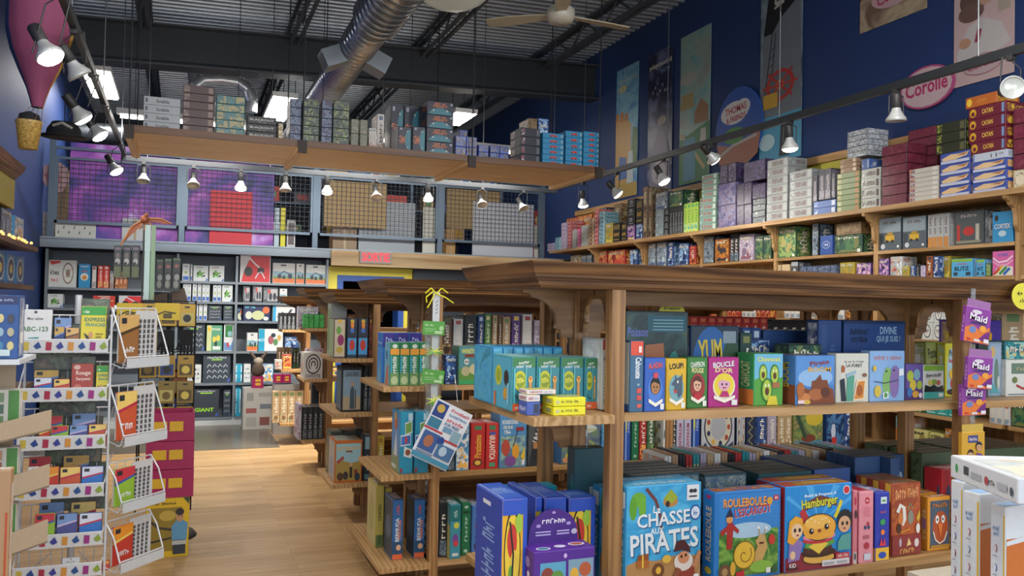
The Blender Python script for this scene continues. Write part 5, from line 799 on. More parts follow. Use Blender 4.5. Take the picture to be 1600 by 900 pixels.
K('greenspine', 'dark green spine-out game', '1c6c48', ['1c6c48'], 'g', front=[('e', .5, .08, .25, .03, 'a8c8b0'), ('t', 'PERUDO', .5, .5, .4, .5, 90, 'b0d8b8'), ('r', .1, .8, .9, .84, '183828'), ('e', .5, .92, .25, .03, 'a8c8b0')])
K('bluefruit', 'mid blue game box with dark creatures', '4c80c0', ['4c80c0'], 'b', front=[('r', .05, .03, .95, .97, '4878b8'), ('e', .5, .16, .34, .1, '38303c'), ('e', .55, .36, .3, .08, '4c4058'), ('e', .4, .6, .16, .08, 'b03440'), ('t', 'BIM', .5, .82, .5, .1, 0, 'c0d0e0')])
N2 = 'on the second gondola'
row('S', 4.50, 1.153, [(610, 671, 535, 'animalbox', dict(c=4, d=.13)), (696, 714, 555, 'g_blue', dict(off=.04)), (717, 753, 541, 'winston'), (754, 766, 541, 'g_purple_s')], N2+"'s upper shelf", None, .12)
row('S', 4.68, 1.153, [(598, 660, 520, 'bluepurp', dict(c=3, d=.13))], 'behind the animal-card boxes, second gondola', None, .12)
row('S', 4.84, 1.293, [(690, 707, 494, 'g_brown_s'), (709, 724, 498, 'g_white_s'), (726, 745, 492, 'g_black_s'), (747, 757, 492, 'g_blue_s'), (758, 768, 490, 'book_spine_g'), (770, 778, 492, 'g_tan_s'), (779, 785, 492, 'g_brown_s'), (786, 798, 495, 'g_tan_s'), (800, 814, 491, 'g_purple_s'), (817, 832, 491, 'g_white_s'), (835, 844, 500, 'g_lilac'), (846, 866, 505, 'g_black_s', dict(c=2)), (985, 1050, 492, 'g_forest_s', dict(c=5)), (1078, 1200, 495, 'g_red_s', dict(c=9)), (1205, 1290, 500, 'g_black_s', dict(c=6))], 'on the second gondola\'s raised rear tier', None, .18)
N2b = "on the second gondola's middle shelf"
row('S', 4.49, .668, [(626, 647, 643, 'ship', dict(d=.2)), (649, 671, 643, 'ship', dict(d=.2)), (687, 712, 668, 'g_black_s', dict(c=2)), (713, 734, 664, 'g_sky'), (736, 759, 661, 'redpir', dict(d=.2)), (760, 780, 661, 'redfab', dict(d=.2)), (781, 824, 648, 'rondours'), (826, 856, 652, 'unlock'), (877, 939, 660, 'dragon'), (941, 950, 660, 'g_sky_s')], N2b, None, .16)
row('S', 4.49, .668, [(977, 986, 640, 'bluetall'), (988, 999, 640, 'greenspine'), (1000, 1011, 640, 'g_red_s'), (1012, 1023, 640, 'g_green_s'), (1037, 1049, 640, 'whitecomic'), (1051, 1057, 640, 'g_black_s'), (1058, 1069, 640, 'continuum'), (1070, 1081, 640, 'continuum'), (1083, 1094, 640, 'bluetall'), (1096, 1149, 640, 'wheelgame'), (1152, 1165, 640, 'wheelgame'), (1167, 1181, 640, 'zigzag'), (1183, 1198, 640, 'g_blue_s'), (1200, 1214, 640, 'g_lilac_s'), (1216, 1238, 640, 'g_tan_s', dict(c=2)), (1240, 1287, 640, 'jungle'), (1292, 1318, 640, 'kingblue'), (1320, 1333, 640, 'g_blue_s')], 'seen between the nearest shelves', 'second gondola games seen between the nearest shelves', .16)
row('S', 4.55, .17, [(687, 700, 785, 'g_black_s')], "on the second gondola's base", None, .15)
N2c = "on the second gondola's base platform"
row('S', 4.84, .17, [(588, 601, 758, 'chou', dict(d=.24)), (603, 613, 762, 'chou', dict(d=.1, off=.0))], N2c, None, .24)
row('S', 4.58, .17, [(614, 631, 781, 'bermuda', dict(d=.2)), (648, 665, 781, 'bermuda', dict(d=.2))], N2c, None, .2)
row('S', 4.50, .17, [(704, 721, 789, 'tealyellow', dict(d=.22)), (722, 736, 785, 'greenspine', dict(off=.04)), (738, 757, 790, 'bluefruit', dict(off=.04)), (759, 772, 790, 'g_blue_s', dict(off=.04)), (880, 960, 760, 'g_brown', dict(c=2, off=.1))], N2c, None, .2)
# third gondola
K('blossom', 'lilac and pink puzzle tube box', '50404c', ['50404c'], 'b', front=[('r', .04, .03, .96, .97, 'c0b498'), ('e', .6, .45, .3, .14, '8c2c60'), ('e', .4, .7, .22, .1, '68a048'), ('e', .5, .2, .3, .08, 'b8a040'), ('e', .5, .93, .2, .05, 'd8b040')], side=[('r', .02, .02, .98, .98, 'a8b890')])
K('blueyolk', 'blue puzzle box with red figure', '2c3444', ['2c3444'], 'b', front=[('r', .04, .0, .96, .5, '4898d0'), ('e', .5, .32, .3, .14, 'b83c34'), ('p', [(.3, .85), (.5, .98), (.7, .85), (.55, .6)], 'e08830'), ('e', .5, .93, .22, .05, 'c8a838'), ('r', .3, .64, .7, .74, '3c6cc0'), ('r', .04, .0, .96, .08, '283848')])
K('darkred', 'dark red ornate puzzle box', '401c1c', ['401c1c'], 'd', front=[('r', .04, .03, .96, .97, art(['5c2420', '2c1818', '8c4030', '443024'], 30)), ('e', .5, .93, .2, .05, 'c8a838')])
K('leafgame', 'pale grey leafy game box', 'a8b0a4', ['a8b0a4'], 'l', front=[('r', .05, .05, .95, .95, 'b0b4ac'), ('e', .35, .35, .2, .22, '4c7c34'), ('e', .6, .5, .22, .24, '5c8c3c'), ('e', .75, .3, .16, .2, '487434'), ('w', [(.2, .2), (.5, .5), (.8, .4)], .04, '2c5028')], side=[('r', .1, .1, .9, .9, '88a070')])
K('leaders', 'black game box with blue desert figure', '1c1e22', ['1c1e22'], 'l', front=[('r', .06, .04, .94, .93, '8098a8'), ('r', .06, .04, .94, .34, 'a89878'), ('t', 'LEADERS', .5, .84, .7, .1, 0, '283440'), ('p', [(.4, .06), (.65, .06), (.62, .5), (.52, .6), (.42, .48)], '3c4c58'), ('e', .52, .62, .07, .06, 'b08868'), ('w', [(.7, .06), (.68, .5)], .05, '28303c')], side=[('r', .08, .05, .92, .95, '607078')])
K('adventure', 'orange-framed adventure game box with travellers', 'c06828', ['c06828'], 'a', front=[('r', .04, .04, .96, .93, '98c0c8'), ('p', [(.04, .04), (.96, .04), (.96, .5), (.6, .46), (.3, .52), (.04, .44)], 'a89048'), ('t', 'ADVENTURES', .5, .82, .8, .1, 2, 'e0b048'), ('r', .4, .72, .64, .76, '8c4c28'), ('p', [(.04, .5), (.3, .64), (.34, .56), (.1, .44)], 'a85040'), ('w', [(.6, .1), (.6, .36)], .1, '3c3028'), ('e', .6, .42, .05, .05, 'd0a078'), ('w', [(.8, .08), (.78, .3)], .12, '8c3c30'), ('e', .2, .14, .12, .1, '583824'), ('e', .4, .16, .1, .1, '403838'), ('e', .84, .12, .1, .1, '304048')], side=[('r', .03, .03, .97, .97, 'a8a8a8'), ('p', [(.1, .1), (.9, .2), (.7, .6), (.2, .5)], '8c98b0')], top=[('r', .05, .05, .95, .95, '98a098')])
K('bee', 'pale blue and black BEE spine game', '2c3840', ['2c3840'], 'b', front=[('r', .06, .7, .94, .98, '88a8b0'), ('t', 'BEE', .5, .4, .5, .34, 90, 'e8e8e8'), ('r', .06, .02, .94, .14, '608890')])
N3 = "on the third gondola's"
row('S', 6.09, 1.205, [(522, 541, 497, 'blossom', dict(d=.2)), (543, 559, 497, 'blueyolk'), (560, 576, 497, 'blueyolk'), (577, 592, 497, 'darkred')], N3+' upper shelf', None, .2)
row('S', 6.38, 1.205, [(517, 543, 473, 'leafgame', dict()), (543, 571, 491, 'g_orange', dict()), (572, 590, 480, 'g_black')], 'behind the puzzle boxes, third gondola', None, .15)
row('S', 6.10, .81, [(534, 567, 573, 'leaders', dict(d=.22)), (569, 590, 573, 'black_spine', dict(c=3, d=.2))], N3+' middle shelf', None, .2)
row('S', 6.08, .30, [(523, 567, 688, 'adventure', dict(d=.26)), (570, 589, 681, 'bee', dict(d=.18)), (590, 601, 681, 'g_yellow_s', dict(d=.18))], N3+' lowest shelf', None, .2)
row('S', 6.36, .30, [(517, 575, 674, 'flattop_g', dict(c=3, d=.2))], N3+' lowest shelf, behind', None, .2)
# fourth and fifth
K('maze', 'white game box with black ring maze', 'c8c4c0', ['c8c4c0'], 'm', front=[('e', .5, .56, .42-.07*i, .4-.065*i, ['403c3c', 'ccc8c4'][i % 2]) for i in range(6)]+[('p', [(.3, .3), (.7, .3), (.5, .6)], 'ccc8c4'), ('t', 'CHOTS', .5, .1, .8, .12, 0, '383434')], side=[('r', .1, .1, .9, .9, 'b0aca8'), ('r', .3, .2, .6, .6, 'b87850')])
K('greencan', 'bright green cube box', '2c8838', ['2c8838', '48a850', '1c6c2c'], None, 'e8f0e0', 'art', scale=20)
K('magenta', 'magenta gift box with yellow squares', 'b01c60', ['b01c60'], 'm', front=[('r', .28, .55, .78, .78, 'e8b830'), ('r', .28, .22, .78, .45, 'e8b830')], side=[('r', .28, .3, .72, .6, 'd0a030')], cat='gift box', name='gift_box')
row('S', 8.08, 1.365, [(475, 507, 491, 'greencan', dict(c=4, d=.12))], 'on the fourth gondola', 'green cube boxes on the fourth gondola', .12)
row('S', 8.24, 1.365, [(466, 498, 479, 'g_lilac', dict(c=1, d=.12))], 'on the fourth gondola, behind the green cubes', None, .12)
row('S', 8.10, .88, [(475, 505, 551, 'maze', dict(d=.24))], 'on the fourth gondola', None, .2)
row('S', 8.36, .88, [(478, 506, 545, 'g_lilac', dict(c=2, d=.1))], 'behind the white maze box', None, .1)
row('S', 8.10, .30, [(473, 506, 636, 'black_spine', dict(c=4, d=.26)), (466, 472, 632, 'g_lilac_s', dict(d=.26))], "on the fourth gondola's lowest shelf", None, .2)
row('S', 9.64, 1.30, [(436, 462, 489, 'black_spine', dict(c=4, d=.12)), (463, 470, 480, 'g_black_s')], 'on the farthest gondola', None, .12)
row('S', 9.64, .85, [(430, 441, 562, 'g_white', dict(d=.1)), (442, 456, 554, 'g_red', dict(d=.1))], 'on the farthest gondola', None, .12)
row('S', 9.80, .85, [(434, 456, 543, 'g_brown_s', dict(c=4)), (458, 468, 544, 'g_forest_s', dict(c=2))], 'at the back of the farthest gondola', None, .12)
row('S', 9.64, .25, [(426, 486, 611, 'g_tan_s', dict(c=5, d=.14))], "on the farthest gondola's lowest shelf", None, .12)
# flyer and wrapped candy hung from the end of the second gondola
SM, SMt, SMb = newmat('clear_film'); SMb.inputs['Base Color'].default_value = hexc('e0e8e8'); SMb.inputs['Roughness'].default_value = .12; SMb.inputs['Transmission Weight'].default_value = .8; SMb.inputs['Alpha'].default_value = .45
yf = 4.36
A = [at(687, 623, y=yf), at(743, 648, y=yf), at(703, 739, y=yf), at(640, 710, y=yf)]
up = ((A[0]+A[1])/2-(A[2]+A[3])/2).normalized(); ri = Vector((up.z, 0, -up.x)); Wf = (A[1]-A[0]).length; Hf = (A[0]-A[3]).length
fl = empty('flyer', A[3]); tag(fl, 'tilted white flyer with blue and red printing, hung on the gondola post', 'flyer')
mb = MB(); N_ = ri.cross(up); P_ = [Vector((0, 0, 0)), ri*Wf, ri*Wf+up*Hf, up*Hf]; mb.prism(P_, N_*.002, flat('dde2ea', .3))
paint(mb, N_*.0023 if N_.y < 0 else -N_*.0023, ri, up, Wf, Hf, [('r', .04, .72, .36, .97, '2c4488'), ('e', .2, .87, .1, .07, 'c8a850'), ('r', .04, .54, .36, .7, '3c7c98'), ('t', 'MONNAIE-PASSE', .7, .92, .5, .06, 0, 'c83c50'), ('t', 'LAISSEZ-PASSER', .7, .84, .5, .05, 0, '5890c0'), ('t', 'GAGNEZ', .68, .75, .46, .06, 0, 'c83c50'), ('t', 'FOR FREE!', .64, .68, .4, .05, 0, '406898'), ('r', 0, .5, .5, .53, 'b83440'), ('r', .46, .56, .7, .64, '6c98b8'), ('r', .72, .46, .96, .64, '88a8b8'), ('r', .5, .42, .98, .45, 'b83440'), ('r', .06, .16, .48, .47, '3c5c98'), ('e', .26, .32, .12, .1, 'a86c50'), ('e', .54, .4, .09, .07, '28448c'), ('r', .52, .14, .96, .36, '48709c'), ('e', .7, .26, .1, .08, 'b0c8d8'), ('r', 0, .02, 1, .1, '4890b0'), ('r', .06, .11, .5, .14, '7888a0')])
mb.build('printed_sheet', fl)
hook = at(715, 628, y=yf)-A[3]; MB().bar(hook, hook+Vector((.01, .09, .14)), .0015, flat('d8dce0', .3, .5), 6).build('wire', fl)
st = empty('clip_strip', at(681, 456, y=4.40)); tag(st, 'white plastic clip strip tied with yellow ribbon, candy bags hung from it', 'clip strip')
s0 = at(681, 456, y=4.40); L_ = s0.z-at(681, 650, y=4.40).z
mb = MB(); mb.box((-.016, -.001, -L_), (.024, .002, 0), flat('c8ccd0', .35)); paint(mb, Vector((-.016, -.0015, -L_)), X, Z, .04, L_, [('w', [(.4, .82+.03*i), (.7, .84+.03*i)], .12, '70747c') for i in range(4)]); mb.build('strip', st)
mb = MB(); YR = flat('e0d828', .3)
for pts in ([(-.06, 0, -.01), (-.03, -.01, .02), (.0, -.012, -.01), (.03, -.01, .02), (.07, 0, -.005)], [(-.01, -.012, -.01), (-.03, -.02, -.05), (-.05, -.015, -.09)], [(.0, -.012, -.01), (.05, -.02, -.03), (.1, -.01, -.06)], [(-.02, -.012, -.0), (-.06, -.02, -.03), (-.055, -.015, -.06)]): mb.tube(pts, .004, YR, 6)
mb.build('ribbon', st)
for i, (py0, py1) in enumerate(((502, 566), (578, 640))):
    c_ = at(678, py0, y=4.385); h_ = c_.z-at(678, py1, y=4.385).z
    bg_ = empty('candy_bag', c_); tag(bg_, ['upper clear bag with green header card on the clip strip', 'lower clear bag with green header card, above the flyer'][i], 'bag', 'clear bags on the clip strip')
    mb = MB(); mb.box((-.062, -.004, -.075), (.062, 0, 0), flat('58a048', .5)); paint(mb, Vector((-.062, -.0045, -.075)), X, Z, .124, .075, [('t', 'Bon Bon', .3, .72, .4, .18, 0, 'c8e0b8'), ('r', .1, .4, .6, .46, '98c888'), ('r', .1, .25, .5, .31, '98c888'), ('e', .85, .5, .1, .18, 'a8d098'), ('r', .55, .1, .9, .3, 'b8d8a8')]); mb.build('header_card', bg_, (0, 0, 0)).rotation_euler = (0, math.radians([2, 6][i]), 0)
    mb = MB(); mb.lathe([(.055, 0), (.045, -.03), (.04, -h_*.45), (.05, -h_*.7), (.012, -h_)], SM, 12, (0, .012, -.07), Matrix.Diagonal((1, .35, 1, 1))); mb.build('clear_wrap', bg_)
    mb = MB(); rn = random.Random(i)
    for k_ in range(11):
        a_ = rn.uniform(0, 6.28); e_ = Vector((math.cos(a_)*.055, -.012, -.1-h_*.3+math.sin(a_)*.035)); mb.bar((0, -.012, -.1-h_*.3), e_, .005, flat(rn.choice(['d0d840', '58b048', '88c060', 'e8e870'])), 5, .001)
    mb.build('star_bow', bg_)
# ================================================================ right wall: long pine shelving and its goods
ws = empty('wall_shelving', (5.2, 3.5, 0)); tag(ws, 'long pine shelving along the blue right wall, with scrolled brackets', 'shelving')
def wp(mb, nm): return mb.build(nm, ws, (-5.2, -3.5, 0))
YA, YB = 2.3, 11.25; UP = [9.98, 8.75, 7.55, 6.35, 5.13, 3.90, 2.7]
wp(MB().box((5.06, YA, 2.412), (5.495, YB, 2.45), WLY), 'top_shelf'); OBST.append((5.06, 5.495, YA, YB, 2.40, 2.45))
wp(MB().box((5.485, YA, 0), (5.498, YB, 2.41), wood('backpine', 'b49a6c', '94784a', 'z')), 'back_panel')
for y in UP:
    wp(MB().box((5.20, y-.022, 0), (5.484, y+.022, 2.41), WLZ), 'upright'); OBST.append((5.20, 5.49, y-.023, y+.023, 0, 2.41))
    pr_ = [(0, 0), (-.135, 0), (-.135, -.02), (-.12, -.03), (-.1, -.035), (-.085, -.06), (-.05, -.08), (-.035, -.12), (-.03, -.19), (-.018, -.22), (0, -.24)]
    wp(MB().prism([(5.2+a, y-.014, 2.411+b_) for a, b_ in pr_], (0, .028, 0), WLY), 'scroll_bracket')
ends = [YB]+UP+[YA]
for i in range(len(ends)-1):
    a_, b_ = ends[i+1]+.023, ends[i]-.023
    mid = 1.55 if ends[i] > 5.2 else 1.42
    for z in (2.11, 1.88, mid, 1.14, .88, .60, .2): OBST.append((5.2, 5.484, a_, b_, z-.026, z)); wp(MB().box((5.195 if z > 1.5 else 5.08, a_, z-.026), (5.484, b_, z), WLY), 'shelf')
struct(MB().box((5.45, 2.3, 2.99), (5.5, 11.2, 3.06), WLY).build('trim_wall_rail')); struct(MB().box((5.49, 2.3, 2.45), (5.5, 11.2, 2.99), flat('b8b048', .6)).build('trim_wall_band'))
T1 = 'on the long wall top shelf'; GT = 'stacked games on the long wall top shelf'
row('W', 5.09, 2.45, [(855, 866, 380, 'card_lilac', dict(c=2, n=3)), (867, 876, 371, 'card_blue', dict(n=6)), (877, 886, 348, 'card_lilac', dict(n=7)), (887, 893, 345, 'card_red', dict(n=8)), (894, 901, 359, 'card_zebra', dict(n=5)), (902, 907, 357, 'card_pink', dict(n=5)), (908, 918, 352, 'card_zebra', dict(n=5)), (919, 928, 341, 'card_tan', dict(n=7)), (929, 935, 327, 'card_red', dict(n=8)), (936, 945, 331, 'card_blue', dict(n=8)), (946, 957, 349, 'g_yellow'), (958, 969, 348, 'black_gold'), (971, 979, 348, 'black_gold'), (980, 992, 352, 'g_purple'), (980, 992, 311, 'black_badge', dict(n=3, on=1)), (994, 1004, 350, 'g_blue'), (994, 1004, 311, 'black_gold', dict(on=1)), (1005, 1012, 292, 'brown_letters', dict(n=2)), (1013, 1019, 293, 'brown_letters', dict(n=2)), (1024, 1036, 328, 'steel_tall', dict()), (1024, 1043, 300, 'g_frost', dict(on=1)), (1037.5, 1045, 325, 'black_spine', dict(n=4)), (1046.5, 1067, 323, 'black_spine', dict(c=5)), (1046, 1067, 298, 'g_forest', dict(on=1)), (1068, 1091, 317, 'lime_spine', dict(c=4)), (1093, 1119, 308, 'pale_teal_stack', dict(n=5)), (1096, 1120, 272, 'pale_teal_stack', dict(on=1, n=4)),
 (1122, 1150, 320, 'purple_big2'), (1122, 1150, 286, 'purple_big2', dict(on=1)), (1125, 1150, 256, 'purple_big', dict(on=1, c=2)), (1151, 1174, 320, 'purple_big', dict(c=2)), (1151, 1174, 286, 'purple_big', dict(on=1, c=2)), (1162, 1196, 251, 'purple_big', dict(on=1)), (1175.5, 1196, 310, 'dark_small', dict(n=4)), (1175.5, 1196, 287, 'purple_big', dict(on=1)),
 (1198, 1231, 248, 'shrink_grey', dict(n=7)), (1233, 1269, 266, 'shrink_grey', dict(n=5)), (1270, 1306, 313, 'blue_flat', dict(n=2)), (1270, 1277, 275, 'dark_tall', dict(on=1)), (1279, 1298, 264, 'dark_tall', dict(z=2.575, c=2)), (1299, 1305, 271, 'dark_tall', dict(z=2.575)),
 (1307, 1343, 269, 'green_band', dict(n=7)), (1312, 1338, 248, 'card_tan', dict(on=1, n=3)), (1323, 1356, 203, 'grey_crumpled', dict(on=1, n=5, off=.01)), (1345, 1375, 263, 'ruchetr', dict(n=4)), (1346, 1358, 248, 'blue_flat', dict(on=1)), (1377, 1417, 226, 'maroon', dict(n=6)), (1420, 1466, 262, 'qwirkle', dict(n=7)), (1468, 1516, 237, 'sunset', dict(n=4)), (1462, 1509, 190, 'honey_pattern', dict(on=1, n=3)), (1518, 1573, 250, 'sunset', dict(n=3)), (1519, 1574, 237, 'white_birds', dict(on=1)), (1512, 1572, 163, 'catan', dict(on=1, n=4)), (1508, 1558, 148, 'catan_or', dict(on=1))], T1, GT, .22)
row('W', 5.30, 2.45, [(960, 970, 318, 'brown_letters', dict(n=2)), (1418, 1466, 200, 'maroon', dict(n=8)), (935, 948, 325, 'g_black'), (885, 925, 338, 'g_red', dict(c=3))], 'behind the front stacks, wall top shelf', GT, .17)
row('W', 5.13, 2.45, [(1582, 1640, 262, 'g_tan', dict(n=1)), (1582, 1640, 165, 'maroon', dict(on=1, n=4))], 'at the wall shelf\'s right end', GT, .25)
T2 = 'on the wall\'s second shelf'; K('wb', 'royal blue box with round white WB mark', '24509c', ['24509c'], 'WB', front=[('e', .5, .52, .32, .2, 'b8c8e0'), ('e', .5, .52, .29, .17, '24509c'), ('t', 'WB', .5, .52, .34, .13, 0, 'e0e8f0')])
K('taxi', 'grey city game box with yellow taxi', '505c64', ['505c64', '6c7880', '384448'], 't', front=[('r', 0, .55, 1, 1, '8c9ca4'), ('t', 'NEW YORK', .5, .85, .6, .1, 0, '50302c'), ('r', .3, .28, .72, .46, 'd0a828'), ('r', .38, .44, .64, .54, 'b08c20'), ('e', .38, .27, .06, .05, '202020'), ('e', .64, .27, .06, .05, '202020'), ('r', .05, .05, .2, .5, '343c44'), ('e', .2, .12, .1, .08, 'c8ccd0'), ('e', .9, .1, .05, .04, 'e8e8e8')])
K('taxi_s', 'white spine with orange foot', 'b0b4b4', ['b0b4b4'], 't', front=[('r', 0, 0, 1, .3, 'c88840'), ('t', 'NEW YORK', .5, .65, .5, .5, 90, '584040')])
K('redstreet', 'dark street game box with red figures', '484c50', ['484c50'], 'r', front=[('r', .05, .04, .95, .96, '50585c'), ('t', 'MAFIA', .5, .86, .6, .1, 0, 'b0a8a8'), ('e', .5, .4, .2, .14, 'c03430'), ('r', .08, .1, .2, .6, 'b83c34'), ('r', .75, .1, .88, .6, 'b8b8a8'), ('r', .06, .04, .94, .12, '8c8c78')])
K('cortex', 'sky blue quiz box with white lettering', '3898d0', ['3898d0'], 'c', front=[('e', .2, .8, .1, .1, '38342c'), ('t', 'CORTEX', .52, .5, .8, .16, 0, '184878'), ('t', 'CORTEX', .5, .52, .8, .16, 0, 'e8f0f4'), ('e', .5, .28, .2, .1, 'c0d8e4')])
K('blitz', 'blue box lettered BLiTZ', '50a8d8', ['50a8d8'], 'b', front=[('r', 0, .84, 1, 1, '88b848'), ('t', 'MONOPOLI', .5, .72, .5, .1, 0, 'd05868'), ('t', 'BLiTZ', .5, .46, .7, .22, 0, '202428'), ('r', .1, .08, .3, .26, '30404c'), ('r', .7, .08, .92, .26, '30404c')])
K('pencils', 'pink swirl box with bright pencils', 'd868a8', ['d868a8'], 'p', front=[('w', [(.0, .75), (.3, .55), (.7, .6), (1, .8)], .08, 'f0d8e4'), ('w', [(.0, .6), (.3, .42), (.7, .45), (1, .62)], .08, 'e8a8c8'), ('t', 'PIXEL', .5, .86, .5, .14, 0, '506cc0'), ('p', [(0, 0), (1, 0), (1, .35), (.6, .4), (.2, .3)], 'e0e0d0'), ('w', [(.15, .1), (.5, .4)], .12, 'e0b030'), ('w', [(.35, .06), (.7, .36)], .12, '3c8c48'), ('w', [(.55, .04), (.85, .3)], .12, '2c64b8'), ('w', [(.05, .04), (.35, .3)], .1, 'c83c38')])
row('W', 5.21, 2.11, [(891, 906, 399, 'g_tan'), (908, 925, 398, 'g_black', dict(c=2)), (936, 948, 392, 'g_red'), (950, 977, 391, 'g_red'), (984, 996, 390, 'g_blue'), (1013, 1025, 379, 'g_frost'), (1026, 1042, 377, 'g_frost'), (1043, 1053, 378, 'g_blue_s'), (1060, 1076, 380, 'g_blue', dict()), (1077, 1088, 384, 'g_red_s'), (1097, 1116, 367, 'g_black'), (1117, 1139, 373, 'g_orange', dict(off=-.01)), (1140.5, 1154, 365, 'g_black_s', dict(c=2)), (1155, 1178, 366, 'g_lilac'), (1180, 1205, 368, 'g_forest', dict(c=2)),
 (1214, 1244, 350, 'g_green'), (1269, 1279, 349, 'g_black'), (1281, 1301, 368, 'wb', dict(off=-.01)), (1304, 1348, 367, 'g_forest'), (1306, 1346, 348, 'wood_crate', dict(on=1)), (1373, 1408, 340, 'taxi'), (1410, 1447, 338, 'taxi'), (1449, 1482, 334, 'taxi_s', dict(c=4)), (1491, 1537, 329, 'redstreet'), (1550, 1583, 330, 'cortex')], T2, 'upright games on the wall\'s second shelf', .18)
T3 = 'on the wall\'s third shelf'
K('tanblock', 'plain pale wooden block box', 'c8b088', ['c8b088'], None, 'ffffff', 'plain'); K('can', 'dark round-label canister box', '484c50', ['484c50'], 'c', front=[('r', .0, .8, 1, 1, 'a0a4a8'), ('e', .5, .4, .3, .3, 'b0b4b8')])
row('W', 5.21, 1.88, [(1206.5+8, 1220, 414, 'tanblock'), (1221, 1234, 413, 'tanblock'), (1236, 1247, 409, 'can'), (1251, 1307, 415, 'card_navy', dict(c=6)), (1312, 1334, 410, 'g_yellow', dict(c=2)), (1338, 1361, 411, 'g_purple'), (1371, 1389, 404, 'g_purple'), (1391, 1409, 401, 'g_white'), (1410, 1420, 416, 'g_yellow'), (1422, 1430, 415, 'g_blue_s'), (1431, 1437, 412, 'black_spine'), (1438, 1446, 415, 'card_lilac'), (1447, 1457, 400, 'g_orange_s'), (1458, 1468, 400, 'g_blue_s'), (1470, 1484, 400, 'g_yellow', dict(off=.05)), (1486, 1520, 404, 'blitz'), (1525, 1539, 405, 'blitz'), (1540, 1548, 411, 'g_green'), (1550, 1584, 392, 'pencils')], T3, 'small games on the wall\'s third shelf', .16)
K('animalcup', 'white animal-face cup box', 'd0d4d0', ['d0d4d0'], 'a', front=[('e', .5, .5, .36, .4, '24282c'), ('e', .5, .5, .3, .34, 'dcdcd8'), ('e', .4, .55, .05, .06, '202020'), ('e', .6, .55, .05, .06, '202020'), ('e', .5, .42, .06, .05, 'c08888')])
K('yellowlabel', 'black box with yellow title stripe', '202020', ['202020'], 'y', front=[('r', .0, .3, 1, .62, 'e8e020'), ('r', 0, .62, 1, .9, 'a890b8'), ('t', 'PUSTA', .5, .46, .7, .2, 0, '202020')])
K('tealbin', 'turquoise small game box', '38a8a0', ['38a8a0', '58c0b8', '288c88'], None, 'e0f0f0', front=[('r', .1, .15, .9, .3, 'd0e8e4'), ('e', .5, .6, .25, .2, '58c8c0')])
T4 = 'on the wall\'s middle shelf'
row('W', 5.12, 1.55, [(1080, 1104, 482, 'g_white', dict(c=2)), (1106, 1156, 472, 'g_red_s', dict(c=8)), (1159, 1180, 473, 'g_white_s', dict(c=3)), (1181, 1203, 471, 'g_red_s', dict(c=3)), (1225, 1261, 473, 'g_white_s', dict(c=4)), (1280, 1295, 482, 'g_yellow'), (1296, 1306, 474, 'g_black_s'), (1307, 1319, 474, 'g_white_s'), (1321, 1336, 482, 'g_orange', dict(c=2)), (985, 1078, 480, 'g_brown_s', dict(c=12))], T4, 'games on the wall\'s middle shelf', .2)
row('W', 5.10, 1.42, [(1385, 1423, 500, 'yellowlabel', dict(c=2, n=1)), (1385, 1423, 478, 'g_yellow', dict(c=2, on=1)), (1425, 1490, 504, 'animalcup', dict(c=4)), (1427, 1490, 476, 'animalcup', dict(c=4, on=1)), (1506, 1540, 480, 'purplegame', dict(c=2)), (1545, 1600, 480, 'g_tan_s', dict(c=4))], T4+', nearer end', None, .2)
row('W', 5.10, .88, [(1400, 1440, 625, 'g_green', dict(c=3)), (1446, 1498, 636, 'tealbin', dict(c=3)), (1545, 1578, 632, 'g_white_s', dict(c=3)), (1580, 1620, 630, 'g_forest', dict())], 'on the wall shelf below the middle', None, .2)
K('yellowgame', 'pale yellow small game box', 'd0c878', ['d0c878', 'e0d890', 'a89c50'], 'JEUX', '403c20'); K('girlgame', 'orange game box with dark-haired girl', 'd08038', ['d08038'], 'g', front=[('r', 0, .6, 1, 1, '78a8a8'), ('e', .5, .75, .4, .12, 'a83c2c'), ('e', .55, .48, .22, .2, '301c18'), ('e', .55, .46, .13, .13, 'd8a080'), ('p', [(.1, .1), (.9, .1), (.8, .35), (.2, .3)], 'd87868'), ('r', 0, 0, 1, .1, '58a0c0')])
row('W', 5.10, .60, [(1399, 1418, 650, 'girlgame'), (1420, 1449, 671, 'yellowgame'), (1453, 1474, 677, 'yellowgame'), (1476, 1488, 670, 'g_orange'), (1489, 1500, 680, 'g_pink')], 'on the wall shelf by the floor', None, .2)
# round price discs on the wall and the nearest crown
for px, py, w_, t1, t2, yy, lb in ((1050, 490, 46, '6+ ans/yrs', '', 2.79, 'yellow oval age sign behind the large dark green box'), (1600, 463, 50, '4+ ans', "a l'ecole", 2.345, 'yellow oval age sign at the right end of the nearest crown')):
    c_ = at(px, py, y=yy); r_ = w_/2/FPX*(c_-EYE).dot(F0)*1.04; mb = MB(); n = 28
    mb.prism([(r_*math.cos(2*math.pi*i/n), 0, .8*r_*math.sin(2*math.pi*i/n)) for i in range(n)], (0, .003, 0), flat('d8d040', .5)); paint(mb, Vector((-r_, -.0005, -r_*.8)), X, Z, 2*r_, 1.6*r_, [('t', t1, .5, .6 if t2 else .7, .6, .16, 0, '3c3c20')]+([('t', t2, .52, .34, .4, .14, 0, '3c3c20')] if t2 else []))
    o = mb.build('age_sign', None, c_); tag(o, lb, 'sign')
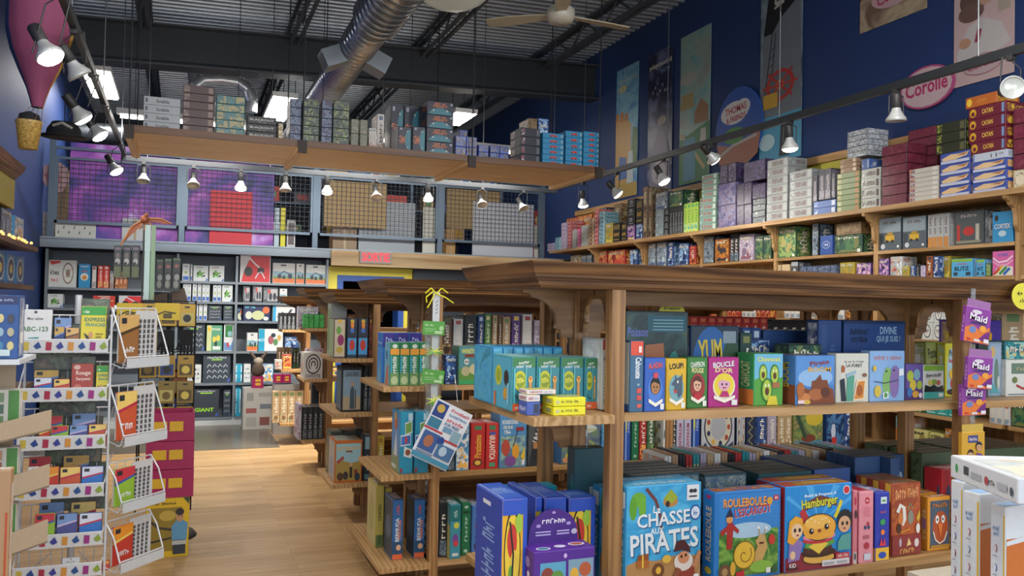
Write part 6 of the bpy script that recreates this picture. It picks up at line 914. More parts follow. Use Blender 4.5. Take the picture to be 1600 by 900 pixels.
# carded games hung beside the post of the nearest gondola
cs = empty('hang_strip', at(1522, 462, y=2.37)); tag(cs, 'clear hanging strip on the right post of the nearest gondola', 'hanging strip')
MB().box((-.012, .002, -.62), (.012, .005, .03), SM).build('strip', cs)
K('maid', 'purple orange hanging game pack', '8c4098', ['8c4098'], 'm', front=[('p', [(0, 0), (1, 0), (1, .5), (.6, .36), (.3, .5), (0, .4)], 'e07830'), ('p', [(.55, .1), (1, .05), (1, .4), (.8, .3)], '702878'), ('e', .3, .36, .14, .1, '6c84b8'), ('e', .7, .42, .14, .1, 'e8a038'), ('e', .4, .88, .2, .06, 'd8d0d8'), ('t', 'Maid', .5, .7, .7, .2, -4, '301830'), ('t', 'Maid', .48, .72, .7, .2, -4, 'f0e8f0'), ('r', .2, .54, .8, .58, '28305c'), ('r', .1, .04, .24, .1, 'c83430'), ('r', .36, .03, .6, .1, 'd8d0d0'), ('r', .75, .03, .96, .14, 'e0dce0')], side=[('t', 'MAID', .5, .5, .4, .5, 90, 'e0c8e0')], cat='game pack', name='game_pack')
K('ybox', 'yellow hanging game pack with two drawn people', 'd0a030', ['d0a030'], 'y', front=[('r', .25, .72, .7, .92, '3c4480'), ('t', 'Pierre', .47, .82, .36, .1, 0, 'e0d0d0')]+face_(.36, .4, .13, .9, 'd8a878', '302018')+face_(.72, .6, .13, .9, 'd8a878', '242838')+[('p', [(.5, .1), (.9, .1), (.85, .4), (.6, .45)], '70408c')], side=[('e', .5, .2, .2, .06, 'c04030')], cat='game pack', name='game_pack')
for (x0, x1, y0_, y1_, kk, rot, lb, yy) in ((1505, 1545, 481, 536, 'maid', -8, 'topmost purple and orange pack on the hanging strip, tilted', 2.34), (1511, 1550, 558, 608, 'maid', -4, 'middle purple and orange pack on the hanging strip', 2.325), (1503, 1541, 600, 650, 'maid', 0, 'lowest purple and orange pack on the hanging strip', 2.35), (1503, 1539, 674, 735, 'ybox', 0, 'yellow pack with drawn faces at the strip\'s lower end', 2.345)):
    a_ = at(x0, y1_, y=yy); b_ = at(x1, y0_, y=yy)
    o = put(kk, ((a_.x+b_.x)/2, yy, a_.z), b_.x-a_.x, .018, b_.z-a_.z, 0, 0, lb, 'packs on the hanging strip', math.radians(-rot)); 
    h = MB(); wv = b_.x-a_.x; hh = b_.z-a_.z; h.box((-wv*.46, .004, hh), (wv*.46, .006, hh+.03), flat('9c6ca0' if kk == 'maid' else 'c8a848', .4)); h.build('header_card', o)
# white folders and a flat puzzle box, close by at the right edge
K('folder', 'white and orange tall box with yellow edge', 'd8dce0', ['d8dce0'], 'f', front=[('r', .0, .0, 1, .72, 'c86c20'), ('p', [(0, .66), (1, .74), (1, .8), (0, .7)], 'd8dce0')], side=[('r', .0, 0, .94, .93, 'd4dae2'), ('r', .9, 0, 1, .93, 'e0b828'), ('t', 'Le Corps', .4, .8, .5, .05, 0, '6c90c0'), ('t', 'Humain', .4, .75, .4, .04, 0, '6c90c0')]+[('e', .4, .62-.17*i, .09, .035, ['c05858', '5c84b8', 'c05858'][i % 3]) for i in range(4)]+[('e', .4, .62-.17*i, .07, .028, 'd4dae2') for i in range(4)]+[('r', .25, .55-.17*i, .55, .56-.17*i, '8c98a8') for i in range(4)], top=[('r', 0, 0, 1, 1, '88b0dc')], cat='learning box', name='learning_box')
# folders standing at the right edge, and the flat box lying over them
def folder_at(px0, px1, ptop, y, lb, d=.2):
    a_ = at(px0, 900, y=y); b_ = at(px1, 900, y=y); z1 = at((px0+px1)/2, ptop, y=y).z; zb = .93
    return put('folder', ((a_.x+b_.x)/2, y, zb), b_.x-a_.x, at(d, 850, x=a_.x).y-y, z1-zb, 0, 0, lb, 'white and orange learning boxes at the right')
ft = empty('display_stand', (1.9, 1.3, 0)); tag(ft, 'low pale stand under the white learning boxes at the right edge', 'stand')
MB().box((-.12, -.2, 0), (.42, .34, .93), flat('b0a898', .5)).build('body', ft)
folder_at(1530, 1620, 768, 1.42, 'middle white learning box with yellow edge, right edge', 1504)
folder_at(1571, 1660, 788, 1.30, 'right white learning box under the flat puzzle box', 1547)
folder_at(1504, 1594, 750, 1.52, 'farthest white learning box, leftmost of the three', 1485)
K('puzzlebox', 'large white flat puzzle box', 'd4d8dc', ['d4d8dc'], 'p', front=[('e', .1, .5, .025, .22, '48a060'), ('r', .22, .35, .3, .75, '484c50'), ('r', .34, .3, .5, .6, 'a8acb4'), ('e', .58, .45, .03, .2, 'b05050'), ('t', 'OCE', .66, .45, .09, .26, 0, '404448'), ('r', .74, .3, .88, .6, 'b0b4bc'), ('e', .94, .4, .02, .2, '505860')], side=[('r', .1, .2, .8, .8, 'c8ccd4')], top=[('r', .2, .05, .98, .95, art(['d8d0c4', 'e8e0c8', 'b8c8d0', 'e0c088', 'c8c8c8'], 7))], cat='puzzle box', name='puzzle_box')
p_ = at(1485, 745, z=1.235); p2_ = at(1590, 788, z=1.235); e_ = p2_-p_; L_ = e_.length; an_ = math.atan2(e_.y, e_.x)
mid_ = (p_+p2_)/2
pb = put('puzzlebox', (mid_.x, mid_.y, 1.235), L_, .30, .05, an_, 0, 'large white flat puzzle box lying over the learning boxes', None)
# ================================================================ rear wall: grey metal shelving
MS = flat('7c868e', .4, .3); ms = empty('metal_shelving', (-1.55, 11.35, 0)); tag(ms, 'grey metal wall shelving of science kits under the mezzanine', 'shelving')
def mp_(mb, nm): return mb.build(nm, ms, (1.55, -11.35, 0))
mp_(MB().box((-1.55, 11.71, .1), (1.84, 11.74, 2.2), flat('6a727a', .6)), 'back_panel')
mp_(MB().box((-1.55, 11.36, 0), (1.84, 11.72, .1), flat('c8ccca', .5)), 'plinth')
us = [-1.53, -.06, .655, 1.82]
for u in us: OBST.append((u-.016, u+.016, 11.35, 11.71, .1, 2.2)); mp_(MB().box((u-.015, 11.35, .1), (u+.015, 11.71, 2.2), MS), 'upright')
for a_, b_, zs in ((-1.53, -.06, (.55, .96, 1.24, 1.49, 1.74)), (-.06, .655, (.11, .55, .96, 1.355, 1.60, 1.86)), (.655, 1.82, (.11, .55, .96, 1.355, 1.60, 1.86))):
    for z in zs: OBST.append((a_, b_, 11.352, 11.71, z-.03, z)); mp_(MB().box((a_+.016, 11.352, z-.03), (b_-.016, 11.71, z), MS), 'shelf')
R_ = 'on the rear metal shelving'
def lv(s): return s+' level of the rear metal shelving'
row('S', 11.40, 1.86, [(285, 297, 412, 'gigo', dict()), (298, 301, 413, 'gigo'), (302, 326, 415, 'kit_white'), (327, 351, 415, 'kit_white'), (375, 424, 399, 'kit_red'), (426, 462, 411, 'kit_orange'), (463, 476, 412, 'kit_orange'), (478, 511, 414, 'kit_orange')], 'top'+lv(''), None, .2)
row('S', 11.40, 1.60, [(286, 299, 443, 'gigo', dict(c=2)), (301, 308, 443, 'gigo'), (309, 315, 443, 'gigo'), (316, 328, 444, 'gigo', dict(c=2)), (333, 346, 445, 'gigo', dict(c=2)), (347, 364, 445, 'kit_white'), (380, 391, 447, 'kit_box'), (395, 410, 446, 'kit_box'), (411, 435, 449, 'kit_box'), (437, 449, 451, 'kit_orange')], 'second'+lv(''), None, .2)
row('S', 11.40, 1.355, [(298, 304, 478, 'gigo'), (305, 310, 475, 'gigo'), (311, 317, 475, 'gigo'), (318, 324, 475, 'gigo'), (325, 347, 477, 'kit_navy'), (349, 364, 477, 'kit_navy'), (371, 378, 481, 'kit_space'), (380, 423, 475, 'kit_space'), (426, 462, 476, 'kit_robot')], 'third'+lv(''), None, .2)
row('S', 11.40, .96, [(286, 321, 506, 'kit_navy'), (323, 348, 508, 'kit_green'), (386, 403, 520, 'kit_orange'), (404, 443, 514, 'kit_cyan'), (445, 466, 527, 'g_blue')], 'fourth'+lv(''), None, .2)
row('S', 11.40, .96, [(350, 383, 503, 'kit_screen')], 'fourth'+lv(''), None, .02)
row('S', 11.40, .55, [(292, 315, 570, 'kit_snow'), (317, 361, 554, 'kit_navy'), (368, 379, 569, 'kit_cyan2', dict(n=2)), (381, 392, 569, 'kit_snow'), (408, 428, 569, 'g_sky')], 'fifth'+lv(''), None, .2)
row('S', 11.40, .11, [(301, 343, 608, 'kit_giant'), (349, 361, 609, 'kit_navy'), (368, 377, 603, 'kit_cyan2')], 'lowest'+lv(''), None, .2)
row('S', 11.40, 1.74, [(44, 55, 408, 'g_white'), (56, 121, 406, 'knex'), (123, 142, 412, 'tube_blue'), (144, 151, 416, 'g_white_s'), (153, 171, 415, 'tube_red', dict(c=2)), (172, 178, 424, 'book_spine_w'), (180, 199, 424, 'book_spine_o', dict(c=3))], 'left bay, top'+lv(''), None, .2)
row('S', 11.40, 1.49, [(30, 43, 462, 'g_tan'), (46, 99, 459, 'kit_white'), (145, 180, 462, 'tube_red', dict(n=2)), (185, 225, 462, 'kit_red')], 'left bay, second'+lv(''), None, .2)
# floor display by the fourth gondola: white printed carton, two magenta boxes and a figure
K('bigcarton', 'tall white printed floor carton', 'c4c0b8', ['c4c0b8'], 'x', front=[('r', .08, .4, .4, .52, 'a8605c'), ('r', .5, .5, .9, .62, '7c8088'), ('r', .1, .7, .3, .9, '9c9c98'), ('r', .45, .8, .95, .9, 'a8a49c'), ('r', .5, .1, .8, .3, '8c5850'), ('r', .1, .08, .4, .3, 'b0aca4')], cat='display carton', name='display_carton')
a_ = at(379, 668, y=10.9); b_ = at(431, 668, y=10.9); zt_ = at(400, 607, y=10.9).z
put('bigcarton', ((a_.x+b_.x)/2, 10.9, 0), b_.x-a_.x, .3, zt_, 0, 0, 'tall white printed carton on the floor by the rear shelving')
row('S', 10.93, zt_, [(394, 412, 588, 'magenta', dict(d=.14))], 'on the white floor carton', None, .14)
row('S', 10.50, .62, [(428, 455, 585, 'magenta', dict(d=.14, c=2))], 'beside the white floor carton', None, .14)
tag(MB().box((.95+.12, 10.44, 0), (1.52, 10.70, .6), flat('b8b4ac')).build('display_carton'), 'pale carton carrying the two magenta boxes', 'display carton')
c_ = at(403, 588, y=11.0); fg = empty('plush_figure', c_+Vector((0, 0, 0))); tag(fg, 'brown long-eared plush figure on the magenta box', 'plush toy')
hb = (at(403, 552, y=11.0).z-c_.z)
mb = MB(); BR = flat('5c4c40', .8); mb.lathe([(.001, 0), (.07, .02), (.085, hb*.25), (.06, hb*.5), (.035, hb*.56)], BR, 16); mb.build('body', fg); mb = MB(); mb.lathe([(.03, hb*.52), (.06, hb*.62), (.055, hb*.74), (.02, hb*.82), (.001, hb*.83)], flat('a89c8c', .8), 16); mb.build('head', fg)
for s in (-1, 1): MB().bar((s*.035, 0, hb*.76), (s*.1, 0, hb*1.06), .022, BR, 8, .012).build('ear', fg)
# ================================================================ hanging shelf over the aisle
hs = empty('hanging_shelf', (-.42, 6.76, 2.85)); tag(hs, 'long pine shelf hung from the roof on rods, loaded with boxed games', 'shelving')
def hp(mb, nm): return mb.build(nm, hs, (.42, -6.76, -2.85))
PL = wood('pinehang', 'f4deb8', 'e2c492', 'x', .9)
for i in range(3): hp(MB().box((-.42, 6.775+i*.345, 2.86), (3.58, 7.10+i*.345, 2.885), PL), 'board')
hp(MB().box((-.42, 6.755, 2.852), (3.58, 6.773, 2.905), wood('edge', '6a4428', '48301c', 'x')), 'front_edge')
for x in (-.40, .86, 2.29, 3.52): hp(MB().box((x-.03, 6.775, 2.825), (x+.03, 7.80, 2.858), PINEY), 'cross_batten'); hp(MB().box((x-.035, 6.735, 2.80), (x+.035, 6.755, 2.90), flat('2c2018', .6)), 'steel_bracket')
for x in (-.40, .86, 2.29, 3.52):
    for y in (6.745, 7.83): hp(MB().bar((x, y, 2.82), (x, y, zc(x)), .006, DARK, 6), 'rod')
HS = 'on the hanging shelf'
row('S', 6.80, 2.889, [(224, 283, 152, 'scrabble', dict(n=4)), (286, 336, 134, 'brown_map', dict(n=6)), (338, 384, 150, 'teal_map', dict(n=5)), (386, 433, 182, 'blackout', dict(n=3)), (435, 443, 193, 'g_tan', dict(n=3)), (454, 472, 154, 'bluecamo', dict(n=5)), (473, 500, 154, 'camo', dict(n=5)), (503, 520, 157, 'bluecamo', dict(n=5)), (521, 547, 158, 'camo', dict(n=5)), (549, 561, 186, 'palegreen', dict(n=2)), (563, 575, 187, 'palegreen', dict(n=2)), (577, 588, 200, 'book_spine_w', dict(c=2)),
 (622, 643, 198, 'monster_v'), (645, 665, 198, 'monster_v'), (667, 710, 159, 'monster', dict(n=4)), (712, 746, 213, 'bluefig', dict(n=2, c=2)), (748, 764, 226, 'bluefig', dict(n=2)), (766, 796, 228, 'bluefig', dict(n=2, c=2)), (814, 845, 200, 'train_black', dict(n=4)), (848, 882, 208, 'train_blue', dict(n=6)), (884, 911, 205, 'train_blue', dict(n=6)), (912, 937, 206, 'train_blue', dict(n=7))], HS, 'stacked games on the hanging shelf', .26)
row('S', 7.10, 2.889, [(590, 601, 178, 'book_spine_w'), (611, 631, 163, 'monster_v'), (632, 655, 165, 'monster_v'), (718, 731, 203, 'bluefig'), (826, 840, 185, 'wood_crate'), (841, 858, 185, 'g_blue')], 'in the hanging shelf\'s second rank', 'second rank on the hanging shelf', .24)
# ================================================================ mezzanine fence and what is stored behind it
FR = flat('5c6c7c', .4, .4); WI = flat('2c3440', .5, .2)
posts = [-1.5, -.03, 1.64, 3.39, 4.98]
for i in range(4):
    x0_, x1_ = posts[i], posts[i+1]; z0_ = 2.52; z1_ = 3.30
    f = empty('fence_panel', (x0_, 11.33, 2.345)); tag(f, '%s wire grid fence panel on the mezzanine edge' % ['leftmost', 'purple-poster side', 'middle cardboard-brown', 'rightmost'][i], 'fence panel', 'wire grid fence panels')
    o = (-x0_, -11.33, -2.345)
    for xx in (x0_, x1_-.0) if i == 3 else (x0_,): MB().box((xx-.035, 11.33, 2.345), (xx+.035, 11.39, 3.55), FR).build('post', f, o)
    mb = MB(); 
    for (a_, b_) in (((x0_+.035, z0_), (x1_-.035, z0_+.035)), ((x0_+.035, z1_), (x1_-.035, z1_+.03)), ((x0_+.035, z0_), (x0_+.065, z1_)), ((x1_-.065, z0_), (x1_-.035, z1_))): mb.box((a_[0], 11.345, a_[1]), (b_[0], 11.37, b_[1]), FR)
    mb.build('frame', f, o)
    mb = MB(); x = x0_+.1
    while x < x1_-.06: mb.box((x-.003, 11.352, z0_), (x+.003, 11.358, z1_), WI); x += .062
    z = z0_+.06
    while z < z1_: mb.box((x0_+.05, 11.359, z-.003), (x1_-.05, 11.365, z+.003), WI); z += .062
    mb.build('wire_grid', f, o)
    MB().box((x0_+.035, 11.34, 3.42), (x1_-.035, 11.38, 3.45), FR).build('top_bar', f, o)
m, nt, b = newmat('galaxy_print'); tc = nt.nodes.new('ShaderNodeTexCoord'); n = nt.nodes.new('ShaderNodeTexNoise'); n.inputs['Scale'].default_value = 2.2; n.inputs['Detail'].default_value = 8; n.inputs['Distortion'].default_value = .6
nt.links.new(tc.outputs['Object'], n.inputs[0]); cr = nt.nodes.new('ShaderNodeValToRGB'); e = cr.color_ramp.elements; e[0].position = .32; e[0].color = hexc('283068'); e[1].position = .72; e[1].color = hexc('e8c8f0')
for p, h in ((.42, '54449c'), (.5, '8848ac'), (.58, 'b05cc0'), (.64, 'b888d8')): q = e.new(p); q.color = hexc(h)
vo = nt.nodes.new('ShaderNodeTexNoise'); vo.inputs['Scale'].default_value = 70; nt.links.new(tc.outputs['Object'], vo.inputs[0]); c2 = nt.nodes.new('ShaderNodeValToRGB'); c2.color_ramp.elements[0].position = .68; c2.color_ramp.elements[1].position = .74
nt.links.new(vo.outputs[0], c2.inputs[0]); mx = nt.nodes.new('ShaderNodeMix'); mx.data_type = 'RGBA'; mx.blend_type = 'ADD'; mx.inputs[0].default_value = .5
nt.links.new(n.outputs[0], cr.inputs[0]); nt.links.new(cr.outputs[0], mx.inputs[6]); nt.links.new(c2.outputs[0], mx.inputs[7]); nt.links.new(mx.outputs[2], b.inputs['Base Color']); b.inputs['Roughness'].default_value = .5
GX = m
def panel(x0, x1, y0, y1, yy, mt, name, label, cat, th=.01, zb=None, ops=None):
    a_ = at(x0, y1, y=yy); b_ = at(x1, y0, y=yy); z0 = 2.346 if zb is None else zb
    mb = MB(); w_ = b_.x-a_.x; h_ = b_.z-z0; mb.box((0, 0, 0), (w_, th, h_), mt)
    if ops: paint(mb, Vector((0, -.0004, 0)), X, Z, w_, h_, ops)
    return tag(mb.build(name, None, (a_.x, yy, z0)), label, cat)
panel(106, 281, 236, 372, 11.44, GX, 'galaxy_backdrop', 'purple galaxy-print backdrop behind the left fence panel', 'backdrop', .008)
panel(289, 430, 243, 372, 11.44, GX, 'galaxy_backdrop', 'purple galaxy-print backdrop behind the red square', 'backdrop', .008)
panel(327, 395, 301, 374, 11.40, flat('d8404c', .6), 'red_board', 'square red board leaning behind the fence', 'board', .02)
panel(428, 437, 325, 378, 11.43, flat('b8ccd8', .5), 'pale_board', 'narrow pale blue board beside the yellow strip', 'board', .02)
panel(438, 447, 325, 378, 11.43, flat('e0d830', .5), 'yellow_board', 'narrow yellow board behind the fence', 'board', .02)
panel(448, 462, 344, 379, 11.43, flat('c8c8cc', .5), 'framed_print', 'small white framed print by the yellow strip', 'picture', .02, None, [('r', .15, .1, .85, .9, '584848')])
panel(560, 649, 318, 384, 11.50, flat('9ca4ac', .5), 'grey_board', 'grey board leaning behind the middle fence panel', 'board', .02)
panel(660, 681, 325, 392, 11.46, flat('c8c8bc', .5), 'cream_board', 'narrow cream board left of a fence post', 'board', .02)
panel(738, 834, 320, 398, 11.43, flat('b8bcc4', .45), 'white_board', 'large whitish board behind the right fence panel', 'board', .02)
CB = flat('a08860', .7)
panel(506, 605, 288, 355, 11.366, CB, 'pegboard', 'brown pegboard with pale edge behind the middle fence', 'board', .02, at(550, 355, y=11.366).z)
panel(697, 782, 296, 358, 11.46, CB, 'pegboard', 'brown pegboard half hidden by the whitish board', 'board', .02, at(740, 358, y=11.46).z)
panel(834, 852, 330, 400, 11.48, flat('a83c30', .5), 'game_poster', 'red and cream standing poster at the fence\'s right end', 'poster', .02, None, [('e', .45, .8, .4, .1, 'c8b080'), ('e', .45, .8, .2, .05, '404040'), ('r', .0, .0, .4, .7, 'c8c4b8')])
# storage racks and cartons on the mezzanine
rk = empty('storage_rack', (1.2, 12.6, 2.34)); tag(rk, 'dark storage rack full of small stock on the mezzanine', 'shelving')
for x in (-.9, .6, 2.1, 3.6): MB().box((x-.02, 0, 0), (x+.02, .5, 1.42), FR).build('upright', rk)
for z in (.3, .75, 1.2): MB().box((-.9, 0, z-.02), (3.6, .5, z), FR).build('shelf', rk)
rn = random.Random(5)
sc_ = ['c8c4bc', '3c64a8', 'b89c74', 'c8a040', 'a84038', '4c5058', 'd8d8d4', '587c58']
k = 0; x = .4
for z in (.3, .75, 1.2):
    x = -.86+1.2
    while x < 4.7:
        w_ = rn.uniform(.14, .34); h_ = rn.uniform(.12, .26)
        if not any(abs(x+w_/2-(u+1.2)) < w_/2+.03 for u in (-.9, .6, 2.1, 3.6)) and rn.random() < .8:
            c_ = rn.choice(sc_); mb = MB(); mb.box((-w_/2, 0, 0), (w_/2, .3, h_), flat(c_, .6)); paint(mb, Vector((-w_/2, 0, 0)), X, Z, w_, h_, [('r', .2, .3, .8, .7, rn.choice(sc_))])
            o = mb.build('stock_box', None, (x+w_/2, 12.63, 2.341+z)); k += 1
            o['label'] = '%s stock box, %s along rack level %d' % ({'c8c4bc': 'pale grey', '3c64a8': 'blue', 'b89c74': 'tan', 'c8a040': 'mustard', 'a84038': 'brick red', '4c5058': 'slate', 'd8d8d4': 'white', '587c58': 'green'}[c_], ORD[min(19, int((x-.3)/.22))], int(z*2)+1); tag(o, None, 'stock box', 'stock boxes on the mezzanine rack')
        x += w_+.02
# cartons and a bag at the left end of the mezzanine
def crate(x0, x1, y0, y1, yy, h, lb, ops=None, d=.3, zb=None):
    a_ = at(x0, y1, y=yy); b_ = at(x1, y0, y=yy); w_ = b_.x-a_.x; z0 = a_.z if zb is None else zb; mb = carton(w_, d, b_.z-z0, h, ops or [('r', .45, .0, .55, 1, 'b09c78')])
    return tag(mb.build('cardboard_box', None, ((a_.x+b_.x)/2, yy, z0)), lb, 'box')
crate(60, 84, 332, 361, 11.46, 'b0a8a4', 'stack of pale pinkish cartons at the mezzanine left end', [('r', 0, .3, 1, .33, '807874'), ('r', 0, .6, 1, .63, '807874')], .3, 2.346)
crate(86, 150, 347, 364, 11.42, 'c8c8c0', 'white patterned flat box on the mezzanine edge', [('p', [(.05+.13*i, .2+.3*(i % 2)), (.1+.13*i, .3+.3*(i % 2)), (.08+.13*i, .45+.3*(i % 2))], '404848') for i in range(7)], .3, 2.346)
crate(72, 104, 262, 361, 11.80, '84704c', 'tall brown carton stack at the mezzanine left end', [('r', 0, .24*i+.2, 1, .24*i+.21, '5c4c34') for i in range(3)], .3, 2.346)
crate(190, 232, 343, 372, 11.40, 'c0c4c4', 'white carton leaning behind the fence beside the bird', None, .05, 2.346)
c_ = at(83, 280, y=11.41); mb = MB(); P_ = [at(a, b_, y=11.39)-c_ for a, b_ in ((58, 265), (70, 258), (92, 252), (104, 262), (107, 285), (96, 300), (86, 304), (72, 290), (62, 275))]
mb.prism(P_, (0, .06, 0), flat('b09094', .8)); mb.prism([p*.5 for p in P_], (0, -.03, 0), flat('9c6470', .8)); tag(mb.build('fabric_bag', None, c_), 'crumpled pink and white fabric bag hung behind the fence', 'bag')
crate(520, 558, 357, 372, 11.5, '8c7050', 'brown open carton on the mezzanine behind the middle panel', None, .3, 2.346)
crate(697, 712, 358, 388, 11.5, 'b08850', 'tan carton on the mezzanine behind the right panel', None, .3, 2.346)
# ================================================================ track lighting
RAIL = flat('24282c', .4, .3)
def rail(p, q, label, hang):
    e = empty('track_rail', p); tag(e, label, 'lighting track'); d = Vector(q)-Vector(p); n = d.normalized(); s = Vector((-n.y, n.x, 0))*.017; u = Vector((0, 0, .026)); mb = MB()
    vs = [s*a+u*b_ for a, b_ in ((-1, -1), (1, -1), (1, 1), (-1, 1))]; vs += [v+d for v in vs]
    mb.add(vs, [(0, 3, 2, 1), (4, 5, 6, 7), (0, 1, 5, 4), (1, 2, 6, 5), (2, 3, 7, 6), (3, 0, 4, 7)], RAIL); mb.build('channel', e, fix=True)
    for t in hang:
        o = d*t; zt_ = zc((Vector(p)+o).x)-p[2]
        MB().bar(o+Vector((0, 0, .02)), o+Vector((0, 0, zt_)), .0045, flat('5c6064', .4, .5), 6).build('hanger', e)
    return e
rail((-.57, .6, 3.05), (-.57, 9.0, 3.05), 'black lighting track over the left book racks', (.15, .5, .72, .95))
rail((-.6, 9.05, 3.01), (4.16, 9.05, 3.01), 'black lighting track crossing in front of the mezzanine', (.05, .3, .55, .8))
rail((4.2, 1.2, 3.06), (4.2, 9.5, 3.06), 'black lighting track along the right wall', (.06, .265, .47, .66, .87, .97))
LM = flat('fff4e0', .4, 0, 14); RF = flat('b8bab8', .35, .2); HB = flat('2a2a2a', .5); OFFL = flat('b4b8b4', .2, .3)
def spot(base, head, aim, label, on=True, power=16, style='bell'):
    base = Vector(base); head = Vector(head); aim = Vector(aim).normalized(); e = empty('track_spotlight', base); tag(e, label, 'spotlight', 'track spotlights'); r = head-base
    MB().box((-.018, -.018, -.05), (.018, .018, -.02), HB).build('adapter', e)
    rot = Vector((0, 0, -1)).rotation_difference(aim).to_matrix().to_4x4()
    mb = MB(); side = (rot @ Vector((1, 0, 0, 0)).to_4d()).to_3d() if False else (rot.to_3x3() @ Vector((1, 0, 0)))
    t0 = Vector((0, 0, -.05))
    for s in (-1, 1): mb.tube([t0, t0*1.3+side*.058*s, r+side*.062*s+rot.to_3x3() @ Vector((0, 0, .02))], .004, HB, 6)
    mb.build('yoke', e)
    mb = MB(); mb.lathe([(.001, .145), (.028, .145), (.03, .14), (.03, .06), (.026, .055)], HB, 18, r, rot); mb.build('housing', e)
    mb = MB(); mb.lathe([(.026, .058), (.03, .04), (.045, .012), (.062, -.012), (.063, -.028), (.058, -.028), (.056, -.02)], RF, 22, r, rot); mb.build('reflector', e)
    mb = MB(); mb.lathe([(.0565, -.02), (.04, -.012), (.001, -.009)] if not on else [(.058, -.024), (.05, -.04), (.03, -.05), (.001, -.053)], LM if on else OFFL, 22, r, rot); mb.build('lens', e)
    if on:
        l = bpy.data.lights.new('lamp', 'SPOT'); l.energy = power*2; l.spot_size = math.radians(140); l.spot_blend = .8; l.shadow_soft_size = .05; l.color = (1, .95, .86)
        o = bpy.data.objects.new('lamp', l); link(o, e); o.location = r+aim*.05; o.rotation_euler = rot.to_euler()
    return e
for i, (py, px_, hy, y, on, aim, lb) in enumerate((
    (0, 75, 82, 4.33, True, (.45, -.25, -.8), 'nearest lit spotlight on the left track, over the balloon'), (0, 121, 112, 4.9, False, (.5, .2, -.8), 'dark unlit spotlight second along the left track'), (0, 126, 180, 5.8, True, (.55, .2, -.75), 'third spotlight on the left track, seen edge on'), (0, 153, 208, 6.7, True, (.6, -.1, -.8), 'fourth spotlight on the left track, lit oval face'), (0, 180, 264, 8.3, True, (.5, -.2, -.85), 'farthest lit spotlight on the left track'))):
    h_ = at(px_, hy, y=y); spot((-.57, y, 3.05), (-.57+max(-.06, min(.06, h_.x+.57)), y, min(h_.z, 2.93)), aim, lb, on, 22)
for px_, hy, on, aim, lb in ((224, 283, False, (0, -.35, -1), 'unlit spotlight farthest left on the cross track'), (302, 290, False, (0, -.6, -1), 'second unlit spotlight on the cross track, above the galaxy print'), (376, 294, True, (0, .12, -1), 'lit spotlight above the red square board'), (446, 297, False, (0, -.2, -1), 'unlit spotlight beside the yellow strip'), (511, 300, True, (.05, .25, -1), 'lit spotlight left of the brown pegboard'), (588, 309, False, (0, -.7, -1), 'unlit spotlight over the brown pegboard, rim facing out'), (669, 311, True, (.1, .25, -1), 'lit spotlight near the middle fence post'), (753, 321, False, (0, -.8, -1), 'unlit spotlight before the whitish board'), (817, 327, False, (.3, -.8, -1), 'unlit spotlight farthest right on the cross track')):
    h_ = at(px_, hy, y=9.05); spot((h_.x, 9.05, 3.01), (h_.x, 9.05, min(h_.z+.02, 2.87)), aim, lb, on, 120)
for px_, hy, on, aim, lb in ((911, 322, True, (.15, .05, -1), 'farthest lit spotlight on the right track'), (963, 305, True, (.6, -.2, -.7), 'tilted lit spotlight second on the right track'), (1036, 285, True, (.35, -.35, -.9), 'bright spotlight on the right track above the steel grey box'), (1113, 250, True, (.75, .1, -.6), 'spotlight aimed away at the wall, right track'), (1234, 233, True, (.1, .0, -1), 'bright spotlight on the right track above the wrapped rail games'), (1400, 190, False, (.05, .05, -1), 'unlit bell spotlight before the oval pink wall sign'), (1580, 146, False, (-.55, -.75, -.1), 'unlit spotlight facing the shop at the right edge')):
    h_ = at(px_, hy, x=4.2); spot((4.2, h_.y, 3.06), (4.2, h_.y, min(h_.z+.03, 2.92)), aim, lb, on, 19)
# unseen lamps added to the same tracks nearer the entrance, for more light
for x, y, a_ in ((-.57, 2.4, (.6, .1, -.8)), (-.57, 1.2, (.7, .2, -.7)), (4.2, 2.4, (-.6, .0, -.8)), (4.2, 1.5, (-.5, .3, -.8))): spot((x, y, 3.05), (x, y, 2.93), a_, 'added unseen spotlight nearer the entrance on the %s track, number %s' % ('left' if x < 0 else 'right', 'two' if y < 2 else 'one'), True, 12 if x < 0 else 30)
# hidden tube fixtures added behind the hanging shelf to brighten the mezzanine front
for i, x in enumerate((.0, 1.7, 3.3)):
    e = empty('added_tube_light', (x, 8.35, 3.30)); tag(e, 'added slim tube fixture behind the hanging shelf, %s from left' % ORD[i], 'light', 'added tube fixtures behind the hanging shelf')
    MB().box((-.6, -.05, .0), (.6, .03, .05), flat('c8c8c8', .5)).build('housing', e); MB().bar((-.57, .0, -.02), (.57, .0, -.02), .014, flat('fff8ee', .5, 0, 6), 10).build('tube', e)
    for s in (-.45, .45): MB().bar((s, 0, .05), (s, 0, zc(x)-3.30), .004, DARK, 5).build('hanger', e)
    l = bpy.data.lights.new('added_tube_glow', 'AREA'); l.shape = 'RECTANGLE'; l.size = 1.1; l.size_y = .05; l.energy = 24; l.color = (1, .97, .92); o = bpy.data.objects.new('added_tube_glow', l); link(o, e); o.location = (0, .03, -.04); o.rotation_euler = (math.radians(55), 0, 0)
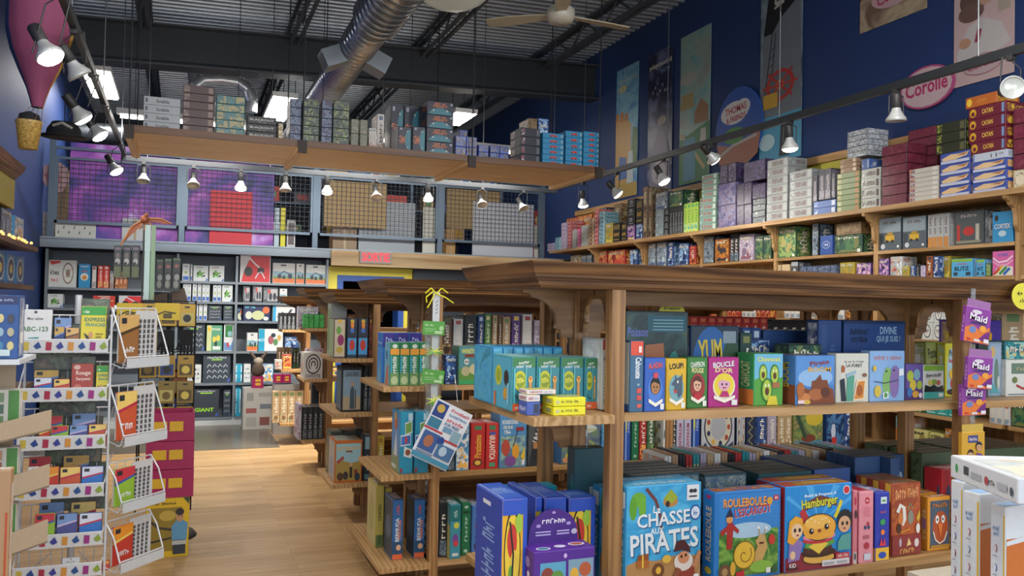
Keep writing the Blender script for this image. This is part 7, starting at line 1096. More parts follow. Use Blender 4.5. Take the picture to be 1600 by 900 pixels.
# ================================================================ banners and signs on the right wall
def banner(pts, name, label, cat, base, ops):
    """pts: sighted left-top, right-bottom columns on the wall; hung flat on the wall"""
    (xa, ya), (xb, yb_), bot = pts
    A_ = at(xa, ya, x=5.485); B_ = at(xb, yb_, x=5.485); C_ = at((xa+xb)/2, bot, x=5.485); zt_ = (A_.z+B_.z)/2; w_ = A_.y-B_.y; h_ = zt_-C_.z
    mb = MB(); mb.box((-.006, -w_, 0), (0, 0, h_), flat(base, .5) if isinstance(base, str) else base); paint(mb, Vector((-.0065, 0, 0)), -Y, Z, w_, h_, ops)
    return tag(mb.build(name, None, (5.492, A_.y, C_.z)), label, cat)
SKY = lambda a, b_: art([a, b_, a], 3)
banner(((964, 112), (998, 95), 307), 'banner', 'tall blue and sand banner with castle ruin, farthest on the wall', 'banner', art(['4c88b0', '7ca8b8', '3c78a8'], 3), [('t', 'playmobil', .5, .9, .86, .035, 0, 'a8b8b8'), ('e', .3, .84, .2, .03, 'a8a888'), ('p', [(0, 0), (1, 0), (1, .1), (.0, .12)], 'a08848'), ('p', [(.0, .1), (.75, .12), (.7, .55), (.5, .6), (.0, .62)], 'b08c50'), ('r', .0, .6, .14, .66, 'a86c30'), ('r', .2, .59, .36, .66, 'a86c30'), ('r', .42, .58, .56, .64, 'a86c30'), ('p', [(.7, .2), (1, .22), (1, .5), (.8, .52)], '4c6c38'), ('p', [(.2, .32), (.5, .3), (.55, .14), (.15, .14)], '4868a0'), ('p', [(.55, .1), (.85, .1), (.8, .34), (.6, .34)], 'a8b4b8')])
banner(((1014, 88), (1052, 68), 300), 'banner', 'dark navy banner with white lettering and pale glow, second on the wall', 'banner', art(['181c34', '242848', '5c6888'], 4), [('t', 'playmobil', .5, .9, .9, .045, 0, 'c8c8b8'), ('t', 'Ghost', .7, .85, .4, .03, 4, '6c8cb0')]+[('e', .2+.1*i, .72+.03*math.sin(i*2), .03, .012, '8c90a8') for i in range(7)]+[('p', [(.1, .0), (.95, .0), (.9, .3), (.7, .42), (.4, .42), (.15, .3)], '706c80'), ('e', .6, .5, .18, .03, '8c8478'), ('e', .5, .14, .3, .08, '98989c')])
banner(((1064, 60), (1111, 36), 284), 'banner', 'teal and green countryside banner, third on the wall', 'banner', art(['5c98a0', '84a098', '88908c'], 3), [('t', 'playmobil', .5, .86, .84, .045, 4, '98a898'), ('e', .3, .7, .3, .04, 'a0a49c'), ('p', [(0, 0), (1, 0), (1, .38), (.5, .34), (0, .3)], '40784c'), ('p', [(.5, .38), (.95, .38), (.95, .48), (.72, .54), (.5, .46)], '8c6848'), ('p', [(0, .5), (.5, .5), (.45, .6), (.1, .6)], '988858'), ('w', [(.05, .34), (.5, .2), (.85, .08)], .08, 'a89868'), ('r', .15, .02, .55, .3, '4888a0'), ('p', [(.7, .24), (.9, .24), (.88, .34), (.72, .34)], 'b0b4ac')])
q_ = banner(((1190, -62), (1255, -95), 250), 'banner', 'tall pirate ship banner with skull flag and red ship wheel', 'banner', art(['506878', '7c8c94', '3c5060'], 3), [('p', [(0, 0), (1, 0), (1, .22), (.5, .25), (0, .22)], '4c98b8'), ('p', [(.0, .22), (1, .22), (.95, .75), (.6, .8), (.1, .7)], '6c747c'), ('p', [(.08, .62), (.2, .8), (.9, .84), (.92, .74), (.5, .68), (.3, .62)], '1c1c20'), ('e', .46, .765, .12, .025, 'b8b8b0'), ('e', .42, .768, .03, .006, '1c1c20'), ('e', .5, .77, .03, .006, '1c1c20'), ('w', [(.34, .735), (.58, .75)], .04, 'b0b0a8'), ('w', [(.1, .3), (.2, .45), (.3, .62)], .02, '282c30'), ('w', [(.22, .3), (.32, .45), (.38, .62)], .02, '282c30')]+[('w', [(.12+.03*i, .34+.04*i), (.24+.03*i, .35+.04*i)], .015, '282c30') for i in range(6)]+[('e', .5, .36, .34, .075, 'a8302c'), ('e', .5, .36, .26, .058, '586068'), ('e', .5, .36, .1, .022, 'd0a030')]+[('w', [(.5, .36), (.5+.42*math.cos(i*.785), .36+.093*math.sin(i*.785))], .04, 'a8302c') for i in range(8)]+[('r', .1, .26, .45, .33, 'c09830'), ('p', [(.5, .02), (.75, .02), (.7, .18), (.55, .2)], '282c34'), ('e', .2, .1, .2, .04, 'b0d0d8')])
banner(((1345, -120), (1449, -150), 32), 'poster', 'cream poster with oval pink lettering at the top edge', 'poster', art(['8c7c68', 'a89880', '6c5848'], 3), [('e', .52, .26, .34, .12, 'b8989c'), ('t', 'Corolle', .52, .26, .5, .1, 8, 'a83860'), ('p', [(0, .3), (.2, .5), (.15, .9), (0, 1)], '482c28')])
banner(((1491, -20), (1585, -60), 125), 'poster', 'pale pink doll poster with curly-haired girl in white', 'poster', flat('b8a0a0', .5), [('p', [(.05, .3), (.25, .55), (.5, .6), (.8, .5), (.95, .3), (.6, .22), (.1, .22)], 'b8b4b4'), ('e', .35, .8, .25, .13, '5c4844'), ('e', .3, .68, .22, .09, '66504a'), ('e', .6, .9, .2, .1, '5c4844'), ('e', .55, .78, .12, .07, 'b08c7c'), ('p', [(.75, .6), (.95, .6), (.9, .95), (.78, .9)], 'a09488'), ('w', [(.4, .38), (.45, .5)], .08, '8c3848'), ('e', .2, .4, .1, .05, 'b08870'), ('e', .5, .16, .34, .1, '9c6070'), ('e', .5, .16, .325, .092, 'b09ca0'), ('t', 'Corolle', .5, .16, .52, .07, 4, 'a04460')])
def disc(pxc, pyc, rw, rh, name, label, base, rim, ops):
    C_ = at(pxc, pyc, x=5.46); s = (at(pxc-rw, pyc, x=5.46).y-at(pxc+rw, pyc, x=5.46).y)/2; hh = (at(pxc, pyc-rh, x=5.46).z-at(pxc, pyc+rh, x=5.46).z)/2
    mb = MB(); n = 36; mb.prism([(0, s*math.cos(2*math.pi*i/n), hh*math.sin(2*math.pi*i/n)) for i in range(n)], (.02, 0, 0), flat(rim, .5)); paint(mb, Vector((-.0005, s, -hh)), -Y, Z, 2*s, 2*hh, [('e', .5, .5, .47, .46, base)]+ops)
    return tag(mb.build(name, None, C_), label, 'sign')
disc(1447, 136, 42, 33, 'oval_sign', 'pink-rimmed oval sign with script lettering on the blue wall', 'c0a8ac', 'a84878', [('t', 'Corolle', .5, .52, .78, .36, 2, 'a83060')])
disc(1153, 200, 36, 64, 'round_sign', 'round blue children\'s sign with white cloud lettered in red', '1c4c9c', '2450a0', [('e', .42, .7, .3, .14, 'c8c8c8'), ('e', .3, .68, .14, .1, 'c8c8c8'), ('e', .6, .74, .16, .1, 'c8c8c8'), ('t', 'THOMAS', .45, .74, .46, .09, 4, 'a82c38'), ('t', '& FRIENDS', .46, .63, .42, .07, 4, 'a82c38'), ('p', [(.1, .1), (.3, .04), (.7, .04), (.92, .14), (.98, .4), (.7, .36), (.3, .3), (.04, .36)], '98604c'), ('w', [(.1, .2), (.4, .3), (.9, .36)], .04, 'a8a49c'), ('e', .42, .42, .24, .1, '40803c')])
# ================================================================ left side: book spinner, crates, spinner of costumes
WW = flat('d4d6d8', .35, .1)
br_ = empty('book_rack', (-.47, 4.52, 0)); tag(br_, 'white wire book spinner with diamond-printed trays, left foreground', 'book rack')
def bp(mb, nm, lab=None):
    o = mb.build(nm, br_, (.47, -4.52, 0))
    if lab: o['label'] = lab
    return o
bp(MB().bar((-.47, 4.55, 0), (-.47, 4.55, 1.62), .016, WW, 12), 'pole')
mb = MB(); 
for k in range(5): a_ = k*1.2566; mb.bar((-.47, 4.55, .03), (-.47+.3*math.cos(a_), 4.55+.3*math.sin(a_), .015), .01, WW, 6)
bp(mb, 'foot')
TR = [(541, 28), (617, 52), (692, 30), (768, 50), (845, 62), (893, 55)]
trz = []
XR = -.315; XL = -.675
for i, (py, pl) in enumerate(TR):
    z = at(100, py, y=4.3).z; trz.append(z); zb, zt = z-.03, z+.03
    mb = MB(); mb.box((XL, 4.297, zb), (XR, 4.301, zt), flat('d0d0d0', .35)); 
    cols = ['c8b048', '2c4888', 'a83048', '3c4090', 'd09040', '28508c', '98307c', '88a038']; w_ = XR-XL
    ops = []
    for k, c in enumerate(cols): cx = .07+.125*k; ops.append(('p', [(cx-.045, .5), (cx-.01, .16+.1*(k % 2)), (cx+.045, .42), (cx+.01, .86)] if k % 2 else [(cx-.035, .2), (cx+.03, .18), (cx+.035, .8), (cx-.03, .84)], c))
    paint(mb, Vector((XL, 4.2965, zb)), X, Z, w_, zt-zb, ops); bp(mb, 'tray_front', 'white strip printed with coloured diamonds')
    mb = MB()
    for x in [XL+j*(w_/8) for j in range(9)]: mb.tube([(x, 4.30, zb), (x, 4.42, zb-.005), (x, 4.46, zb+.17)], .0025, WW, 5)
    for p, q in (((XL, 4.46, zb+.17), (XR, 4.46, zb+.17)), ((XL, 4.30, zt), (XR, 4.30, zt)), ((XL, 4.30, zt), (XL, 4.47, zb+.17)), ((XR, 4.30, zt), (XR+.02, 4.47, zb+.17)), ((XR, 4.3, zb), (XR-.12, 4.55, zb+.05)), ((XL, 4.3, zb), (XL+.12, 4.55, zb+.05))): mb.bar(p, q, .0035, WW, 6)
    bp(mb, 'tray_wires')
bp(MB().tube([(XR+.01, 4.32, .1), (XR+.01, 4.32, 1.52), (XR+.02, 4.4, 1.57)], .006, WW, 8), 'upright_wire'); bp(MB().tube([(XL, 4.45, .1), (XL, 4.45, 1.57)], .006, WW, 8), 'upright_wire')
def book(key, desc, body, ops, name='workbook'): K(key, desc, body, [body], None, 'ffffff', front=ops, side=[('r', .1, .02, .9, .98, 'd8d8d0')], top=[('r', .1, .1, .9, .9, 'd8d8d0')], cat='book', name=name)
book('abc', 'white children\'s alphabet book lettered ABC 123', 'd8d8d8', [('t', 'Mon cahier', .5, .78, .5, .07, 0, '484848'), ('t', 'ABC-123', .5, .52, .8, .12, 0, '487848'), ('r', .02, .0, .3, .22, 'd05840'), ('p', [(.25, 0), (.6, 0), (.62, .32), (.3, .3)], '309088'), ('p', [(.5, 0), (.75, 0), (.8, .26), (.55, .24)], 'e0b030'), ('e', .7, .18, .1, .09, 'c8c030'), ('e', .5, .94, .05, .03, '303030')])
book('expr', 'yellow and green French workbook with red car', 'd8c838', [('r', 0, .8, 1, 1, '38983c'), ('t', '5 annee', .2, .88, .25, .08, 0, 'e8f0e0'), ('t', 'EXPRESS', .55, .7, .84, .09, 0, '207868'), ('t', 'FRANCAIS', .58, .58, .8, .08, 0, '2c8c80'), ('e', .45, .14, .3, .1, 'b82c28'), ('e', .3, .06, .08, .06, '282020'), ('e', .62, .06, .08, .06, '282020'), ('e', .4, .34, .09, .08, 'c89068'), ('p', [(.1, .4), (.3, .32), (.35, .24), (.28, .2)], '302828'), ('r', .6, .35, .9, .38, '887820'), ('r', .6, .28, .85, .31, '887820')])
book('wred', 'red slim exercise book with curly title', 'a84438', [('t', 'Rouge', .55, .72, .7, .16, 0, 'e8d0c8'), ('t', 'Serpent', .55, .55, .7, .12, 0, 'e8d0c8'), ('e', .25, .9, .16, .07, 'd8b0a8'), ('r', .35, .0, .95, .3, 'd0ccd4'), ('e', .3, .3, .2, .1, 'c87868')])
for k_, ds, b_, c1, c2, t_ in (('wblue', 'blue practice book', '2c70c0', 'd8dce8', 'c03048', 'DEUX'), ('worange', 'orange practice book', 'c85838', 'e8c870', 'b8304c', 'UNE'), ('wredb', 'red and orange practice book', 'c03c30', 'e09030', 'e8c860', 'CALCUL'), ('wpurple', 'violet practice book', '50508c', '7898c8', 'c8b8d8', 'SUPER'), ('wnavy', 'navy small book', '283c78', 'c8a050', '6888b8', 'LIRE'), ('wbrown', 'brown animal book', '98683c', 'd0a868', '503c28', 'OURS'), ('wgreen', 'lime green practice book', '90b83c', 'c83c48', '3c5ca8', 'MATHS')):
    book(k_, ds, b_, [('p', [(0, .62), (1, .78), (1, 1), (0, 1)], c1), ('p', [(0, .55), (1, .72), (1, .78), (0, .62)], c2), ('t', t_, .5, .28, .6, .14, 0, 'e8e8e8'), ('r', .1, .82, .35, .94, '303038')])
K('backbook', 'grey green book back', '4c5848', ['4c5848', '68705c', '3c4440', '7c6c58'], None, 'ffffff', 'art', cat='book', name='workbook', scale=12)
def tray(i, items, where):
    py = TR[i][0]; zt = trz[i]-.02
    row('S', 4.325, zt, [(a, b_, t_, k_, dict(rx=-7, d=dd)) for a, b_, t_, k_, dd in items], where, 'books in the white spinner trays', .012)
tray(0, [(28, 82, 483, 'abc', .012), (84, 101, 510, 'wnavy', .02), (102, 124, 512, 'wbrown', .02), (126, 167, 478, 'expr', .014)], 'in the spinner\'s top tray')
tray(1, [(52, 81, 590, 'wblue', .02), (83, 109, 592, 'worange', .02), (111, 146, 568, 'wred', .012), (150, 170, 571, 'expr', .014)], 'in the spinner\'s second tray')
tray(2, [(60, 78, 664, 'wredb', .02), (79, 107, 665, 'wgreen', .02), (108, 137, 664, 'wpurple', .02), (138, 168, 663, 'worange', .02)], 'in the spinner\'s third tray')
tray(3, [(42, 60, 730, 'abc', .02), (61, 92, 730, 'wredb', .02), (93, 126, 730, 'worange', .02), (127, 162, 729, 'wblue', .02)], 'in the spinner\'s fourth tray')
tray(4, [(53, 86, 803, 'wgreen', .02), (88, 121, 803, 'wpurple', .02), (123, 160, 802, 'wblue', .02)], 'in the spinner\'s fifth tray')
tray(5, [(96, 125, 872, 'abc', .02), (134, 172, 877, 'wredb', .02)], 'in the spinner\'s lowest tray')
for i, its in enumerate(([(84, 112, 496, 'wpurple', .01), (126, 172, 466, 'backbook', .01)], [(52, 92, 578, 'wnavy', .01), (110, 150, 556, 'backbook', .01)], [(62, 98, 650, 'wgreen', .01), (112, 150, 646, 'wpurple', .01)], [(44, 80, 714, 'wgreen', .01), (98, 140, 712, 'wnavy', .01)], [(60, 100, 786, 'wpurple', .01), (110, 150, 785, 'worange', .01)])):
    row('S', 4.39, trz[i]-.02, [(a, b_, t_, k_, dict(rx=-7, d=dd)) for a, b_, t_, k_, dd in its], 'second rank, %s spinner tray' % ORD[i], 'books in the white spinner trays', .012)
# books in the back trays seen edge-on
for i, (z_, kk) in enumerate(((trz[0], 'backbook'), (trz[1], 'backbook'), (trz[2], 'backbook'), (trz[3], 'backbook'))):
    put(kk, (-.52+.03*i, 4.44, z_-.12), .24, .012, .22, 0, math.radians(-6), 'thin %s on the rear side of the white spinner, tray %s' % (KD[kk]['desc'], ORD[i]), 'books on the spinner\'s rear side')
# angled side pockets
d0 = Vector((-.305, 4.33, 0)); d1 = Vector((-.125, 4.54, 0)); U_ = (d1-d0).normalized(); N_ = Vector((U_.y, -U_.x, 0)); WS = (d1-d0).length
for i, (pt, pb) in enumerate(((482, 572), (600, 690), (718, 790), (806, 880))):
    zt_ = at(210, pt, y=4.42).z; zb_ = at(210, pb, y=4.42).z; mb = MB()
    for p, q in ((d0+N_*.05, d1+N_*.05), (d0+N_*.09, d1+N_*.09)): mb.bar(p+Z*zb_, q+Z*zb_, .0035, WW, 6)
    for k in range(6): s = d0+U_*WS*k/5; mb.tube([s+N_*.09+Z*(zb_+.05), s+N_*.07+Z*zb_, s+Z*(zb_+.02), s+Z*zt_], .0025, WW, 5)
    for s in (d0, d1): mb.tube([s+N_*.09+Z*(zb_+.05), s+N_*.05+Z*(zb_+.16), s+Z*zt_], .004, WW, 6)
    mb.bar(d0+N_*.09+Z*(zb_+.05), d1+N_*.09+Z*(zb_+.05), .004, WW, 6); mb.bar(d0+Z*zt_, d1+Z*zt_, .004, WW, 6)
    bp(mb, 'side_pocket')
    mb = MB(); mb.prism([d0+N_*.095+Z*zb_, d1+N_*.095+Z*zb_, d1+N_*.095+Z*(zb_+.045), d0+N_*.095+Z*(zb_+.045)], N_*.003, flat('c4c8cc', .35)); bp(mb, 'pocket_lip')
    mb = MB(); hh = zt_-zb_-.03; O_ = d0+U_*WS*.42+N_*.03+Z*(zb_+.02); mb.prism([O_, O_+U_*WS*.5, O_+U_*WS*.5+Z*hh, O_+Z*hh], N_*.004, flat('c8c8c8', .4))
    paint(mb, O_+N_*.0045, U_, Z, WS*.5, hh, [('r', .12+.2*(j % 4), .06+.1*(j//4), .22+.2*(j % 4), .13+.1*(j//4), '504c50') for j in range(32)]); tag(mb.build('sticker_pad'), 'white sheet punched with dark dashes, spinner side pocket %s from top' % ORD[i], 'sticker pad', 'sticker pads in the spinner side')
    bk = ['wbrown', 'worange', 'wgreen', 'wredb'][i]; an = math.atan2(U_.y, U_.x); ce = d0+U_*WS*.27+N_*.035+Z*(zb_+.02)
    put(bk, ce, WS*.46, .012, hh*.92, an, 0, '%s in the spinner\'s angled side pocket, %s from top' % (KD[bk]['desc'], ORD[i]), 'books in the spinner\'s side pockets')
# crates on the floor behind the spinner
K('toolbox', 'yellow window box with drawn boy in a tool belt', 'd8b018', ['d8b018'], 't', front=[('r', .06, .1, .84, .84, '8c7420'), ('e', .5, .7, .2, .09, 'b89c40'), ('w', [(.1, .62), (.3, .5), (.6, .46)], .06, '302c1c'), ('w', [(.1, .26), (.6, .32)], .05, '282418'), ('t', 'TOOL PLAYSET', .4, .91, .6, .05, 0, '403410'), ('p', [(.86, 1), (1, .88), (1, 1)], '203c28'), ('p', [(.62, .28), (.96, .28), (.98, .56), (.86, .62), (.72, .62), (.6, .52)], '5c94b8'), ('p', [(.64, .04), (.94, .04), (.94, .28), (.64, .28)], '282c34'), ('r', .62, .2, .95, .27, 'b8b8b0'), ('e', .79, .68, .09, .09, 'c08c60'), ('e', .79, .76, .1, .06, '241c18'), ('e', .76, .69, .012, .015, '181010'), ('e', .83, .69, .012, .015, '181010')], side=[('r', .1, .1, .9, .9, 'b89018')], cat='toy box', name='toy_box')
yc = 5.62; a_ = at(226, 860, y=yc); b_ = at(294, 860, y=yc); cx_ = (a_.x+b_.x)/2; w_ = b_.x-a_.x; zt_ = at(260, 778, y=yc).z
put('toolbox', (cx_, yc, 0), w_, .22, zt_, 0, 0, 'yellow window box with drawn boy in a tool belt, on the floor')
MG = flat('a01850', .45)
for i in range(3):
    hh = (at(260, 645, y=yc).z-zt_)/3; z0 = zt_+hh*i+.001; x0_ = at(226+2, 700, y=yc).x; x1_ = at(304-i*0.5, 700, y=yc).x; w2 = x1_-x0_
    c_ = empty('storage_crate', ((x0_+x1_)/2, yc-.005, z0)); tag(c_, 'magenta crate with two yellow labels, %s of three' % ['lowest', 'middle', 'topmost'][i], 'crate', 'magenta crates in a stack')
    mb = MB(); h2 = hh-.004; t = .012; D = .27
    mb.box((-w2/2, 0, 0), (w2/2, t, h2), MG); mb.box((-w2/2, D-t, 0), (w2/2, D, h2), MG); mb.box((-w2/2, t, 0), (-w2/2+t, D-t, h2), MG); mb.box((w2/2-t, t, 0), (w2/2, D-t, h2), MG); mb.box((-w2/2+t, t, 0), (w2/2-t, D-t, t), MG)
    for k in range(3): mb.box((w2/2-.08+.02*k, -.003, .02), (w2/2-.07+.02*k, 0, h2-.02), MG)
    mb.build('body', c_)
    for s in (-.22, .12): MB().box((w2*s-.04, -.005, h2*.35), (w2*s+.04, -.001, h2*.7), flat('d8a820', .5)).build('label_card', c_)
# dark wire spinner of dressing-up packs, with the post and bird above
BK = flat('1c1e22', .5, .2); sy = 6.13; sx = at(262, 560, y=sy).x
sp = empty('costume_rack', (sx, sy, 0)); tag(sp, 'black wire spinner hung with yellow toy packs and black gloves', 'display rack')
zt_ = at(262, 470, y=sy).z; zt_k = zt_; MB().bar((0, 0, 0), (0, 0, zt_+.05), .014, BK, 10).build('pole', sp)
mb = MB()
for z in [zt_-.17*k for k in range(6)]:
    for s in (-1, 1):
        mb.bar((-.17, s*.15, z), (.17, s*.15, z), .004, BK, 6); mb.bar((s*.17, -.15, z), (s*.17, .15, z), .004, BK, 6)
    for x in (-.12, -.04, .04, .12): mb.bar((x, -.15, z), (x, -.21, z-.01), .003, BK, 5)
for s in (-1, 1):
    for q in (-1, 1): mb.bar((s*.17, q*.15, .2), (s*.17, q*.15, zt_), .005, BK, 6)
mb.build('wire_frame', sp); MB().lathe([(.001, .03), (.2, .025), (.22, 0)], BK, 20).build('base', sp)
rn = random.Random(3)
for r_ in range(5):
    for c_ in range(3):
        z = zt_-.17*r_-.02; x = sx-.115+.115*c_
        if r_ == 1 and c_ > 0:
            g = MB(); hx = 0
            for f_ in range(4): g.bar((-.03+.02*f_, 0, -.1), (-.035+.023*f_, -.004, -.17), .009, flat('141416', .8), 8, .006)
            g.bar((-.04, 0, -.09), (-.06, -.004, -.13), .009, flat('141416', .8), 8, .006); g.box((-.04, -.014, -.105), (.04, .012, -.0), flat('141416', .8))
            tag(g.build('glove', None, (x, sy-.2, z)), 'black costume glove, %s on the wire spinner' % ('middle one' if c_ == 1 else 'right one'), 'glove', 'gloves on the wire spinner'); continue
        b_ = ['c8a018', 'b88c20', 'a88420', '8c7430', 'c0981c'][r_]; c2 = rn.choice(['302818', '5c4818', '28407c', 'c0b060'])
        mb = MB(); mb.box((-.05, -.022, -.145), (.05, 0, 0), flat(b_, .35)); paint(mb, Vector((-.05, -.0225, -.145)), X, Z, .1, .145, [('r', .1, .1, .9, .6, c2), ('e', .5, .35, .25, .18, rn.choice(['d8c050', '705820', '202020'])), ('r', .35, .82, .65, .9, '302818')])
        tag(mb.build('toy_pack', None, (x, sy-.195, z)), 'yellow toy pack, %s row down, %s on the wire spinner' % (ORD[r_], ['left', 'middle', 'right'][c_]), 'toy pack', 'toy packs on the wire spinner')
for px_, py_, h_, col, nm in ((284, 560, .09, '2c4ca0', 'blue'), (281, 577, .19, 'c07028', 'orange'), (284, 614, .1, '2c4490', 'blue')):
    c_ = at(px_, py_, y=sy-.1); mb = MB(); mb.box((-.045, -.02, -h_), (.05, .0, 0), flat(col, .4)); paint(mb, Vector((-.045, -.0205, -h_)), X, Z, .095, h_, [('r', .15, .2, .85, .6, 'b8a060')])
    tag(mb.build('toy_pack', None, c_), '%s toy pack on the right side of the wire spinner%s' % (nm, ', lower' if py_ > 600 else ''), 'toy pack', 'toy packs on the wire spinner')
for a0, a1, lb in ((182, 222, 'left wide yellow pack on the spinner top'), (241, 281, 'right wide yellow pack on the spinner top')):
    p0_ = at(a0, 500, y=sy-.23); p1_ = at(a1, 474, y=sy-.23); mb = MB(); mb.box((0, 0, 0), (p1_.x-p0_.x, .02, p1_.z-p0_.z), flat('d8b81c', .4)); paint(mb, Vector((0, -.0005, 0)), X, Z, p1_.x-p0_.x, p1_.z-p0_.z, [('w', [(.1, .3), (.4, .5), (.85, .4)], .06, '403818'), ('r', .35, .1, .7, .4, '5c4c18')])
    tag(mb.build('toy_pack', None, p0_), lb, 'toy pack', 'toy packs on the wire spinner')
# post with six slim boxes and the winged figure
py_ = 6.13; c_ = at(232, 470, y=py_); top = at(232, 352, y=py_)
po = empty('display_post', c_); tag(po, 'clear silvery display post above the wire spinner', 'display post')
mb = MB(); CL = flat('6c746c', .15, .8)
mb.box((-.032, -.02, 0), (.002, .02, top.z-c_.z), CL); mb.box((.006, -.02, 0), (.034, .02, top.z-c_.z), flat('58664c', .2, .6)); mb.build('column', po)
MB().box((-.046, -.01, 0), (-.036, .01, top.z-c_.z-.02), flat('24241c', .5)).build('dark_rod', po)
K('slim', 'dark slim hanging box with grey figure', '2c3030', ['2c3030'], 's', front=[('r', .0, .0, 1, .34, '586040'), ('e', .5, .5, .35, .1, '9c9c98'), ('e', .5, .68, .3, .1, '605858'), ('r', .1, .86, .9, .94, '6c5c70'), ('e', .4, .44, .18, .04, '202020')])
K('slim2', 'dark slim hanging box with pale creatures', '2c302c', ['2c302c'], 's', front=[('r', 0, .94, 1, 1, '4c6040'), ('e', .5, .76, .3, .06, '805048'), ('e', .4, .56, .2, .05, '181818'), ('e', .55, .42, .35, .1, '888884'), ('e', .45, .2, .36, .12, '7c7c74')])
row('S', 6.15, at(200, 434, y=6.15).z, [(178, 191, 383, 'slim', dict()), (192, 205, 383, 'slim'), (206, 219, 383, 'slim')], 'left of the silvery post', 'slim boxes beside the silvery post', .035)
row('S', 6.15, at(262, 455, y=6.15).z, [(244, 256, 405, 'slim2'), (257, 269, 404, 'slim2'), (270, 283, 403, 'slim2')], 'right of the silvery post', 'slim boxes beside the silvery post', .035)
mb = MB(); za, zb_ = at(200, 435, y=6.15).z-c_.z, at(262, 456, y=6.15).z-c_.z; xa, xb = at(178, 435, y=6.15).x-c_.x, at(283, 455, y=6.15).x-c_.x
mb.box((xa, 0, za-.006), (-.04, .05, za-.001), BK); mb.box((.034, 0, zb_-.006), (xb, .05, zb_-.001), BK); mb.build('box_ledge', po)
# brown winged figure
bc_ = at(226, 345, y=6.13); bc_.z += .012; bd = empty('dragon_figure', bc_); tag(bd, 'rust brown winged dragon figure perched on the silvery post', 'figure')
BW = flat('8c4c30', .6); BW2 = flat('a86c40', .6)
mb = MB(); mb.lathe([(.001, -.035), (.02, -.025), (.028, 0), (.02, .02), (.001, .028)], BW, 12); mb.bar((0, -.01, .015), (.02, -.04, .035), .013, BW2, 8, .006)
for k in range(4): mb.bar((-.01+.012*k, 0, -.02), (-.03+.03*k, -.01, -.075), .007, BW2, 6, .003)
mb.build('body', bd)
def wing(pts, th=.006):
    Q = [at(a, b_, y=6.13)-bc_ for a, b_ in pts]; mb = MB(); mb.prism(Q, (0, th, 0), BW); mb.tube([Q[0], Q[1], Q[2]], .006, BW2, 6); return mb
wing([(224, 343), (206, 354), (189, 383), (197, 375), (208, 364), (222, 351)]).build('wing', bd, fix=True); wing([(230, 341), (252, 342), (268, 350), (258, 350), (244, 347), (230, 348)]).build('wing', bd, fix=True)
# tilted brown card behind the spinner top
mb = MB(); P_ = [at(a, b_, y=6.38) for a, b_ in ((240, 462), (288, 450), (302, 504), (270, 512), (246, 500))]; o_ = P_[0]; mb.prism([p-o_ for p in P_], (0, .006, 0), flat('6c5c50', .7))
mb.prism([p-o_+Vector((0, -.003, 0)) for p in [at(a, b_, y=6.38) for a, b_ in ((277, 488), (298, 490), (302, 504), (280, 507))]], (0, .002, 0), flat('2c5038', .6)); mb.bar((.03, .008, -.1), Vector((sx, sy+.1, zt_k))-o_, .004, BK, 6); tag(mb.build('card_sign', None, o_), 'tilted brown card with green corner, above the wire spinner', 'card')
# ================================================================ hot-air balloon and basket
bx0 = at(62, 60, y=5.3); bl = empty('balloon_decoration', (bx0.x, 5.3, at(56, 168, y=5.3).z)); tag(bl, 'hanging fabric hot-air balloon in pink, yellow and blue with wicker basket', 'balloon')
hb_ = at(60, -60, y=5.3).z-bl.location.z; prof = [(.028, 0), (.04, .05), (.06, .12), (.1, .22), (.14, .33), (.165, .45), (.165, .58), (.14, .7), (.09, .8), (.03, .86), (.001, .87)]
sc = hb_/.87; n = 24; cols = ['28406c', '8c4464', '8c4464', '8c4464', 'b88c28', 'b88c28', '2c6058', '28406c']
mb = MB()
for k in range(8):
    vs = []; fs = []
    for (r, z) in prof:
        for j in range(4):
            t = 2*math.pi*(k*3+j)/24-3.35; bulge = 1+.03*math.sin(math.pi*j/3); vs.append((r*bulge*math.cos(t), r*bulge*math.sin(t), z*sc))
    for i in range(len(prof)-1):
        for j in range(3): fs.append((i*4+j, i*4+j+1, (i+1)*4+j+1, (i+1)*4+j))
    mb.add(vs, fs, flat(cols[k], .8), True)
mb.build('envelope', bl)
zb_ = at(45, 190, y=5.3).z-bl.location.z; zc_ = at(45, 233, y=5.3).z-bl.location.z; xb_ = at(45, 200, y=5.3).x-bl.location.x
WK = art(['b08c40', 'd0b068', '7c5c24', 'c09c50'], 90)
mb = MB(); mb.lathe([(.001, zc_), (.048, zc_), (.066, zb_-.01), (.07, zb_), (.066, zb_+.004), (.06, zb_-.005), (.05, zc_+.03), (.001, zc_+.03)], WK, 18, (xb_, 0, 0)); mb.build('basket', bl)
mb = MB()
for a_ in range(4): t = a_*1.57+.6; mb.bar((xb_+.066*math.cos(t), .066*math.sin(t), zb_), (.028*math.cos(t), .028*math.sin(t), .01), .002, flat('705c3c'), 5)
mb.bar((0, 0, hb_), (0, 0, zc(bl.location.x)-bl.location.z), .003, DARK, 5); mb.build('cords', bl)
mb = MB(); mb.lathe([(.001, .09), (.05, .07), (.06, .03), (.05, 0)], flat('1c1c20', .9), 12); tag(mb.build('plush_toy', None, (bl.location.x+xb_, 5.3, bl.location.z+zb_-.03)), 'dark plush toy sitting in the balloon basket', 'plush toy')
mb = MB(); mb.lathe([(.001, .1), (.08, .09), (.11, .04), (.115, 0), (.16, -.01), (.001, -.01)], flat('202024', .8), 16); c_ = at(100, 212, y=6.6); mb.bar((0, 0, .1), (0, 0, zc(c_.x)-c_.z), .003, DARK, 5); mb.tube([(-.06, -.09, .05), (0, -.11, .07), (.06, -.09, .04)], .01, flat('a8a49c'), 6); tag(mb.build('hat', None, c_), 'black hat with pale trim hanging beside the balloon basket', 'hat')
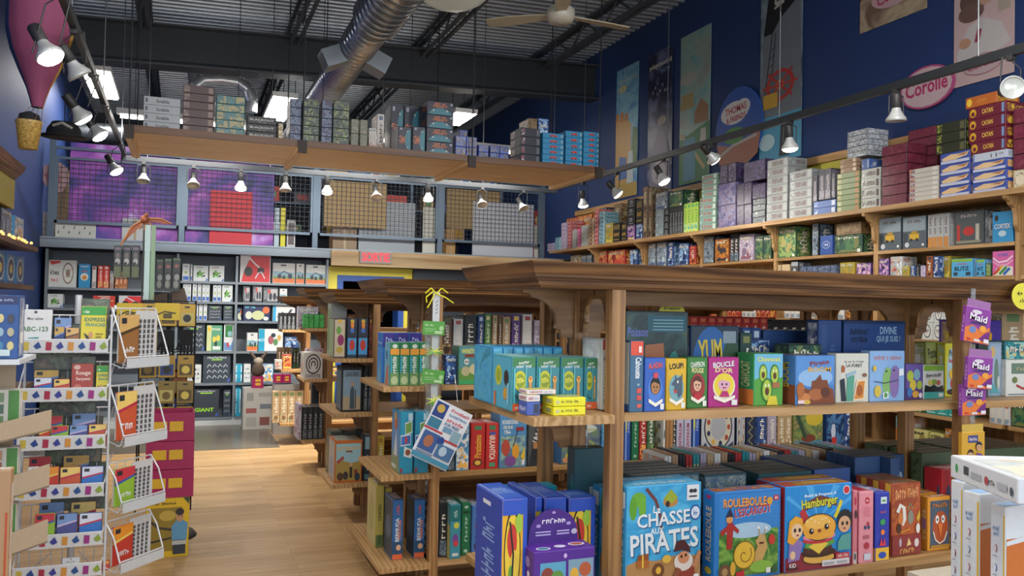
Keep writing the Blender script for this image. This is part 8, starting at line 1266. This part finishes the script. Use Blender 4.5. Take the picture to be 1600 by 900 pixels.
# ================================================================ cabinet on the left wall
cb = empty('wall_cabinet', (-1.6, 5.0, 0)); tag(cb, 'wooden cabinet with carved crown on the left wall', 'cabinet')
def cp(mb, nm): return mb.build(nm, cb, (1.6, -5.0, 0))
cp(MB().box((-1.6, 5.0, 2.18), (-1.04, 6.25, 2.37), flat('a89c48', .6)), 'yellow_fascia')
cw = crown(5.0, 6.2, -1.6, -1.03, 2.37, 2.46); cp(cw, 'crown')
for z, xf in ((1.965, -.98), (1.69, -1.0), (1.40, -.98), (1.0, -.98)): cp(MB().box((-1.6, 5.0, z-.03), (xf, 6.85, z), wood('honeydark', '6c4826', '4c3018', 'y')), 'shelf')
for y in (5.0, 6.82): cp(MB().box((-1.6, y, 0), (-1.25, y+.03, 2.18), wood('honeydark', '6c4826', '4c3018', 'z')), 'side_panel')
cp(MB().box((-1.6, 5.03, 0), (-1.58, 6.82, 2.18), flat('30343c', .7)), 'back_panel')
K('clock', 'blue round dial clock kit', '3c70a0', ['3c70a0'], 'c', front=[('e', .5, .5, .42, .42, 'b8c0c0'), ('e', .5, .5, .34, .34, '24385c'), ('e', .5, .5, .16, .16, 'c8b060'), ('r', .1, .02, .9, .1, '2c4878')])
K('arty', 'silver-framed picture game box', '98a0a8', ['98a0a8'], 'c', front=[('r', .1, .06, .9, .9, 'a88868'), ('r', .1, .06, .45, .9, '181c24'), ('e', .3, .6, .12, .2, '586068'), ('e', .7, .4, .15, .3, 'c8a888')])
def arow(items, z, xp, where):
    for kk, y0_, y1_, h_, ds in items: put(kk, (xp, (y0_+y1_)/2, z+.001), y1_-y0_-.004, .12, h_, math.pi/2, 0, ds+' '+where, 'goods on the left wall cabinet')
arow([('arty', 5.35, 5.68, .205, 'silver-framed picture game box')], 1.965, -1.06, 'on the left cabinet\'s top shelf'); arow([('g_black', 5.95, 6.3, .2, 'black game box')], 1.965, -1.06, 'on the left cabinet\'s top shelf'); arow([('g_sky', 6.4, 6.75, .19, 'pale blue game box')], 1.965, -1.06, 'on the left cabinet\'s top shelf')
arow([('clock', 5.5+.34*i, 5.8+.34*i, .2, 'blue round dial clock kit, %s from left' % ORD[i]) for i in range(4)], 1.69, -1.06, 'on the left cabinet')
arow([('g_tan', 6.0, 6.3, .22, 'tan game box'), ('g_white', 6.4, 6.7, .2, 'white game box')], 1.40, -1.06, 'low on the left cabinet')
mb = MB(); Lp = flat('ffb050', .5, 0, 3)
rn = random.Random(9)
for i in range(14): y_ = 5.2+.115*i; mb.lathe([(.001, .012), (.009, .006), (.009, -.004), (.001, -.008)], Lp, 8, (-1.005+rn.uniform(-.01, .01), y_, 1.98+.01*rn.random()))
mb.tube([(-1.0, 5.15+.115*i, 1.976+.008*(i % 2)) for i in range(15)], .002, flat('303028'), 5); tag(mb.build('fairy_lights'), 'small amber fairy lights along the left cabinet shelf', 'string lights')
# ================================================================ cardboard display at the very left
CBD = flat('a8957c', .7); cd = empty('cardboard_display', (-.72, 3.0, 0)); tag(cd, 'beige cardboard tiered display at the lower left edge', 'display')
YF = 3.05; mb = MB(); xr = at(72, 700, y=YF).x
prof_ = [(xr-.16, .0), (xr-.12, .0), (xr-.12, .9), (xr-.115, 1.16), (xr-.06, 1.2), (xr-.0, 1.155)]
mb.prism([(-.95, 3.22, 0), (xr-.12, 3.22, 0), (xr-.12, 3.22, 1.42), (-.95, 3.22, 1.42)], (0, .01, 0), CBD); mb.build('back', cd, (.72, -3.0, 0))
for i, (pt, pb) in enumerate(((652, 690), (740, 782), (830, 872))):
    zt_, zb_ = at(50, pt, y=YF).z, at(50, pb, y=YF).z; mb = MB(); mb.prism([(xr-.26, YF-.12, zb_-.02), (xr, YF+.1, zb_+.02), (xr, YF+.1, zt_+.01), (xr-.26, YF-.12, zt_-.04)], (-.004, .006, 0), CBD)
    mb.prism([(-.9, YF-.12, zb_-.02), (xr-.26, YF-.12, zb_-.02), (xr, YF+.1, zb_+.02), (xr-.02, 3.21, zb_+.02), (-.9, 3.21, zb_-.0)], (0, 0, .006), CBD)
    mb.prism([(-.9, YF-.12, zb_-.02), (xr-.26, YF-.12, zb_-.02), (xr-.26, YF-.12, zt_-.04), (-.9, YF-.12, zt_-.04)], (0, .005, 0), CBD); mb.build('tray', cd, (.72, -3.0, 0), fix=True)
    K('gwin%d' % i, 'green-edged box with small window pictures', 'c8c4b8', ['c8c4b8'], 'g', front=[('r', .8, 0, 1, 1, '488038')]+[('r', .06+.36*(j % 2), .1+.3*(j//2), .36+.36*(j % 2), .34+.3*(j//2), ['a86050', '708c60', 'b88868', '506c58'][(j+i) % 4]) for j in range(6)])
    put('gwin%d' % i, (xr-.17, 3.13, zb_+.03), .16, .05, .13, 0, 0, 'green-edged window-picture box, %s cardboard tray' % ['top', 'middle', 'lower'][i], 'boxes in the cardboard display')
mb = MB(); mb.box((-.95, 2.92, 1.395), (at(30, 580, y=2.92).x, 3.23, 1.41), flat('c8ccd0', .5)); mb.build('top_board', cd, (.72, -3.0, 0))
K('bluekit', 'blue printed box with round badges', '28508c', ['28508c'], 'b', front=[('r', .0, .86, 1, 1, '1c2c5c'), ('t', 'le plus grand', .5, .93, .7, .04, 0, 'b0b8d0')]+[('e', .2+.3*(i % 3), .2+.22*(i//3), .1, .07, ['a8a488', '407ca0', 'c8b880', '3c3c48', '8ca8b8'][i % 5]) for i in range(9)]+[('r', .1, .04, .8, .14, 'b8c8c8')])
a_ = at(-30, 575, y=2.95); b_ = at(27, 575, y=2.95); put('bluekit', ((a_.x+b_.x)/2, 2.95, 1.411), b_.x-a_.x, .1, at(10, 461, y=2.95).z-1.411, 0, 0, 'tall dark blue printed box at the left edge, on white board')
K('orangeedge', 'orange and beige curved card panel', 'a88460', ['a88460'], 'o', front=[('w', [(.1, .1), (.9, .4), (.9, .9)], .1, 'b04c28'), ('e', .5, .3, .2, .06, 'b84838')], cat='card', name='printed_card')
a_ = at(-30, 900, y=2.6); b_ = at(12, 900, y=2.6); put('orangeedge', ((a_.x+b_.x)/2, 2.6, 0), b_.x-a_.x, .05, at(0, 735, y=2.6).z, 0, 0, 'orange and beige card panel at the lower left corner')

settle()
